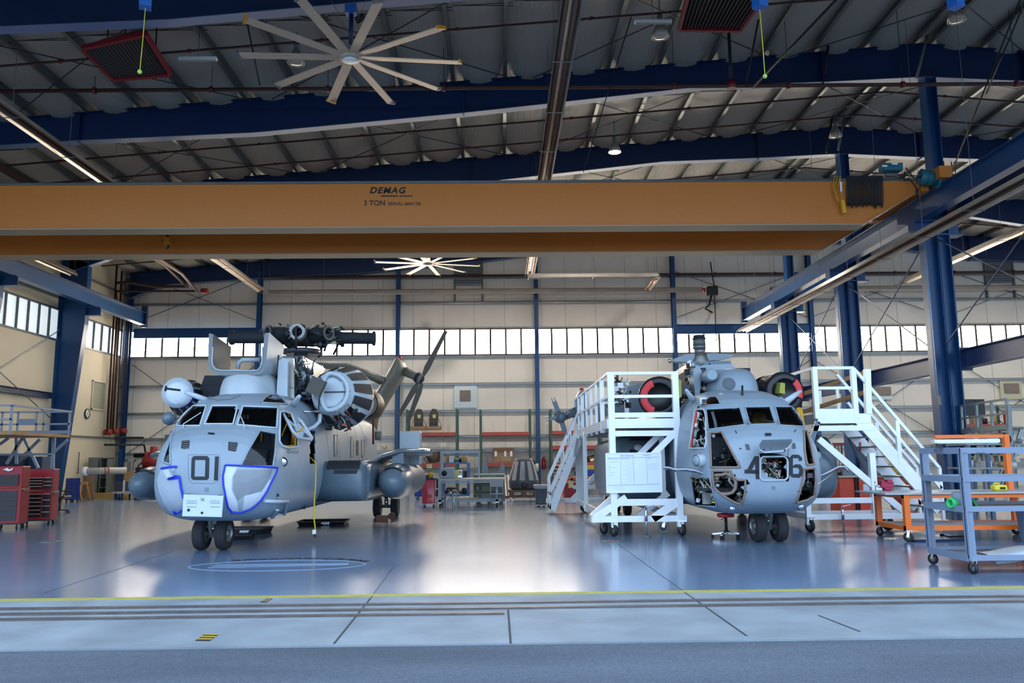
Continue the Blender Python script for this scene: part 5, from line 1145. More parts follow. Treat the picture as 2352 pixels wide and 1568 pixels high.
# folded tail
tb = MB()
q0 = [at(x, y, 21.5) for x, y in ((1395,915),(1425,893),(1480,878),(1480,955),(1425,962),(1395,955))]; tb.prism(q0, (0,2.2,0)); tb.build('tail_boom', HGD, HB)
q1 = [at(x, y, 24) for x, y in ((1330,975),(1322,940),(1325,910),(1332,897),(1342,896),(1350,905),(1352,950),(1345,985))]; MB().prism(q1, (0,.6,0)).build('folded_pylon', HGD, HB)
MB().cyl(at(1336,896,24.2), at(1336,891,24.2), .06, 10).build('beacon', RED, HB)
g = MB().lathe([(.16,0),(.12,.25),(.12,.55)], at(1330,943,24.2), at(1290,958,24.2)-at(1330,943,24.2), 14).build('tail_gearbox', HGD, HB)
hb = at(1287,957,24); MB().lathe([(.16,-.1),(.2,0),(.16,.12)], hb, (-.8,-.5,.2), 14).build('tail_hub', HGD, g)
for a, w0 in (((1273,922),.13), ((1297,990),.14), ((1262,962),.1), ((1310,944),.1)):
    p = at(*a, 24); MB().bar(hb, p, w0, .1, (0,1,0)).build('blade_cuff', HGD, g)
    d = (p-hb).normalized(); s_ = V((-d.z,0,d.x))*.04; MB().bar(p-s_, p-s_+d*.12, .025).bar(p+s_, p+s_+d*.12, .025).build('cuff_fork', HGD, g)
# ---------------- work stands, carts, benches ----------------
def caster(p, r, parent, rz=0, tyre=BLACK, h=None):
    p = V(p); h = h or r*2.5; c = V((p.x, p.y, r)); ax = V((math.cos(rz), math.sin(rz), 0)); s_ = V((-ax.y, ax.x, 0))
    o = MB().bar(V((p.x, p.y, h-.02)), V((p.x, p.y, h)), r*1.3, r*1.3, (1,0,0)).bar(c+ax*r*.42, V((p.x, p.y, h))+ax*r*.3-s_*r*.3, .012, r*.5, s_).bar(c-ax*r*.42, V((p.x, p.y, h))-ax*r*.3-s_*r*.3, .012, r*.5, s_).build('caster_fork', CHROME, parent)
    w_ = MB().lathe([(r*.6,-r*.28),(r*.92,-r*.28),(r,-r*.16),(r,r*.16),(r*.92,r*.28),(r*.6,r*.28)], c, ax, 24, caps=False).build('caster_wheel', tyre, o)
    hb = MB().lathe([(0,-r*.3),(r*.2,-r*.3),(r*.6,-r*.2),(r*.6,r*.2),(r*.2,r*.3),(0,r*.3)], c, ax, 20).build('caster_hub', DGAL, o); return o
def jack(x, y, parent, zt=.62):
    o = MB().cyl((x,y,.01), (x,y,zt), .018, 10).cyl((x,y,zt-.28), (x,y,zt-.02), .03, 12).build('levelling_jack', CHROME, parent); MB().lathe([(.09,0),(.09,.012),(.02,.03)], (x,y,0), (0,0,1), 18).build('jack_foot', DGAL, o); MB().bar((x,y,zt), (x+.16,y-.05,zt+.04), .014).build('jack_handle', CHROME, o)
# left stand
xa, xb, ya, yb = 2.2, 3.62, 16.7, 24.3
sl = thing('work_stand', ((xa+xb)/2, (ya+yb)/2, 0), 'white aluminium maintenance stand with a whiteboard hung on its front', 'work stand')
T = .125
zr, zm, zt, zd = at(1470,857,ya).z, at(1470,910,ya).z, at(1470,953,ya).z, at(1470,972,ya).z
def Bx(nm, p, q, w_=T, h=None, m=ALU, par=None, up=(0,0,1)): return MB().bar(p, q, w_, h or w_, up).build(nm, m, par or sl)
for x in (xa+.05, xb-.05):
    Bx('post', (x,ya,.18), (x,ya,zr-.03)); Bx('post', (x,yb,.18), (x,yb,zd+.1))
Bx('top_rail', (xa-.02,ya,zr), (xb+.02,ya,zr), .07, .06); Bx('mid_rail', (xa,ya,zm), (xb,ya,zm), .05, .06)
MB().box((xa,ya-.06,zt-.05), (xb,ya-.02,zt+.05)).build('toe_board', ALU, sl)
dk = MB().box((xa,ya,zd+.06), (xb,yb,zd+.1)).build('deck', GREYM, sl)
Bx('deck_beam', (xa,ya,zd), (xb,ya,zd), .08, .19); Bx('deck_beam', (xa,ya,zd-.0), (xa,yb,zd-.0), .08, .19); Bx('deck_beam', (xb,ya,zd), (xb,yb,zd), .08, .19); Bx('deck_beam', (xa,yb,zd), (xb,yb,zd), .08, .19)
zl = at(1470,995,ya).z; Bx('cross_beam', (xa,ya,zl), (xb,ya,zl), .08, .11)
Bx('top_rail', (xa,ya,zr), (xa,yb,zr), .05); Bx('mid_rail', (xa,ya,zm), (xa,yb,zm), .05)
for k in range(1, 8): Bx('rail_post', (xa,ya+(yb-ya)*k/7,zd-.15), (xa,ya+(yb-ya)*k/7,zr), .09 if k in (1,5) else .06)
Bx('rail_post', (3.15,20.5,zd), (3.15,20.5,zd+.75), .1); Bx('mid_rail', (2.3,20.5,zd+.68), (3.15,20.5,zd+.68), .05)
z1, z2 = at(1470,1153,ya).z, at(1470,1191,ya).z
for y in (ya, yb): Bx('base_beam', (xa-(.38 if y == ya else .9), y, z2), (xb+.08, y, z2), .09, .12)
Bx('lower_beam', (xa,ya,z1), (xb,ya,z1), .08, .13); Bx('lower_beam', (xa-.1,yb,z1+.05), (xb,yb,z1+.05), .08, .1)
Bx('lower_beam', (xa,ya,z2), (xa,yb,z2), .09, .11); Bx('lower_beam', (xb,ya,z2), (xb,yb,z2), .09, .11)
Bx('front_outrigger', (xa-.36,ya,z2), (xa+.3,ya,z1+.1), .1, .13); Bx('front_outrigger', (xa-.36,ya+.5,z2), (xa+.2,ya+.5,z1+.15), .1, .13); Bx('base_beam', (xa-.36,ya,z2), (xa-.36,ya+.5,z2), .09, .12)
Bx('brace', (xb-.1,ya,zl), (xb-.75,ya,zl-.62), .09, .12); Bx('brace', (xb-.3,ya+.5,zl), (xb-.95,ya+.5,zl-.62), .09, .12); Bx('brace', (xb-.1,ya,z1), (xb-.6,ya,z2), .09, .16); Bx('brace', (xb-.15,ya+.6,z1+.15), (xb-.8,ya+.6,z2), .09, .12)
Bx('post', (xa+.1,ya+.5,.2), (xa+.1,ya+.5,zl), .11); Bx('post', (xb-.25,ya+.6,.2), (xb-.25,ya+.6,zl), .1)
Bx('post', (xa-.02,21.5,.2), (xa-.02,21.5,zd), .1, m=ALU); Bx('post', (2.35,yb,.2), (2.35,yb,zd), .1)
Bx('brace', (xa-.1,22.5,zd-.1), (xa-.1,24.2,zd-.9), .08, .12); Bx('brace', (2.0,yb,.3), (3.4,yb,1.7), .08, .12)
for x, y, rz_, ty in ((2.24,ya,.35,BLACK),(2.1,ya+.5,.4,BLACK),(3.6,ya,.25,BLACK),(3.35,ya+.6,1.2,mat('grey caster tread', '8e9492', .5)),(2.42,yb,1.3,BLACK),(3.4,yb,.2,BLACK)): caster((x,y,0), .125, sl, rz_, ty, .3)
jack(at(1484,1200,ya-.1).x, ya-.12, sl, .58)
# stairs of the left stand
s0, s1 = V((2.3,0,zd+.05)), V((1.42,0,.12))
for y in (yb-.75, yb): Bx('stair_stringer', (s0.x,y,s0.z), (s1.x,y,s1.z), .05, .2)
for k in range(9):
    p = s0.lerp(s1, (k+.7)/9.3); MB().box((p.x-.1,yb-.75,p.z-.02), (p.x+.1,yb,p.z+.02)).build('tread', GREYM, sl)
for y in (yb-.75, yb):
    Bx('stair_handrail', (s0.x+.05,y,s0.z+.85), (s1.x-.05,y,s1.z+.9), .05); Bx('stair_handrail', (s0.x+.05,y,s0.z+.4), (s1.x-.05,y,s1.z+.42), .05); Bx('handrail_post', (s1.x-.05,y,.1), (s1.x-.05,y,s1.z+.9), .05)
    for f in (.35,.6): p = s0.lerp(s1, f); Bx('handrail_post', (p.x,y,p.z), (p.x,y,p.z+.88), .04)
# whiteboard
Y = ya-.1; c4 = [at(1392,1041,Y), at(1517,1039.5,Y), at(1520,1129,Y), at(1394,1131,Y)]
wbd = thing('whiteboard', (c4[0]+c4[2])/2, 'whiteboard with ruled columns of faint handwriting hung on the stand', 'whiteboard')
MB().prism(c4, (0,.02,0)).build('board', mat('whiteboard', 'eaf0f4', .25), wbd); fr = MB()
for i in range(4): fr.bar(c4[i], c4[(i+1)%4], .025, .02)
fr.build('frame', ALU, wbd)
def bp(u, v): a = c4[0].lerp(c4[1], u); b = c4[3].lerp(c4[2], u); return a.lerp(b, v)-V((0,.006,0))
ln = MB()
for a, b in (((.02,.115),(.96,.105)), ((.02,.815),(.97,.8)), ((.255,.115),(.26,.815)), ((.49,.115),(.5,.81)), ((.73,.11),(.745,.8))): ln.bar(bp(*a), bp(*b), .003, .006)
ln.build('ruled_line', mat('marker blue line', '9fb4c8', .5), wbd)
INK = mat('faded marker', '7d8a99', .6)
def scrawl(txt, u, v, h, w_, dark=True):
    g = text_mb(txt, 1, Matrix.Identity(4), 0, shear=.25); xs_ = [q.x for q in g.v]; ys_ = [q.y for q in g.v]
    g.v = [bp(u+(q.x-min(xs_))/(max(xs_)-min(xs_))*w_, v+h-(q.y-min(ys_))/(max(ys_)-min(ys_))*h)+V((0,-.001,0)) for q in g.v]
    g.build('handwriting', INK if dark else mat('pale marker', 'b6c2ce', .6), wbd, fix=False)
scrawl('RICK RED-HILL', .26, .045, .04, .26); scrawl('(-66297)', .66, .04, .04, .15); scrawl('Flight Surfaces', .02, .13, .03, .19); scrawl('Work Remaining', .27, .125, .03, .17); scrawl('Parts', .75, .12, .025, .08)
for u, v, w_ in ((.02,.21,.2),(.02,.3,.05),(.03,.35,.14),(.03,.4,.05),(.03,.48,.12),(.02,.55,.12)): scrawl('a stand parts', u, v, .02, w_)
for k in range(16): scrawl('replace wire', .29+.05*(k%3), .19+k*.038, .016, .13, False)
for k in range(5): scrawl('seal access panel', .76, .27+k*.035, .016, .18, False)
for k in range(3): scrawl('torque and sign off', .08+.03*k, .84+k*.04, .016, .2, False)
# right stand
yr = 17.15; zr2 = at(1910,845,yr).z; zd2 = at(1910,961,yr).z
sr = thing('work_stand', (7.8, 18, 0), 'white aluminium maintenance stand with a wide open stair beside the right helicopter', 'work stand')
X0, X1 = at(1873,900,yr).x, at(1962,900,yr).x; X2 = at(2005,1100,yr).x; yk = 20.2
def Br(nm, p, q, w_=.1, h=None, m=ALU): return MB().bar(p, q, w_, h or w_).build(nm, m, sr)
for x in (X0, X1): Br('rail_post', (x,yr,zd2), (x,yr,zr2), .1)
Br('top_rail', (X0-.04,yr,zr2), (X1+.02,yr,zr2), .07, .06); Br('mid_rail', (X0,yr,at(1910,891,yr).z), (X1,yr,at(1910,891,yr).z), .05, .06)
MB().box((X0,yr-.04,zd2+.1), (X1,yr,zd2+.2)).build('toe_board', ALU, sr); Br('deck_beam', (X0-.0,yr,zd2), (X1+.3,yr,zd2), .08, .2); Br('deck_beam', (X0,yr,zd2), (X0,yk,zd2), .08, .2, HGD); Br('deck_beam', (X1+.25,yr,zd2), (X1+.25,yk,zd2), .08, .2)
MB().box((X0,yr,zd2+.06), (X1+.3,yk,zd2+.1)).build('deck', GREYM, sr)
Br('post', at(1991,848,yr), at(1994,950,yr), .12); Br('rail_post', (X0-.02,yk,zd2), (X0-.02,yk,zr2), .12); Br('top_rail', (X0-.02,yk,zr2), (X0,yr,zr2), .05, .06)
for x in (1833,1885,1926): p = at(x, 940, 19.5); Br('rail_post', (p.x,19.5,zd2+.05), (p.x,19.5,zd2+.85), .06)
p = at(1893,890,19); Br('wooden_rail', at(1835,908,19.6), at(1984,856,17.6), .05, .09, WOOD); Br('wooden_rail', at(1838,948,19.6), at(1985,901,17.6), .05, .09, WOOD)
zb1, zb2, zb3 = at(1930,1186,yr).z, at(1930,1149,yr).z, at(1930,983,yr).z
XB0, XB1 = at(1857,1186,yr).x, at(2130,1186,yr).x
for y in (yr, yr+1.0): Br('base_beam', (XB0,y,zb1), (XB1,y,zb1), .09, .11)
Br('base_beam', (XB0,yr,zb1), (XB0,yk,zb1), .09, .11)
Br('lower_beam', (XB0,yr,zb2), (X2,yr,zb2), .08, .11); Br('cross_beam', (X0-.1,yr,zb3), (X1+.35,yr,zb3), .08, .11)
Br('post', (XB0,yr,.15), (XB0,yr,zb2+.4), .1); Br('post', (X2,yr,zb1), (X2,yr,at(2005,1040,yr).z), .12); Br('brace', at(1880,1008,yr), at(2082,1180,yr), .08, .13); Br('brace', at(1950,998,yr+1), at(2010,1115,yr+1), .1, .12, HGD)
Br('brace', at(1878,968,yr), at(1862,1015,yr), .08, .1, HGD); Br('post', (XB0+.1,yk,.2), (XB0+.1,yk,zd2), .1)
a0, a1 = at(1975,962,yr), at(2160,1170,yr)
for y in (yr, yr+.95): Br('stair_stringer', (a0.x,y,a0.z), (a1.x,y,a1.z), .06, .26)
for k in range(9):
    q = a0.lerp(a1, (k+.6)/9); MB().box((q.x-.14,yr,q.z-.05), (q.x+.12,yr+.95,q.z-.02)).build('tread', GREYM, sr)
for y in (yr, yr+.95):
    dz = .9; b0, b1 = V((X1+.05,y,zr2-.05)), V((a1.x+.05,y,a1.z+.85)); Br('stair_handrail', b0, b1, .06); Br('stair_handrail', (b0.x+.2,y,b0.z-.62), (b1.x,y,b1.z-.42), .06)
    Br('handrail_post', (a1.x+.05,y,.15), b1, .06); q = a0.lerp(a1,.5); Br('handrail_post', (q.x,y,q.z), (q.x,y,q.z+.9), .08)
MB().box((a1.x-.15,yr,.1), (a1.x+.15,yr+.95,.22)).build('bottom_step', ALU, sr)
caster((XB0+.02,yr,0), .13, sr, .3, BLACK, .32); caster((at(2050,1210,yr).x,yr+.2,0), .14, sr, .5, BLACK, .34); caster((XB0+.1,yk,0), .12, sr, 0, BLACK, .3)
jack(at(1936,1200,yr-.1).x, yr-.12, sr, .52)
for x, y in ((1976,1015),): MB().bar(at(x,y,yr+.9), at(x,y+20,yr+.9), .03, .01).build('red_pin_tag', RED, sr)
# grey shelf cart in the right foreground
CG = mat('cart grey', '7b889b', .45)
cx0, cx1, cy0, cy1 = 6.17, 8.9, 10.97, 11.98
gc = thing('shelf_cart', ((cx0+cx1)/2, (cy0+cy1)/2, 0), 'grey angle iron shelf cart marked GOVT nearest the camera', 'cart')
for x in (cx0, cx1):
    for y in (cy0, cy1): MB().box((x-.055,y-.008,.2), (x+.055,y+.008,1.63)).box((x-.055,y-.05,.2), (x-.04,y+.05,1.63)).build('upright', CG, gc)
for z, nm in ((1.6,'top_frame'),(1.22,'shelf'),(.83,'shelf'),(.2,'shelf')):
    m_ = MB().box((cx0-.055,cy0-.02,z-.03), (cx1+.055,cy0,z+.04)).box((cx0-.055,cy1,z-.04), (cx1+.055,cy1+.02,z+.045)).box((cx0-.07,cy0,z-.04), (cx0-.05,cy1,z+.045)).box((cx1+.05,cy0,z-.04), (cx1+.07,cy1,z+.045))
    o = m_.build(nm, CG, gc)
    if nm == 'shelf': MB().box((cx0-.05,cy0,z-.02), (cx1+.05,cy1,z)).build('shelf_board', WOOD if z > .5 else mat('shelf slate', '6d7684', .6, var=.1), o)
for x, y, r_ in ((cx0,cy0,.25),(cx0,cy1,.5),(cx1,cy0,.1),(cx1,cy1,.3)): caster((x,y,0), .075, gc, r_, BLACK, .19)
fit_text('GOVT', 2240, 2262, 1042, 6, cy0-.02, .004, bold=.03).build('cart_lettering', HSK, gc)
g = text_mb('GOVT', .09, Matrix.Translation(V((cx0-.073,11.45,1.6))) @ Matrix.Rotation(R(-90),4,'Z') @ Matrix.Rotation(R(90),4,'X'), .002, bold=.01); g.build('cart_lettering', mat('faded letters', '636b7c', .5), gc)
p = at(2205,1166,cy0+.35); pt = thing('grey_canister', (p.x,p.y,.83), 'round grey canister on the middle shelf of the near cart', 'canister'); MB().lathe([(.09,0),(.09,.2),(.085,.21),(0,.21)], (p.x,p.y,.831), n=28).build('body', mat('canister grey', '8b97a6', .5), pt)
p = at(2188,1166,cy0+.25); pt = thing('tape_roll', (p.x,p.y,.83), 'green tape roll standing beside the grey canister', 'tape'); MB().lathe([(.045,-.04),(.068,-.04),(.068,.04),(.045,.04),(.045,-.04)], (p.x,p.y,.9), (1,.3,0), 24, caps=False).build('roll', mat('green tape', '2fc46b', .4), pt)
p = at(2243,1160,cy0+.3); pt = thing('green_cloth', (p.x,p.y,.84), 'dark green flap lying on the middle shelf of the near cart', 'cloth'); MB().prism([at(2232,1148,cy0+.3), at(2238,1147,cy0+.3), at(2250,1164,cy0+.3), at(2244,1165,cy0+.3)], (0,.12,0)).build('flap', mat('dark green', '137a45', .6), pt)
fp = thing('fairing_panel', (7.5,11.4,.25), 'long curved white fairing panel on the bottom shelf of the near cart', 'panel')
rows = []
for i, x in enumerate((6.55,6.8,7.0,7.2,8.6)):
    zz_ = (.215,.235,.28,.3,.3)[i]; rows.append([V((x, cy0+.1+.7*k/8, zz_-.07*(k/8-.5)**2*3-(.05 if k == 0 else 0))) for k in range(9)])
MB().loft(rows, closed=False).build('panel_skin', mat('fairing paint', 'c7d0d8', .4), fp, fix=False)
# orange bench
ob = thing('workbench', (8.8, 15.6, 0), 'orange framed rolling workbench with a lower shelf and a lamp arm', 'workbench')
x0, x1, y0, y1, zt_ = 7.28, 10.4, 15.0, 16.2, .84
for x in (x0+.05, x1-.4):
    for y in (y0+.04, y1-.04): MB().box((x-.05,y-.05,.2), (x+.05,y+.05,zt_)).build('leg', ORANGE, ob)
MB().box((x0,y0,zt_-.07), (x1,y1,zt_-.01)).build('top_frame', ORANGE, ob); MB().box((x0-.35,y0-.04,zt_), (x1+.1,y1+.04,zt_+.03)).build('bench_top', mat('bench top', 'a9acaa', .4, var=.08), ob)
MB().box((x0,y0,.2), (x1-.3,y0+.05,.28)).box((x0,y1-.05,.2), (x1-.3,y1,.28)).box((x0,y0,.2), (x0+.05,y1,.28)).box((x1-.35,y0,.2), (x1-.3,y1,.28)).build('lower_frame', ORANGE, ob); MB().box((x0+.05,y0+.05,.24), (x1-.35,y1-.05,.27)).build('lower_shelf', mat('bench shelf', '9aa0a5', .5, var=.1), ob)
for x, y in ((x0+.05,y0+.04),(x0+.05,y1-.04),(x1-.4,y0+.04),(x1-.4,y1-.04)): caster((x,y,0), .085, ob, rnd.uniform(-.6,.9), BLACK, .21)
a_ = at(2309,1003,y1); z_t = a_.z; MB().box((a_.x-.05,y1-.05,zt_), (a_.x+.05,y1+.05,z_t+.05)).build('lamp_post', ORANGE, ob); b_ = at(2146,1005,y1); MB().box((b_.x,y1-.04,z_t-.02), (a_.x,y1+.04,z_t+.05)).build('lamp_arm', ORANGE, ob)
MB().box((b_.x-.05,y1-.09,z_t-.11), (b_.x+1.25,y1+.06,z_t-.04)).build('lamp_housing', WHITE, ob)
MB().box((b_.x+.05,y1-.05,z_t-.125), (b_.x+1.2,y1+.02,z_t-.11)).build('lamp_tube', WHITE, ob)
p = at(2294,1126,15.5); t = thing('yellow_jug', (p.x,15.5,.87), 'yellow plastic jug lying on the orange workbench', 'jug'); MB().box((p.x-.12,15.42,.871), (p.x+.13,15.58,.98)).build('body', YEL, t, bevel=.03); MB().box((p.x-.02,15.412,.9), (p.x+.08,15.42,.94)).build('label_patch', HSK, t); MB().tube([(p.x-.1,15.5,.98),(p.x-.06,15.5,1.01),(p.x,15.5,1.01),(p.x+.03,15.5,.98)], .012, 6).build('handle', YEL, t)
vx = at(2035,1130,16.0); t = thing('bench_vise', (vx.x,16,.87), 'dark red bench vise on the left end of the orange workbench', 'vise')
VR = mat('vise red', 'a3203f', .4); MB().cyl((vx.x+.02,16,.87), (vx.x+.02,16,.93), .08, 16).build('base', VR, t); MB().cbox((vx.x+.04,16,.98), (.2,.13,.12)).cbox((vx.x+.06,16,1.05), (.1,.16,.07)).build('body', VR, t, bevel=.01); MB().cbox((vx.x-.08,16,1.0), (.06,.15,.14)).build('jaw', VR, t, bevel=.01); MB().cyl((vx.x-.2,16,.96), (vx.x,16,.96), .02, 10).cyl((vx.x-.2,16,.86), (vx.x-.2,16,1.05), .009, 6).build('screw_handle', CHROME, t)
t = thing('floor_mat', (8.2,15.1,0), 'dark blue ribbed mat on the floor under the orange workbench', 'mat'); a_ = atz(2112,1247,0); MB().box((a_.x,14.95,.002), (a_.x+1.0,15.2,.02)).build('mat_sheet', mat('dark blue mat', '16294a', .7, bump=1, bscale=40), t)
t = thing('power_strip_cord', (8.3,15.4,0), 'thin black cord lying on the floor under the orange workbench', 'cord'); MB().tube([atz(2163,1228,.01), atz(2180,1232,.01), atz(2210,1231,.01), atz(2225,1225,.01)], .01, 6).build('cord', BLACK, t); MB().cbox(atz(2163,1228,.02), (.06,.04,.04)).build('plug', BLACK, t)
p = V((9.38,14.6,0)); t = thing('waste_bin', (p.x,p.y,0), 'round blue grey bin at the right edge beside the orange workbench', 'bin'); MB().lathe([(.24,0),(.29,.62),(.31,.62),(.31,.66),(.28,.66)], (p.x,p.y,0), n=32, caps=False).lathe([(0,.02),(.24,.02)], (p.x,p.y,0)).build('body', mat('bin blue grey', '5f7384', .5), t, fix=False)
# stool under right helicopter
p = atz(1669,1236,0); t = thing('rolling_stool', (p.x,p.y,0), 'low red topped rolling stool beside the nose wheels of the right helicopter', 'stool'); c = V((p.x,p.y,0))
MB().lathe([(0,.4),(.15,.4),(.165,.42),(.165,.45),(.15,.47),(0,.475)], c, n=32).build('seat', mat('stool red', 'c02a38', .35), t); MB().cyl(c+V((0,0,.12)), c+V((0,0,.4)), .03, 14).build('gas_column', BLACK, t); MB().cyl(c+V((0,0,.09)), c+V((0,0,.15)), .05, 12).build('hub', BLACK, t)
for k in range(5):
    a = k*2*math.pi/5+.3; q = c+V((math.cos(a)*.26, math.sin(a)*.26, .08)); MB().bar(c+V((0,0,.11)), q, .05, .03).build('leg', CHROME, t); MB().cyl(q+V((-.02,0,-.045)), q+V((.02,0,-.045)), .033, 12).build('caster_wheel', BLACK, t)
MB().bar(c+V((-.02,0,.39)), c+V((-.12,-.1,.36)), .012).build('lever', BLACK, t)
# drip pans and chock
def pan(p, sx, sy, rz, label, word=False, h=.09):
    t = thing('drip_pan', p, label, 'pan'); Mx = Matrix.Translation(V(p)) @ Matrix.Rotation(rz,4,'Z'); m_ = MB()
    o = [Mx @ V(q) for q in ((-sx,-sy,h),(sx,-sy,h),(sx,sy,h),(-sx,sy,h))]; b = [Mx @ V(q) for q in ((-sx*.93,-sy*.9,.004),(sx*.93,-sy*.9,.004),(sx*.93,sy*.9,.004),(-sx*.93,sy*.9,.004))]
    m_.loft([o, b], smooth=False).add(b, [(0,1,2,3)]); m_.build('tray', BPLAS, t, fix=False); r_ = MB()
    for i in range(4): r_.bar(o[i], o[(i+1)%4], .03, .02)
    r_.build('rim', BPLAS, t)
    if word: text_mb('GOVT', .07, Mx @ Matrix.Translation(V((.1,-sy*.97-.01,h*.5))) @ Matrix.Rotation(R(84),4,'X'), .003, bold=.008).build('pan_lettering', WHITE, t)
    return t
pan((-4.4,20.8,0), .58, .42, .05, 'black drip pan marked in white under the belly near the main wheels', True)
pan((-5.6,18.4,0), .5, .35, -.05, 'black drip pan behind the nose wheels of the left helicopter', True, .12); pan((-5.35,17.1,0), .3, .25, .1, 'small black drip pan just behind the nose wheels of the left helicopter')
t = thing('wheel_chock', atz(880,1196,0), 'brown wooden wheel chock against the main wheel of the left helicopter', 'chock'); p = atz(880,1196,0); MB().box((p.x-.17,p.y-.1,0), (p.x+.12,p.y+.1,.14)).build('block', mat('brown chock', '8d6350', .8), t, bevel=.01); MB().lathe([(.09,-.05),(.09,.05)], (p.x+.22,p.y,.12), (0,1,0), 14).build('rope_loop', mat('brown rope', '6e4a3a', .8), t)
for (x, y), l in (((118,1244),'flat red and white floor plate near the red tool chests'), ((1404,1243),'round floor plate in front of the white stand')):
    p = atz(x, y, 0); t = thing('floor_plate', p, l, 'floor plate'); MB().lathe([(.22,0),(.22,.008),(0,.01)], p, n=32).build('plate', DGAL, t); MB().cbox(p+V((0,0,.012)), (.16,.07,.006)).build('insert', mat('red insert', '9a3a3a', .6), t)
# ---------------- left side clutter ----------------
DRW = mat('drawer black', '141417', .3); TCR = mat('tool chest red', '99081a', .4)
def chest(px, py, w_, d_, h_, rz, label, cols, split=.62, trim=None, white_logo=False):
    p = atz(px, py, 0); t = thing('tool_chest', (p.x,p.y,0), label, 'tool chest'); t.rotation_euler = (0,0,0)
    Mx = Matrix.Translation(V((p.x,p.y,0))) @ Matrix.Rotation(rz,4,'Z')
    def bx(nm, a, b, m, par=None, bev=0):
        m_ = MB().box(a, b); m_.v = [Mx @ q for q in m_.v]; return m_.build(nm, m, par or t, bevel=bev)
    zb_ = .14; zs_ = zb_+(h_-zb_)*split
    lo = bx('cabinet', (-w_/2,-d_/2,zb_), (w_/2,d_/2,zs_-.015), TCR, bev=.012); up = bx('top_chest', (-w_/2+.01,-d_/2+.02,zs_+.005), (w_/2-.01,d_/2-.02,h_), TCR, bev=.02)
    bx('base_tray', (-w_/2+.02,-d_/2+.02,zb_-.03), (w_/2-.02,d_/2-.02,zb_+.01), BPLAS)
    for (u0, u1), nlo, nup in cols:
        for z0, z1, n, par in ((zb_+.06, zs_-.07, nlo, lo), (zs_+.05, h_-(h_-zs_)*.38, nup, up)):
            hh = (z1-z0)/n
            for k in range(n):
                o = bx('drawer', (-w_/2+w_*u0,-d_/2-.014,z0+k*hh+.004), (-w_/2+w_*u1,-d_/2+.0,z0+(k+1)*hh-.004), DRW, par)
                bx('drawer_pull', (-w_/2+w_*u0+.004,-d_/2-.026,z0+(k+1)*hh-.022), (-w_/2+w_*u1-.004,-d_/2-.012,z0+(k+1)*hh-.008), trim or DGAL, o)
    for sx in (-1,1):
        for sy in (-1,1): q = Mx @ V((sx*(w_/2-.07), sy*(d_/2-.07), 0)); caster(q, .06, t, rnd.random(), BLACK, .14)
    bx('side_handle', (w_/2+.01,-d_/2+.1,zs_-.08), (w_/2+.05,d_/2-.1,zs_-.05), DGAL)
    return t, Mx
t, Mx = chest(20, 1214, .64, .5, 1.5, R(8), 'tall red tool chest with black drawers at the left edge', [((.12,.88),6,5)], .62, BPLAS)
m_ = MB().box((-.4,-.25,1.5), (.4,.25,1.62)); m_.v = [Mx @ q for q in m_.v]; 
m_ = MB().prism([(-.12,-.262,1.42),(-.02,-.262,1.46),(.02,-.262,1.42),(.12,-.262,1.46),(.08,-.262,1.4),(.0,-.262,1.38),(-.05,-.262,1.4)], (0,-.004,0)); m_.v = [Mx @ q for q in m_.v]; m_.build('chest_emblem', WHITE, t)
chest(86, 1205, .76, .5, 1.42, R(10), 'red tool chest with pale edged drawers in two columns', [((.2,.68),6,4),((.72,.96),4,3)], .57, mat('drawer trim', 'cfc59c', .4, .4))
# office chair
p = atz(136,1178,0); t = thing('office_chair', (p.x,p.y,0), 'black swivel office chair behind the red tool chests', 'chair'); c = V((p.x,p.y,0))
MB().box(c+V((-.25,-.24,.45)), c+V((.25,.24,.54))).build('seat', BPLAS, t, bevel=.03); MB().cbox(c+V((-.22,0,.85)), (.09,.44,.62)).build('backrest', BPLAS, t, bevel=.03); MB().cyl(c+V((0,0,.1)), c+V((0,0,.45)), .03, 12).build('gas_column', BLACK, t)
MB().bar(c+V((-.24,0,.6)), c+V((-.02,0,.44)), .06, .03).build('back_bracket', BLACK, t)
for sy in (-.27,.27): MB().bar(c+V((-.1,sy,.68)), c+V((.2,sy,.68)), .06, .03).bar(c+V((.05,sy,.5)), c+V((.05,sy,.68)), .03).build('armrest', BPLAS, t)
for k in range(5):
    a = k*2*math.pi/5; q = c+V((math.cos(a)*.3, math.sin(a)*.3, .08)); MB().bar(c+V((0,0,.1)), q, .05, .03).build('leg', BLACK, t); MB().cyl(q+V((-.02,0,-.05)), q+V((.02,0,-.05)), .03, 10).build('caster_wheel', BLACK, t)
# raised platform at left
Yp = 24.5; PG = mat('platform grey', '8b95a5', .5); pl = thing('work_platform', at(80,1003,Yp), 'long grey railed work platform on trusses behind the red tool chests', 'work platform')
z0 = at(80,1002,Yp).z; zr_ = at(80,946,Yp).z; xa_ = -16.6; xb_ = at(161,990,Yp).x
MB().box((xa_,Yp-2.9,z0-.04), (xb_,Yp,z0+.04)).build('deck', WOOD, pl); MB().bar((xa_,Yp,z0+.12), (xb_,Yp,z0+.12), .03, .1).build('toe_board', PG, pl)
for y in (Yp, Yp-2.9):
    for z in (zr_, (z0+zr_)/2): MB().bar((xa_,y,z), (xb_,y,z), .05).build('rail', PG, pl)
    for px_ in (5, 41, 84, 101, 159): x = at(px_,970,Yp).x; MB().bar((x,y,z0), (x,y,zr_), .05).build('rail_post', PG, pl)
MB().bar((xb_,Yp,zr_), (xb_,Yp-2.9,zr_), .05).build('rail', PG, pl)
MB().box((at(42,975,Yp).x,Yp-.02,z0+.38), (at(84,975,Yp).x,Yp,z0+.52)).build('name_board', PG, pl)
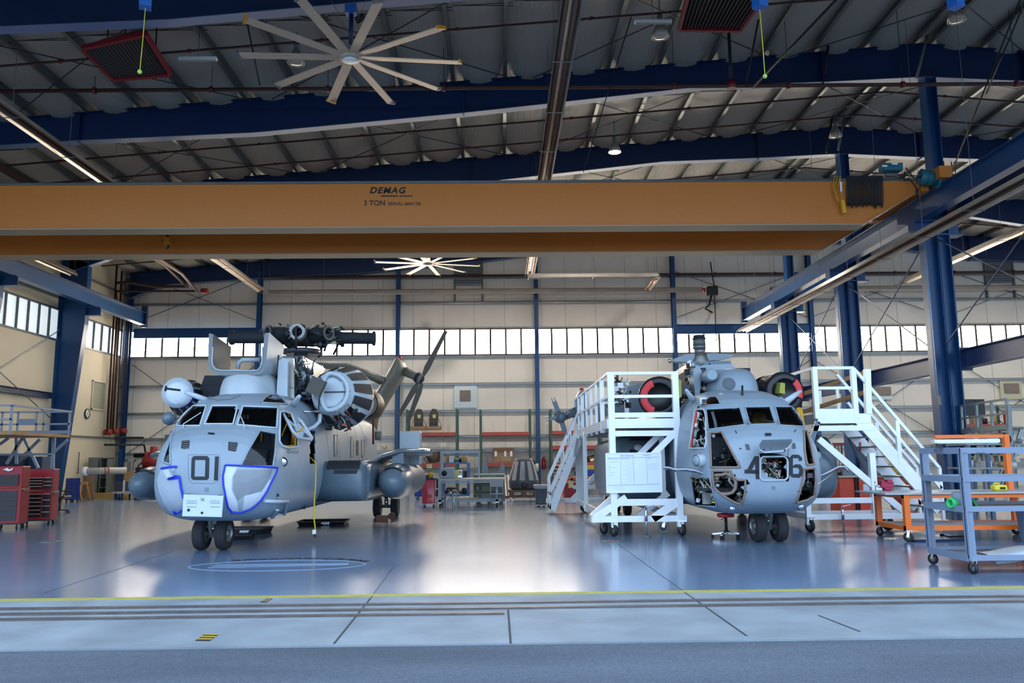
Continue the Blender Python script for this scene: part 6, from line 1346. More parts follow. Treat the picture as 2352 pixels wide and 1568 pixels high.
zl_ = at(80,1043,Yp).z; MB().bar((xa_,Yp,zl_), (at(122,1043,Yp).x,Yp,zl_), .06).build('truss_chord', PG, pl)
for a, b in (((52,1005),(15,1065)), ((55,1005),(88,1075)), ((92,1008),(55,1045)), ((20,1005),(0,1020)), ((155,1010),(122,1040)), ((38,1005),(38,1065)), ((122,1008),(122,1110))): MB().bar(at(*a,Yp), at(*b,Yp), .07).build('truss_member', PG, pl)
x = at(122,1043,Yp).x
for y in (Yp, Yp-2.9):
    for xx in (x, xa_+.1): MB().bar((xx,y,0), (xx,y,z0), .08).build('leg', PG, pl)
MB().tube([(x+.02,Yp,1.3),(x+.15,Yp,1.3),(x+.15,Yp,.7),(x+.02,Yp,.7)], .02, 6).build('grab_handle', PG, pl)
# dark blue cabinets by the wall
def cab(px0, px1, py0, py1, Y, dep, name, label, m, cat, shelves=0, drawers=0, feet=False):
    a = at(px0, py1, Y); b = at(px1, py0, Y); z0 = max(0, a.z); t = thing(name, ((a.x+b.x)/2, Y+dep/2, z0), label, cat)
    if abs(z0) < .35: z0 = 0
    zz0 = z0+(.08 if feet else 0)
    if shelves:
        m_ = MB().box((a.x,Y,zz0), (a.x+.03,Y+dep,b.z)).box((b.x-.03,Y,zz0), (b.x,Y+dep,b.z)).box((a.x,Y+dep-.02,zz0), (b.x,Y+dep,b.z)).box((a.x,Y,b.z-.03), (b.x,Y+dep,b.z)); m_.build('carcass', m, t)
        for k in range(shelves): z = zz0+(b.z-zz0)*k/shelves; MB().box((a.x+.03,Y,z), (b.x-.03,Y+dep-.02,z+.025)).build('shelf', m, t)
    else: MB().box((a.x,Y,zz0), (b.x,Y+dep,b.z)).build('body', m, t, bevel=.01)
    for k in range(drawers):
        hh = (b.z-zz0-.06)/drawers; z = zz0+.03+k*hh; o = MB().box((a.x+.03,Y-.015,z+.005), (b.x-.03,Y,z+hh-.008)).build('drawer', m, t); MB().box((a.x+.06,Y-.028,z+hh-.03), (b.x-.06,Y-.014,z+hh-.018)).build('drawer_pull', DGAL, o)
    if feet:
        for x in (a.x+.05, b.x-.05):
            for y in (Y+.05, Y+dep-.05): MB().cyl((x-.02,y,.04), (x+.02,y,.04), .04, 10).build('caster_wheel', BLACK, t)
    return t
BLC = mat('tool cabinet blue', '16307a', .4)
cab(149,168,1098,1136,34.0,.6,'tool_cabinet','small blue drawer cabinet against the plaster wall',BLC,'cabinet',drawers=6,feet=True)
cab(-5,45,1045,1085,27,.7,'tool_cabinet','dark blue cupboard under the grey work platform',mat('dark blue steel','1a2f4e',.5),'cabinet')
cab(55,98,1048,1090,27.5,.7,'tool_cabinet','slate blue cupboard with a yellow tag under the work platform',mat('slate blue steel','28405c',.5),'cabinet')
GRC = mat('cabinet grey green', '6c726c', .5)
cab(198,224,1050,1138,37.6,.6,'storage_cabinet','closed grey steel cabinet near the back left corner',GRC,'cabinet')
cab(225,248,1051,1138,37.7,.55,'storage_cabinet','open grey steel shelf cabinet near the back left corner',GRC,'cabinet',shelves=4)
cab(262,283,1088,1138,36.8,.1,'metal_sheet','dark blue panel standing on the flat cart',mat('panel blue','1e3a66',.4),'sheet')
t = thing('wall_clock', (XL+.04, 35.95, 4.65), 'round black rimmed clock on the plaster wall', 'clock'); c = atx(199,950,XL); MB().lathe([(0,.04),(.2,.04),(.2,.0)], c, (1,0,0), 28).build('face', WHITE, t); MB().lathe([(.19,0),(.23,0),(.23,.05),(.2,.06),(.19,.045)], c, (1,0,0), 28, caps=False).build('rim', BLACK, t); MB().bar(c+V((.045,0,0)), c+V((.045,.04,.13)), .008, .015).bar(c+V((.045,0,0)), c+V((.045,.09,-.02)), .008, .015).build('hands', BLACK, t)
t = thing('pull_chain', atx(180,1070,XL+.1), 'thin conduit drop with a bar end on the plaster wall', 'conduit'); a = atx(182,1038,XL+.1); b = atx(179,1086,XL+.1); MB().tube([a, b], .025, 6).cyl(b-V((0,.12,0)), b+V((0,.12,0)), .02, 6).build('drop', mat('slate pipe', '59656c'), t)
# sawhorses with a big tube
Ys = 35
sh_m = mat('sawhorse pine', 'a8763f', .7, var=.1, scale=8)
def sawhorse(px, label):
    p = atz(px, 1147, 0); t = thing('sawhorse', (p.x,Ys,0), label, 'sawhorse'); MB().bar((p.x,Ys-.45,.72), (p.x,Ys+.45,.72), .09, .12).build('top_beam', sh_m, t)
    for sy in (-.35,.35):
        for sx in (-.22,.22): MB().bar((p.x+sx,Ys+sy,.02), (p.x+sx*.1,Ys+sy,.74), .08, .04).build('leg', sh_m, t)
sawhorse(198, 'wooden sawhorse nearer the plaster wall, carrying a long tube'); sawhorse(216, 'second wooden sawhorse, carrying the middle of the long tube')
zt_ = at(230,1083,Ys).z; t = thing('duct_tube', at(240,1083,Ys), 'long pale grey tube lying across the wooden sawhorses', 'tube'); a = at(196,1082,Ys-.3); b = at(290,1080,Ys+.6)
TG = mat('pale tube grey', 'b3b0a6', .45, var=.06); MB().cyl(a, b, .14, 20).build('tube_body', TG, t); MB().cyl(a-V((.1,0,0)), a+V((.08,0,0)), .18, 20).build('end_cap', WHITE, t)
for f in (.45,.53): q = a.lerp(b, f); d = (b-a).normalized(); MB().cyl(q, q+d*.06, .155, 18).build('orange_band', mat('dull orange band', 'b0623a', .6), t)
t = thing('wood_sheet', at(205,1110,Ys+.6), 'brown plywood sheet leaning behind the sawhorses', 'sheet'); MB().bar((at(208,1135,Ys+.7).x,Ys+.7,.0), at(206,1092,Ys+1), .35, .02, (0,1,0)).build('sheet', mat('brown sheet', '8f7258', .7), t)
t = thing('timber_stack', atz(240,1145,0)+V((0,.8,0)), 'low stack of yellow timber on the floor behind the sawhorses', 'timber'); p = atz(240,1145,0)
for k in range(4): MB().box((p.x-1.1+.1*k,p.y+.5,.0+.06*k), (p.x+.8-.1*k,p.y+.62+.1*(k%2),.055+.06*k)).build('board', mat('yellow timber', 'b8934a', .7), t)
# flat cart with panels
fcx0, fcx1 = at(262,1143,35.5).x, at(368,1143,35.5).x; t = thing('flat_cart', ((fcx0+fcx1)/2,35.9,0), 'low flat cart loaded with panels beside the left helicopter', 'cart'); MB().box((fcx0,35.3,.28), (fcx1,36.6,.34)).build('platform', mat('pale cart deck', 'a9a59a', .6), t)
for x in (fcx0+.25, fcx1-.8):
    for y in (35.45,36.4): caster((x,y,0), .11, t, .4, BLACK, .28)
def lean(px0, py0, px1, py1, Y, m, nm, label, th=.05):
    a = at(px0,py0,Y); b = at(px1,py1,Y); o = MB().box((a.x,Y,.345), (b.x,Y+th,b.z)).build(nm, m); tag(o, label, 'sheet')
lean(262,1138,281,1105,35.8,mat('slate panel','39424c',.5),'metal_sheet','dark slate panel with a blue edge standing on the flat cart'); lean(281,1138,286,1103,35.9,WHITE,'metal_sheet','narrow white panel standing on the flat cart'); lean(287,1138,297,1105,35.8,mat('green blue panel','3a4f63',.4),'metal_sheet','blue green panel standing on the flat cart'); lean(305,1138,340,1110,36,mat('brown panel','6e6052',.6),'metal_sheet','brown panel lying behind the drop tank of the left helicopter')
a = at(284,1104,36.2); b = at(310,1082,36.2); t = thing('plywood_crate', (a.x,36.2,a.z), 'plywood box standing among the panels on the flat cart', 'crate'); MB().box((a.x,36.2,.34), (b.x,36.8,b.z)).build('box_body', WOOD, t)
a = at(282,1082,36.3); b = at(307,1060,36.3); t = thing('grey_screen', (a.x,36.3,a.z), 'grey corrugated screen on top of the plywood box', 'screen'); MB().box((a.x,36.35,b.z-.5), (b.x,36.4,b.z)).build('screen_sheet', mat('ribbed grey', '77787a', .6, bump=1, bscale=30), t)
for x in (a.x+.1, b.x-.1): MB().box((x-.03,36.32,b.z-.5), (x+.03,36.36,b.z)).build('screen_batten', mat('batten tan','a59a7c',.6), t)
t = thing('red_pump', at(352,1050,38), 'dark red pump set behind the nose of the left helicopter', 'pump'); p = at(352,1055,38); MB().cyl(p+V((-.4,0,-.1)), p+V((.3,0,-.1)), .28, 16).cyl(p, p+V((0,0,.6)), .16, 12).cyl(p+V((-.3,0,0)), p+V((-.3,0,.35)), .1, 10).build('pump_body', mat('pump red','8c1d20',.5), t); MB().box((p.x-.7,37.8,0), (p.x+.6,38.4,p.z-.35)).build('pump_base', BLACK, t); 
for k in range(4): MB().tube([(p.x-1.6+k*.4,38.3,.3),(p.x-1.6+k*.4,38.3,1.4),(p.x-1.3+k*.4,38.3,1.7)], .035, 6).build('pump_pipe', BLACK, t)
t = thing('grey_cabinet', at(384,1030,37), 'tall blue grey wall box behind the left helicopter', 'cabinet'); a = at(378,1045,40.3); b = at(400,998,40.3); MB().box((a.x,40.2,a.z), (b.x,40.7,b.z)).build('box', mat('blue grey box','66788a',.5), t)
# ---------------- back wall clutter ----------------
def louvre(px0, px1, py0, py1, lx0, lx1, ly0, ly1, label, m):
    a = at(px0,py1,YW-.12); b = at(px1,py0,YW-.12); t = thing('wall_vent', ((a.x+b.x)/2,YW-.15,(a.z+b.z)/2), label, 'vent')
    MB().box((a.x,YW-.12,a.z), (b.x,YW-.02,b.z)).build('surround', m, t, bevel=.02); c = at(lx0,ly1,YW-.15); d = at(lx1,ly0,YW-.15); n = 8; MB().box((c.x,YW-.15,c.z), (d.x,YW-.12,d.z)).build('frame', mat('vent frame', 'a08c7c', .5), t)
    for k in range(n): z = c.z+(d.z-c.z)*(k+.5)/n; MB().bar((c.x+.02,YW-.17,z), (d.x-.02,YW-.17,z), .03, .07, (0,-.7,.7)).build('slat', mat('vent slat', 'b59f90', .5), t)
louvre(1043,1096,883,937,1056,1081,896,921,'pale boxed wall vent in the middle of the back wall', mat('vent surround','d9e2dd',.4)); louvre(2300,2345,868,917,2308,2340,880,903,'pale yellow boxed wall vent near the right edge', mat('vent surround yellow','cfc9a0',.4)); louvre(1402,1430,880,905,1406,1425,885,900,'pale wall vent seen through the railing of the white stand', mat('vent surround','d9e2dd')); louvre(1990,2048,884,918,2004,2046,888,908,'pale wall vent behind the stair of the right stand', mat('vent surround','d9e2dd'))
for x0, x1, y0, y1, l in ((1045,1107,583,655,'large grey louvre panel high on the back wall below the crane'),(2266,2322,582,650,'large brown louvre panel high on the back wall near the right edge')):
    a = at(x0,y1,YW-.1); b = at(x1,y0,YW-.1); t = thing('louvre_panel', ((a.x+b.x)/2,YW-.1,a.z), l, 'louvre'); MB().box((a.x,YW-.08,a.z), (b.x,YW-.02,b.z)).build('back', DGAL, t); MB().box((a.x-.05,YW-.15,a.z-.8), (a.x+.03,YW-.02,b.z)).build('jamb', GRC, t); MB().box((b.x-.03,YW-.15,a.z-.8), (b.x+.05,YW-.02,b.z)).build('jamb', GRC, t)
    for k in range(14): z = a.z+(b.z-a.z)*(k+.5)/14; MB().bar((a.x,YW-.1,z), (b.x,YW-.1,z), .02, .1, (0,-.6,.8)).build('slat', GREYM, t)
YR_ = 39.4
def up(px, ytop=945, Y=YR_): return at(px, 1060, Y).x, at(px, ytop, Y).z
def rack(x0, x1, beams, label, ytop=940):
    a, zt_ = up(x0, ytop); b, _ = up(x1, ytop); t = thing('pallet_rack', ((a+b)/2,YR_,0), label, 'rack')
    for x in (a, b):
        for y in (YR_, YR_+.95): MB().box((x-.05,y-.04,0), (x+.05,y+.04,zt_)).build('upright', RGREEN, t)
        br = MB()
        for k in range(6): br.bar((x,YR_,.3+k*(zt_-.4)/6), (x,YR_+.95,.3+(k+1)*(zt_-.4)/6), .04)
        br.build('upright_brace', RGREEN, t)
    for yb_ in beams:
        z = at((x0+x1)/2, yb_, YR_).z
        for y in (YR_-.05, YR_+.95): MB().box((a+.05,y,z-.08), (b-.05,y+.05,z+.08)).build('beam', SAFRED, t)
        MB().box((a+.05,YR_,z+.06), (b-.05,YR_+.95,z+.09)).build('shelf_deck', mat('rack deck', '8a7a66', .7), t)
    return t
rack(934,1049,(997,1067),'green and red pallet rack carrying two netted seats'); rack(1104,1219,(996,1066),'green and red pallet rack carrying the taped cardboard box'); rack(1267,1382,(993,1027,1066,1098),'green and red pallet rack behind the stairs of the white stand'); rack(2190,2330,(978,1040),'green and red pallet rack behind the big crane column',930)
zb_ = at(990,990,YR_).z+.09
for k, (px, l) in enumerate(((960,'netted dark seat on a brown pallet, nearer the tail rotor'),(995,'netted dark seat on a brown pallet, nearer the rack upright'))):
    x = at(px,980,YR_).x; t = thing('netted_seat', (x,YR_+.4,zb_), l, 'seat'); MB().box((x-.4,YR_+.1,zb_), (x+.35,YR_+.8,zb_+.15)).build('pallet', CARD, t)
    MB().prism([(x-.22,YR_+.3,zb_+.3),(x+.2,YR_+.3,zb_+.3),(x+.22,YR_+.3,zb_+.75),(x+.13,YR_+.3,zb_+.98),(x-.08,YR_+.3,zb_+1.0),(x-.22,YR_+.3,zb_+.75)], (0,.15,0)).build('seat_shell', mat('seat olive', '4b463c', .8), t); MB().box((x-.2,YR_+.1,zb_+.15), (x+.2,YR_+.45,zb_+.32)).build('seat_pan', BPLAS, t); MB().box((x-.05,YR_+.28,zb_+.55), (x+.1,YR_+.3,zb_+.72)).build('paper_tag', mat('cream tag','d8d49a',.7), t)
    nt_ = MB()
    for j in range(12): a = j*math.pi/6; nt_.bar((x,YR_+.35,zb_+1.0), (x+math.cos(a)*.42,YR_+.35+math.sin(a)*.3,zb_+.15), .008)
    nt_.build('net', mat('net tan','6d6452',.8), t)
a = at(1134,1062,YR_-.1); b = at(1179,1028,YR_-.1); t = thing('cardboard_box', ((a.x+b.x)/2,YR_+.3,a.z), 'large taped cardboard box on the middle pallet rack', 'box'); zz_ = at(1150,1066,YR_).z+.09; MB().box((a.x,YR_,zz_), (b.x,YR_+.7,b.z-.17)).build('box_body', CARD, t); MB().box((a.x-.03,YR_-.03,b.z-.17), (b.x+.03,YR_+.73,b.z)).build('lid', mat('dark cardboard','7d5a40',.8), t)
for x in (a.x+.05,a.x+.5,b.x-.15): MB().box((x,YR_-.035,b.z-.4), (x+.1,YR_-.001,b.z-.16)).build('tape_strip', WHITE, t)
MB().box((a.x+.35,YR_-.01,zz_+.05), (b.x-.12,YR_,zz_+.3)).build('paper_label', mat('kraft label','a88a66',.8), t)
t = thing('exhaust_bucket', at(995,1062,YR_), 'dark brown exhaust bucket on the rack shelf', 'part'); p = at(996,1062,YR_); zz_ = at(990,1067,YR_).z+.09; MB().lathe([(.26,0),(.3,.15),(.36,.5),(.34,.5),(.28,.15)], (p.x,YR_+.4,zz_), (-.15,0,1), 24, caps=False).build('shell', EXH, t); MB().tube([(p.x-.35,YR_+.4,zz_),(p.x-.5,YR_+.4,zz_+.2),(p.x-.3,YR_+.4,zz_+.35)], .02, 6).build('handle', BLACK, t)
MB_s = thing('paper_sign', at(986,1070,YR_-.1), 'small cream sign with dark digits hung on the rack beam', 'sign'); a = at(980,1075,YR_-.1); b = at(992,1066,YR_-.1); MB().box((a.x,YR_-.1,a.z), (b.x,YR_-.08,b.z)).build('card', mat('cream tag','d8d49a'), MB_s); fit_text('11', 983, 989, 1070.5, 5, YR_-.1, .004).build('digits', BLACK, MB_s)
# red cart
def bxo(px0, px1, py1, h, Y, dep, name, label, cat, m, **k):
    a = at(px0, py1, Y); b = at(px1, py1, Y); t = thing(name, ((a.x+b.x)/2, Y+dep/2, 0), label, cat); return t, a.x, b.x
t, a, b = bxo(969,999,1160,0,27.4,.5,'red_service_cart','','cart',None); tag(t, 'glossy red service cart with a yellow can on top', 'cart'); MB().box((a,27.4,.13), (b,27.9,.92)).build('cabinet', mat('glossy service red','c2303c',.12,coat=1), t, bevel=.03); MB().box((a-.02,27.38,.92), (b+.02,27.92,.96)).build('top_tray', BPLAS, t); MB().bar((b+.06,27.45,.6), (b+.06,27.85,.6), .025).build('handle', CHROME, t)
for x in (a+.06,b-.06):
    for y in (27.46,27.84): caster((x,y,0), .055, t, .2, BLACK, .14)
x = at(989,1100,27.6).x; t = thing('yellow_can', (x,27.6,.96), 'yellow can standing on the glossy red service cart', 'can'); MB().lathe([(.08,0),(.08,.17),(.075,.18),(.0,.18)], (x,27.6,.961), n=20).build('body', mat('can yellow','d6b81f',.4), t); MB().tube([(x-.07,27.6,1.14),(x,27.6,1.2),(x+.07,27.6,1.14)], .006, 5).build('bail', BLACK, t)
t = thing('box_on_cart', (x-.2,27.65,.96), 'dark case beside the yellow can on the red service cart', 'case'); MB().box((a+.02,27.5,.962), (a+.2,27.8,1.05)).build('case', BPLAS, t)
# grey rolling bench
x0, x1 = at(1007,1160,27.3).x, at(1159,1160,27.3).x; BG = mat('bench grey', '9aa8b4', .4); t = thing('workbench', ((x0+x1)/2,27.9,0), 'pale grey rolling bench frame with a tall back frame behind the stool', 'workbench')
MB().box((x0,27.3,.86), (x1,28.3,.93)).build('bench_top', mat('bench top pale','b7b3a6',.5), t); MB().box((x0+.03,27.32,.78), (x1-.05,27.38,.84)).build('apron', BG, t); MB().box((x0,27.3,.17), (x1-.1,27.36,.25)).box((x0,28.24,.17), (x1-.1,28.3,.25)).build('lower_rail', BG, t)
for x in (x0+.05, x1-.25):
    for y in (27.33,28.27): MB().box((x-.04,y-.03,.17), (x+.04,y+.03,.86)).build('leg', BG, t); caster((x,y,0), .07, t, .3, BLACK, .17)
zt_ = at(1050,1040,28.2).z; xe = at(1098,1050,28.2).x; MB().box((x0+.01,28.2,.93), (x0+.09,28.28,zt_)).box((xe,28.2,.93), (xe+.06,28.28,zt_)).box((x0+.01,28.2,zt_), (xe+.06,28.28,zt_+.07)).build('back_frame', BG, t); MB().box((x0+.1,28.24,zt_-.09), (xe,28.27,zt_-.03)).build('hanging_rail', DGAL, t)
MB().box((x0+.6,27.5,.25), (x1-.9,28.1,.28)).build('lower_board', mat('tan board','9c9468',.7), t)
# machine on bench
p = at(1020,1095,27.8); t = thing('drill_press', (p.x,27.8,.93), 'grey machine housing standing on the pale grey bench', 'machine'); MB().box((p.x-.15,27.6,.931), (p.x+.35,27.95,1.28)).build('housing', mat('machine grey','8fa0a8',.4), t, bevel=.03); MB().lathe([(.09,0),(.09,.02),(0,.02)], (p.x+.02,27.6,1.1), (0,-1,0), 20).build('dial', BLACK, t); MB().cyl((p.x+.55,27.6,.93), (p.x+.55,27.6,1.2), .03, 8).box((p.x+.48,27.5,.96), (p.x+.62,27.62,1.03)).build('clamp', CHROME, t)
p = at(1040,1070,27.8); t = thing('cream_box', (p.x,27.8,.93), 'cream parts box behind the clamp on the pale grey bench', 'box'); MB().box((p.x+.0,28.0,.931), (p.x+.3,28.2,1.2)).build('body', mat('cream box','cfcf96',.6), t)
# blue cart behind
x0, x1 = at(1017,1140,31).x, at(1075,1140,31).x; CBL = mat('cart blue', '4f74b0', .4); t = thing('shelf_cart', ((x0+x1)/2,31.4,0), 'blue three tier cart crowded with parts behind the pale grey bench', 'cart'); zt_ = at(1045,1063,31).z
for x in (x0,x1):
    for y in (31,31.8): MB().box((x-.04,y-.04,.2), (x+.04,y+.04,zt_)).build('upright', CBL, t); caster((x,y,0), .08, t, .3, BLACK, .2)
for k, z in enumerate((.25,(zt_+.25)/2,zt_)): MB().box((x0,30.98,z-.04), (x1,31.84,z+.02)).build('shelf', CBL, t)
def junk(x0, x1, y0, y1, z, n, cols, hmax, seed, what, where, cat='part'):
    rr = random.Random(seed)
    for i in range(n):
        w_ = rr.uniform(.12,.28); x = x0+(x1-x0)*(i+.5)/n; y = rr.uniform(y0,y1); h = rr.uniform(.4,1)*hmax; cn = cols[i%len(cols)]; k = i % 4
        if k == 0: m_ = MB().lathe([(w_*.45,0),(w_*.5,h*.1),(w_*.5,h*.8),(w_*.3,h),(0,h)], (x,y,z), n=16); nm, nm2 = 'canister', 'can'
        elif k == 1: m_ = MB().box((x-w_/2,y-.1,z), (x+w_/2,y+.1,z+h)).box((x-w_/2-.01,y-.11,z+h*.8), (x+w_/2+.01,y+.11,z+h*.9)); nm, nm2 = 'parts_box', 'box'
        elif k == 2: m_ = MB().cyl((x-w_/2,y,z+h*.4), (x+w_/2,y,z+h*.4), h*.38, 14).cyl((x-.03,y,z+h*.5), (x-.03,y,z+h), .03, 8).box((x-w_*.3,y-.06,z), (x+w_*.3,y+.06,z+h*.2)); nm, nm2 = 'pump_part', 'part'
        else: m_ = MB().loft([[V((x+w_/2*math.cos(a)*s, y+.1*math.sin(a)*s, z+hh)) for a in [2*math.pi*j/12 for j in range(12)]] for s, hh in ((.7,0),(1,h*.3),(.95,h*.55),(.3,h*.75))], caps=True); nm, nm2 = 'wrapped_bundle', 'bundle'
        o = m_.build(nm, mat(cn+' clutter', CC[cn], .5)); tag(o, '%s %s %s' % (cn, {'canister':'canister','parts_box':'lidded parts box','pump_part':'motor like part','wrapped_bundle':'wrapped bundle'}[nm], where), nm2, what)
CC = dict(white='d8d8d2', blue='2c4f9c', black='1f2023', yellow='d0b02a', tan='a98a5e', red='a82a2a', grey='7d858c', green='4c6a52', orange='d8652a', brass='a98b4a', silver='b4b8ba')
junk(x0+.05,x1-.05,31.2,31.6,zt_+.02,5,['tan','white','green','black','tan'],.42,1,'things on the blue cart top','on top of the blue three tier cart'); junk(x0+.05,x1-.05,31.2,31.6,(zt_+.25)/2+.02,6,['blue','white','brass','grey','blue','black'],.36,2,'things on the blue cart middle shelf','on the middle shelf of the blue cart'); junk(x0+.05,x1-.05,31.2,31.6,.27,5,['black','tan','silver','brass','black'],.28,3,'things on the blue cart bottom shelf','on the bottom shelf of the blue cart')
# stool and folding chair
p = atz(1036,1166,0); c = V((p.x,p.y,0)); t = thing('lab_stool', c, 'chrome legged round stool in front of the pale grey bench', 'stool'); MB().lathe([(.08,.58),(.16,.6),(.17,.63),(.12,.66),(0,.67)], c, n=24).build('seat', BPLAS, t); MB().cyl(c+V((0,0,.35)), c+V((0,0,.6)), .035, 10).build('post', CHROME, t)
for k in range(5): a = k*2*math.pi/5+.2; MB().tube([c+V((math.cos(a)*.04,math.sin(a)*.04,.5)), c+V((math.cos(a)*.16,math.sin(a)*.16,.42)), c+V((math.cos(a)*.28,math.sin(a)*.28,.01))], .013, 6).build('leg', CHROME, t)
p = atz(1141,1166,0); c = V((p.x,p.y,0)); CHG = mat('folding chair grey', '8c8f94', .4); t = thing('folding_chair', c, 'grey folding chair in front of the green crates', 'chair'); MB().box(c+V((-.2,-.2,.43)), c+V((.2,.2,.46))).build('seat', CHG, t, bevel=.01); MB().prism([c+V((-.21,.22,.66)), c+V((.21,.22,.66)), c+V((.21,.24,.84)), c+V((.12,.25,.88)), c+V((-.12,.25,.88)), c+V((-.21,.24,.84))], (0,.02,0)).build('backrest', CHG, t)
for sx in (-.2,.2): MB().tube([c+V((sx,-.22,0)), c+V((sx,.05,.45)), c+V((sx,.25,.86))], .013, 6).build('frame_leg', CHG, t); MB().tube([c+V((sx,.25,0)), c+V((sx,-.15,.45))], .013, 6).build('frame_leg', CHG, t)
# stacked green crates
GCR = mat('crate green', '7a8a80', .5, var=.06); Yc_ = 28.6; xa_, xb_ = at(1087,1160,Yc_).x, at(1160,1160,Yc_).x; zs = [.12,.52,1.0,1.42]; tops = [.5,.98,1.06,1.5]
zt_ = at(1120,1088,Yc_).z; hh = (zt_-.12)/3
for k, l in enumerate(('bottom grey green transit crate of the stack behind the folding chair','middle grey green transit crate of the stack behind the folding chair','top grey green transit crate of the stack, with papers under plastic')):
    z = .12+k*hh; t = thing('transit_crate', ((xa_+xb_)/2,Yc_+.4,z), l, 'crate', 'stacked green crates'); MB().box((xa_,Yc_,z), (xb_,Yc_+.9,z+hh-.01)).build('shell', GCR, t, bevel=.02)
    for x in (xa_+.16, xb_-.16): o = MB().box((x-.13,Yc_-.012,z+hh*.2), (x+.13,Yc_,z+hh*.75)).build('latch_plate', mat('crate recess','55645c',.5), t); MB().bar((x,Yc_-.03,z+hh*.3), (x,Yc_-.03,z+hh*.6), .03).build('latch', GREYM, o)
    MB().box((xa_,Yc_-.01,z+hh*.86), (xb_,Yc_,z+hh*.9)).build('lid_seam', mat('crate recess','55645c'), t)
t = thing('crate_pallet', ((xa_+xb_)/2,Yc_+.4,0), 'dark pallet under the stacked green crates', 'pallet')
for k in range(3): x = xa_+.1+(xb_-xa_-.3)*k/2; MB().box((x,Yc_,0), (x+.14,Yc_+.9,.12)).build('block', mat('crate recess','55645c'), t)
# fins on the rack
FG = mat('fin grey', '6d7a84', .3)
for (pts, l) in ((((1105,1088),(1108,1065),(1113,1052),(1119,1068),(1125,1088)),'pointed dark grey fin standing behind the green crates'), (((1143,1088),(1150,1068),(1156,1061),(1159,1075),(1158,1088)),'slanting pale grey fin standing behind the green crates')):
    q = [at(x,y,YR_-.6) for x, y in pts]; o = MB().prism([p for p in q], (0,.12,0)).build('aircraft_fin', FG); tag(o, l, 'fin')
    for pnt in (): pass
fs = thing('fin_stand', at(1130,1095,YR_-.5), 'low black shelf stand holding the two fins', 'stand'); zz_ = at(1130,1088,YR_-.6).z; a = at(1100,1090,YR_-.6).x; b = at(1165,1090,YR_-.6).x; MB().box((a,YR_-.75,zz_-.05), (b,YR_-.3,zz_)).build('top', BPLAS, fs)
for x in (a+.03,b-.03):
    for y in (YR_-.72,YR_-.33): MB().bar((x,y,0), (x,y,zz_-.05), .05).build('leg', BPLAS, fs)
# engine cowl cone on a wooden dolly
Ye = 30.5; c = V((at(1204,1100,Ye).x, Ye+.5, 0)); zb_ = at(1204,1125,Ye).z; zt_ = at(1204,1052,Ye).z; H_ = zt_-zb_
t = thing('air_filter_cone', c+V((0,0,zb_)), 'dark grey perforated filter cone standing on a wooden dolly', 'filter'); o = MB().lathe([(.42,0),(.55,H_*.06),(.57,H_*.25),(.5,H_*.5),(.4,H_*.8),(.34,H_*.93),(.3,H_),(0,H_)], c+V((0,0,zb_)), n=36).build('cone', mat('cone grey','4b4f55',.5), t)
for k in range(10):
    a0 = 2*math.pi*k/10; rows = [[c+V((math.cos(a)*r, math.sin(a)*r, zb_+h)) for a in np.linspace(a0,a0+.38,5)] for r, h in ((.565,H_*.3),(.508,H_*.5),(.408,H_*.8),(.36,H_*.9))]
    MB().loft(rows, closed=False).build('mesh_strip', mat('pierced steel','9aa0a6',.4,.5,bump=1,bscale=60), o, fix=False)
MB().lathe([(.12,0),(.11,.02),(0,.02)], c+V((0,-.56,zb_+H_*.14)), (0,-1,0), 20).build('port', BPLAS, o)
t = thing('wooden_dolly', c, 'wooden pallet dolly under the dark filter cone', 'dolly'); MB().box(c+V((-.65,-.5,.14)), c+V((.65,.5,.2))).build('deck', mat('dolly wood','7e5f48',.7), t); MB().box(c+V((-.6,-.45,zb_-.08)), c+V((.6,.45,zb_-.0))).build('upper_deck', mat('dolly wood','7e5f48'), t)
for x in (-.55,-.1,.35): MB().box(c+V((x,-.45,.2)), c+V((x+.18,.45,zb_-.08))).build('spacer', mat('dolly wood','7e5f48'), t)
for x in (-.5,.5): caster(c+V((x,-.4,0)), .055, t, .2, WHITE, .14); caster(c+V((x,.4,0)), .055, t, .2, WHITE, .14)
# leaning white strips
t = thing('stored_tubes', at(1168,1130,33), 'bundle of white and brown strips leaning in a floor stand', 'strips')
for k in range(5): MB().bar(at(1163+k*3.5,1140,33.5), at(1159+k*4,1090,34), .05, .05).build('strip', (WHITE, CARD)[k%2], t)
MB().box(at(1160,1144,33.4), at(1180,1138,33.4)+V((0,.5,0))).build('stand_base', SAFRED, t)
# waste bin
p = atz(1243,1163,0); c = V((p.x,p.y,0)); t = thing('waste_bin', c, 'round dark grey bin with a clear liner on a wheeled dolly', 'bin'); MB().lathe([(.17,.1),(.21,.66),(.22,.66),(.22,.69),(.2,.69),(.16,.12),(0,.12)], c, n=28).build('body', mat('bin grey','5d6570',.5), t, fix=False); MB().lathe([(.23,.58),(.25,.66),(.24,.71),(.21,.7)], c, n=28, caps=False).build('liner', mat('bin liner','c6ccd4',.3,alpha=.6), t, fix=False); MB().lathe([(.19,.07),(.19,.1),(0,.1)], c, n=24).build('dolly_ring', BLACK, t)
for k in range(4): a = k*math.pi/2+.6; caster(c+V((math.cos(a)*.13,math.sin(a)*.13,0)), .03, t, a, BLACK, .07)
MB().box(c+V((.23,-.05,.35)), c+V((.26,.05,.65))).build('paper_sheet', WHITE, t)
t = thing('fire_extinguisher', (8.9-7.05,40.55,1.2), 'red fire extinguisher on the wall column above the bin', 'extinguisher'); p = V((1.84+.25,40.62,1.3)); MB().lathe([(.09,0),(.1,.05),(.1,.45),(.05,.55),(0,.56)], p-V((0,0,.25)), n=18).build('cylinder', RED, t); MB().bar(p+V((-.04,0,.33)), p+V((.08,0,.36)), .03).build('handle', BLACK, t)
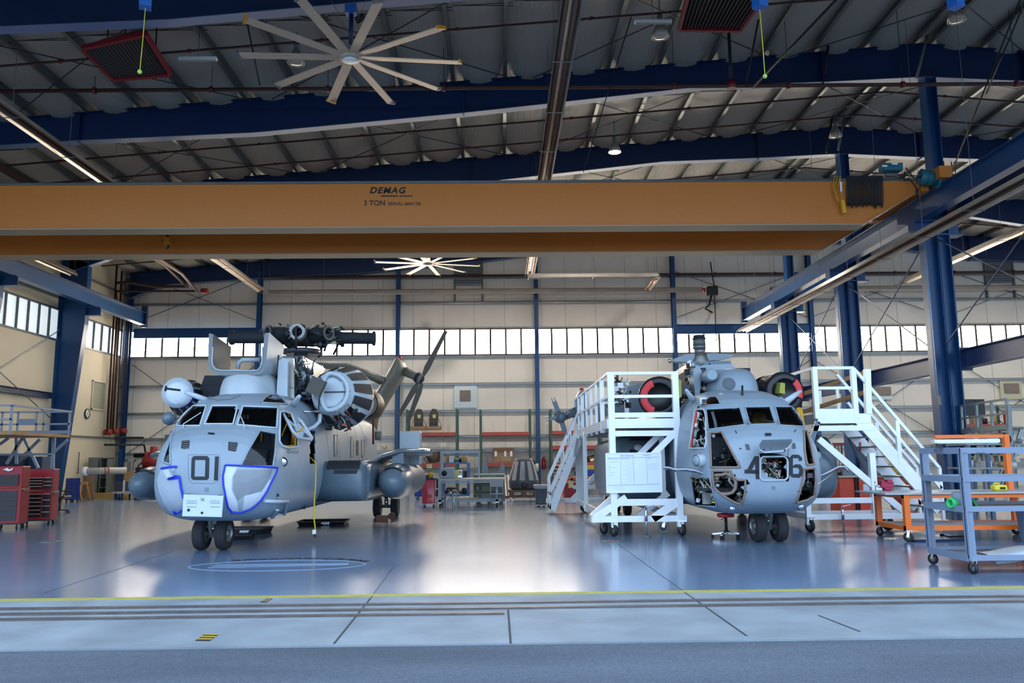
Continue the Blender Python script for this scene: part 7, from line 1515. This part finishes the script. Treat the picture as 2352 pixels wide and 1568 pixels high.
t = thing('hose_arm', at(1232,1070,40), 'curved black hose with a white nozzle beside the filter cone', 'hose'); MB().tube([at(1215,1055,37), at(1224,1058,37), at(1231,1065,37), at(1233,1072,37)], .05, 8).build('hose', BLACK, t); MB().bar((at(1215,1055,37).x,37,0), at(1215,1055,37), .07).build('hose_post', DGAL, t); MB().cyl(at(1233,1064,37), at(1233,1082,37), .08, 10).build('nozzle', mat('nozzle cream','d5cdb8',.5), t)
# things behind the white stand stairs
a = at(1288,1105,36).x; b = at(1306,1105,36).x; t = thing('orange_cabinet', ((a+b)/2,36.3,0), 'bright orange cabinet behind the stairs of the white stand', 'cabinet'); MB().box((a,36,0), (b,36.6,at(1300,1071,36).z)).build('body', mat('cabinet orange','e8532a',.4), t, bevel=.01); MB().box(((a+b)/2+.05,35.98,1.2), ((a+b)/2+.25,36,1.28)).build('handle', GREYM, t)
a = at(1297,1150,30).x; b = at(1325,1150,30).x; t = thing('tool_chest', ((a+b)/2,30.3,0), 'dark red service chest behind the stairs of the white stand', 'tool chest'); MB().box((a,30,.12), (b,30.6,at(1310,1108,30).z)).build('cabinet', mat('service dark red','99202c',.35), t, bevel=.015); MB().box((a+.15,29.985,.5), (b-.12,30,.75)).build('notice', mat('cream tag','d8d49a'), t); MB().box((a+.05,29.98,.85), (b-.05,30,.87)).build('trim', CHROME, t)
for x in (a+.06,b-.06): caster((x,30.06,0), .05, t, .2, BLACK, .12); caster((x,30.5,0), .05, t, .2, BLACK, .12)
a = at(1347,1092,36.5).x; b = at(1378,1092,36.5).x; z = at(1360,1093,36.5).z; t = thing('plastic_tub', ((a+b)/2,36.7,z), 'blue plastic tub on the rack bench behind the white stand', 'tub'); MB().box((a,36.5,z), (b,36.9,z+.27)).build('body', mat('tub blue','1c3f9e',.4), t, bevel=.02); t = thing('plastic_tub', ((a+b)/2,36.7,z+.27), 'yellow plastic tub stacked on the blue tub', 'tub'); MB().box((a,36.5,z+.275), (b,36.9,z+.46)).build('body', mat('tub yellow','d3a21e',.4), t, bevel=.02)
t = thing('workbench', (a-.8,36.8,0), 'low wooden topped bench holding the plastic tubs behind the white stand', 'workbench'); x0_ = at(1312,1097,36.5).x; MB().box((x0_,36.4,z-.06), (b+.6,37.1,z-.002)).build('bench_top', WOOD, t)
for x in (x0_+.05,b+.5):
    for y in (36.45,37.05): MB().bar((x,y,0), (x,y,z-.06), .06).build('leg', BLACK, t)
zz_ = at(1360,1066,YR_).z+.09; p = at(1366,1055,YR_); t = thing('metal_shell', (p.x,YR_+.4,zz_), 'curved brass coloured metal shell on the rack behind the white stand', 'part'); MB().lathe([(.34,-.3),(.36,0),(.34,.3)], (p.x,YR_+.4,zz_+.0), (.9,.3,.2), 20, caps=False).build('shell', mat('brass sheet','a8946a',.3,.7), t, fix=False)
junk(at(1275,1060,YR_).x,at(1350,1060,YR_).x,YR_+.2,YR_+.6,zz_,5,['silver','black','white','tan','brass'],.5,5,'things on the rack behind the stairs','on the rack behind the stairs of the white stand'); junk(at(1275,1060,YR_).x,at(1378,1060,YR_).x,YR_+.2,YR_+.6,at(1320,1098,YR_).z+.09,7,['grey','red','white','blue','black','yellow','silver'],.4,6,'things low on the rack behind the stairs','low on the rack behind the stairs of the white stand')
a = at(1270,1120,37).x; t = thing('drawer_rack', (a+.2,37.2,0), 'narrow tray rack with many pale shelves beside the stair foot', 'rack'); MB().box((a,37,0), (a+.03,37.5,1.5)).box((a+.4,37,0), (a+.43,37.5,1.5)).build('side_frame', RGREEN, t)
for k in range(9): MB().box((a+.03,37,.12+k*.16), (a+.4,37.5,.15+k*.16)).build('tray', mat('cream tray','d9d9c0',.5), t)
# bench by left tank
zz_ = at(960,1100,35).z; a = at(955,1100,35).x; b = at(1004,1100,35).x; t = thing('workbench', ((a+b)/2,35.4,0), 'dark workbench crowded with tools behind the glossy red cart', 'workbench'); MB().box((a,35,zz_-.05), (b,35.8,zz_)).build('bench_top', BPLAS, t)
for x in (a+.05,b-.05):
    for y in (35.05,35.75): MB().bar((x,y,0), (x,y,zz_-.05), .07).build('leg', BLACK, t)
junk(a+.1,b-.1,35.2,35.6,zz_,6,['black','white','red','green','black','silver'],.4,8,'things on the dark workbench','on the dark workbench behind the glossy red cart')
a = at(958,1140,33).x; t = thing('tool_chest', (a+.2,33.3,0), 'blue tool chest partly hidden behind the port drop tank', 'tool chest'); MB().box((a-.1,33,.12), (a+.35,33.5,.98)).build('cabinet', BLC, t, bevel=.02)
for k in range(6): MB().box((a-.06,32.98,.18+k*.12), (a+.31,33,.27+k*.12)).build('drawer', mat('drawer blue','2347a5',.3), t)
caster((a,33.1,0), .055, t, .3, BLACK, .12); caster((a+.28,33.1,0), .055, t, .3, BLACK, .12)
p = at(883,1026,YW-.3); t = thing('wall_light', p, 'small round cream lamp on the back wall beside the tail of helicopter 01', 'lamp'); MB().ball(p, .1, 14).build('globe', mat('cream globe','e8d9a8',.3), t); MB().cyl(p, (p.x,YW,p.z), .04, 8).build('bracket', DGAL, t)
# ---------------- right background ----------------
a = at(1932,1165,21.6).x; m2 = at(1966,1165,21.6).x; b = at(2002,1165,21.6).x; zt_ = at(1960,1092,21.6).z; OC = mat('cabinet red orange','e0431c',.4)
t = thing('rolling_cabinet', ((a+b)/2,22,0), 'large red orange cabinet with a pale top behind the right stand', 'cabinet'); MB().box((a,21.6,0), (m2,22.3,zt_-.04)).build('left_body', OC, t); MB().box((m2+.08,21.5,0), (b,22.3,zt_-.08)).build('right_body', OC, t); MB().box((m2,21.55,0), (m2+.08,22.3,zt_-.05)).build('dark_divider', BLACK, t); MB().box((a-.05,21.5,zt_-.04), (b+.05,22.35,zt_)).build('pale_top', mat('cabinet top','c9c0ac',.5), t); MB().box((m2+.18,21.49,zt_-.4), (m2+.42,21.5,zt_-.22)).build('notice', WHITE, t)
junk(a+.1,b-.1,21.8,22.1,zt_,5,['black','grey','white','blue','black'],.2,9,'things on the red orange cabinet','on top of the red orange cabinet')
Yr2 = 24.5; a = at(2010,1150,Yr2).x; b = at(2110,1150,Yr2).x; t = thing('workbench', ((a+b)/2,Yr2+.4,0), 'orange and wood bench with red drawers behind the stair of the right stand', 'workbench'); zt_ = at(2050,1092,Yr2).z; MB().box((a,Yr2,zt_-.05), (b,Yr2+.8,zt_)).build('bench_top', mat('bench tan','b39c78',.6), t); MB().box((a+.05,Yr2+.1,zt_-.3), (b-.05,Yr2+.7,zt_-.05)).build('drawer_case', mat('bench rust','b8542a',.5), t)
for k in range(5): MB().box((a+.4,Yr2+.05,.2+k*.12), (a+.95,Yr2+.1,.3+k*.12)).build('drawer', mat('bench rust','b8542a'), t)
for x in (a+.05,b-.05):
    for y in (Yr2+.05,Yr2+.75): MB().bar((x,y,0), (x,y,zt_-.05), .07).build('leg', ORANGE, t)
junk(a+.1,b-.1,Yr2+.2,Yr2+.6,zt_,8,['red','white','blue','black','yellow','silver','red','grey'],.35,10,'things on the orange and wood bench','on the orange and wood bench behind the stair')
p = atz(2092,1168,0); t = thing('floor_jack', (p.x,p.y,0), 'dark red wheeled jack on the floor behind the stair of the right stand', 'jack'); MB().box((p.x-.5,p.y-.2,.1), (p.x+.3,p.y+.2,.25)).build('chassis', VR, t, bevel=.02); MB().cyl((p.x,p.y,.2), (p.x,p.y,.6), .12, 14).build('cylinder', VR, t); MB().bar((p.x+.25,p.y,.25), (p.x+.5,p.y,1.0), .04).build('handle', CHROME, t)
for sx in (-.4,.25): MB().cyl((p.x+sx,p.y-.24,.08), (p.x+sx,p.y-.2,.08), .08, 14).cyl((p.x+sx,p.y+.2,.08), (p.x+sx,p.y+.24,.08), .08, 14).build('wheel', BLACK, t)
t = thing('wall_sign', at(2067,1014,YW-.2), 'yellow and red warning sign on the back wall behind the stair', 'sign'); a = at(2060,1023,YW-.2); b = at(2074,1007,YW-.2); MB().box((a.x,YW-.22,a.z), (b.x,YW-.2,b.z)).build('yellow_board', mat('sign yellow','d3cf1f',.5), t); a = at(2078,1029,YW-.25); b = at(2092,1026,YW-.25); MB().box((a.x,YW-.3,a.z), (b.x,YW-.2,b.z)).build('red_lamp_bar', RED, t); a = at(2076,1034,YW-.25); b = at(2090,1030,YW-.25); MB().box((a.x,YW-.3,a.z), (b.x,YW-.2,b.z)).build('white_tube', WHITE, t)
# grey stair stands beyond the crane column
Yg = 20.5; GS = mat('grey stand paint', '8d928c', .5); gs = thing('work_stand', at(2260,1000,Yg), 'grey railed work stand with stairs beyond the orange workbench', 'work stand')
def Bg(a, b, w_=.06, Y=Yg, Yb=None, nm='frame_tube'): return MB().bar(at(*a,Y), at(*b,Yb or Y), w_).build(nm, GS, gs)
P4 = [at(2207,930,Yg+2), at(2312,916,Yg), at(2312,1000,Yg), at(2212,990,Yg+2)]
for x0,y0,x1,y1,nm in ((2207,932,2312,916,'top_rail'),(2210,961,2312,948,'mid_rail'),(2212,990,2316,980,'deck_edge')): MB().bar(at(x0,y0,Yg+2), at(x1,y1,Yg), .05 if nm != 'deck_edge' else .12).build(nm, GS, gs)
for f in (0,.33,.66,1): x = 2208+104*f; Y = Yg+2*(1-f); MB().bar(at(x,932-15*f,Y), at(x+3,990-9*f,Y), .06).build('rail_post', GS, gs)
zf_ = at(2316,980,Yg).z
for (x, y, Y) in ((2316,980,Yg),(2216,990,Yg+2),): p = at(x,y,Y); MB().bar((p.x,p.y,0), p, .09).build('leg', GS, gs); MB().bar((p.x,p.y+1.2,0), (p.x,p.y+1.2,p.z), .09).build('leg', GS, gs)
MB().bar(at(2316,930,Yg), at(2322,1060,Yg), .1).build('post', GS, gs); MB().bar(at(2240,1060,Yg+1), at(2258,990,Yg+1), .08).build('brace', GS, gs); MB().bar(at(2275,1000,Yg+.5), at(2290,1060,Yg+.5), .08).build('brace', GS, gs)
for k, (a, b) in enumerate((((2330,995),(2290,1110)),((2350,985),(2312,1110)),((2345,985),(2300,1115)))): MB().bar(at(*a,Yg), at(*b,Yg), .05).build('stair_rail', GREYM, gs)
for k in range(7): a = at(2342-k*6,995+k*17,Yg); MB().box((a.x-.3,Yg,a.z), (a.x+.2,Yg+.7,a.z+.03)).build('tread', GS, gs)
a = at(2210,1000,Yg+2); b = at(2316,1000,Yg); MB().prism([at(2212,992,Yg+2), at(2316,983,Yg), at(2352,983,Yg), at(2352,988,Yg+2)], (0,0,.04)).build('deck', DGAL, gs)
# long grey shelf unit
Yl = 18.6; xl0 = at(2225,1075,Yl).x; t = thing('shelf_unit', (xl0+1.2,Yl+.4,0), 'grey shelf unit holding white boxes behind the near cart', 'shelves'); z1_ = at(2270,1073,Yl).z; z2_ = at(2270,1154,Yl).z
for z in (z1_, max(.15,z2_)): MB().box((xl0,Yl,z-.04), (xl0+2.6,Yl+.9,z)).build('shelf', GS, t)
for x in (xl0+.05,at(2272,1060,Yl).x,xl0+2.5):
    for y in (Yl+.04,Yl+.86): MB().bar((x,y,0), (x,y,z1_+.55), .07).build('upright', mat('slate post','4d5f78',.5), t)
MB().box((xl0,Yl,z1_+.5), (xl0+2.6,Yl+.9,z1_+.53)).build('shelf', GS, t)
junk(xl0+.15,xl0+2.4,Yl+.2,Yl+.6,z1_,9,['white','white','grey','tan','white','silver','grey','white','tan'],.22,12,'things on the grey shelf unit','on the grey shelf unit behind the near cart'); junk(xl0+.15,xl0+2.4,Yl+.2,Yl+.6,z1_+.53,6,['grey','silver','black','grey','tan','silver'],.3,13,'things on top of the grey shelf unit','on top of the grey shelf unit behind the near cart')
for px, l in ((2232,'dark open ended drum on the grey stand frame, nearer the crane column'),(2270,'dark open ended drum on the grey stand frame, further from the crane column')):
    p = at(px,1030,22); t = thing('metal_drum', p, l, 'drum'); MB().lathe([(.16,0),(.19,.02),(.19,.5),(.16,.52),(.15,.1)], p-V((0,.25,0)), (0.2,1,0), 24, caps=False).lathe([(0,.3),(.16,.3)], p-V((0,.25,0)), (.2,1,0), 24).build('drum_shell', HDK, t, fix=False); MB().bar((p.x,p.y,0), (p.x,p.y,p.z-.23), .06).build('drum_stand', DGAL, t)
a = at(2215,965,YR_).x; zz_ = at(2250,978,YR_).z+.09; junk(a,a+2.4,YR_+.2,YR_+.6,zz_,5,['tan','tan','black','tan','red'],.7,14,'things on the far right rack','on the pallet rack behind the big crane column')
t = thing('dark_screens', at(2240,945,YR_), 'pair of black panels standing high behind the grey work stand', 'panel'); 
for x0,x1 in ((2217,2240),(2243,2262)): q0 = at(x0,955,36); q1 = at(x1,932,36); MB().box((q0.x,36,q0.z-.0), (q1.x,36.1,q1.z+.3)).build('panel', BPLAS, t); MB().bar(((q0.x+q1.x)/2,36.05,0), ((q0.x+q1.x)/2,36.05,q0.z), .08).build('leg', DGAL, t)
Yw2 = 38; a = at(1873,1030,Yw2).x; b = at(1942,1030,Yw2).x; t = thing('storage_rack', ((a+b)/2,Yw2+.4,0), 'dark red framed rack with hanging rods behind the port sponson', 'rack'); zt_ = at(1900,1017,Yw2).z
for x in (a,b): MB().bar((x,Yw2,0), (x,Yw2,zt_), .08).build('upright', RGREEN, t)
MB().box((a,Yw2,zt_-.12), (b,Yw2+.6,zt_)).box((a,Yw2,zt_-1.3), (b,Yw2+.6,zt_-1.2)).build('beam', mat('rack maroon','7b2a2a',.5), t)
for k in range(9): x = a+.1+(b-a-.2)*k/8; MB().bar((x,Yw2+.2,zt_-1.2), (x,Yw2+.2,zt_-.12), .05).build('hanging_rod', (BPLAS,WOOD,MAR)[k%3], t)
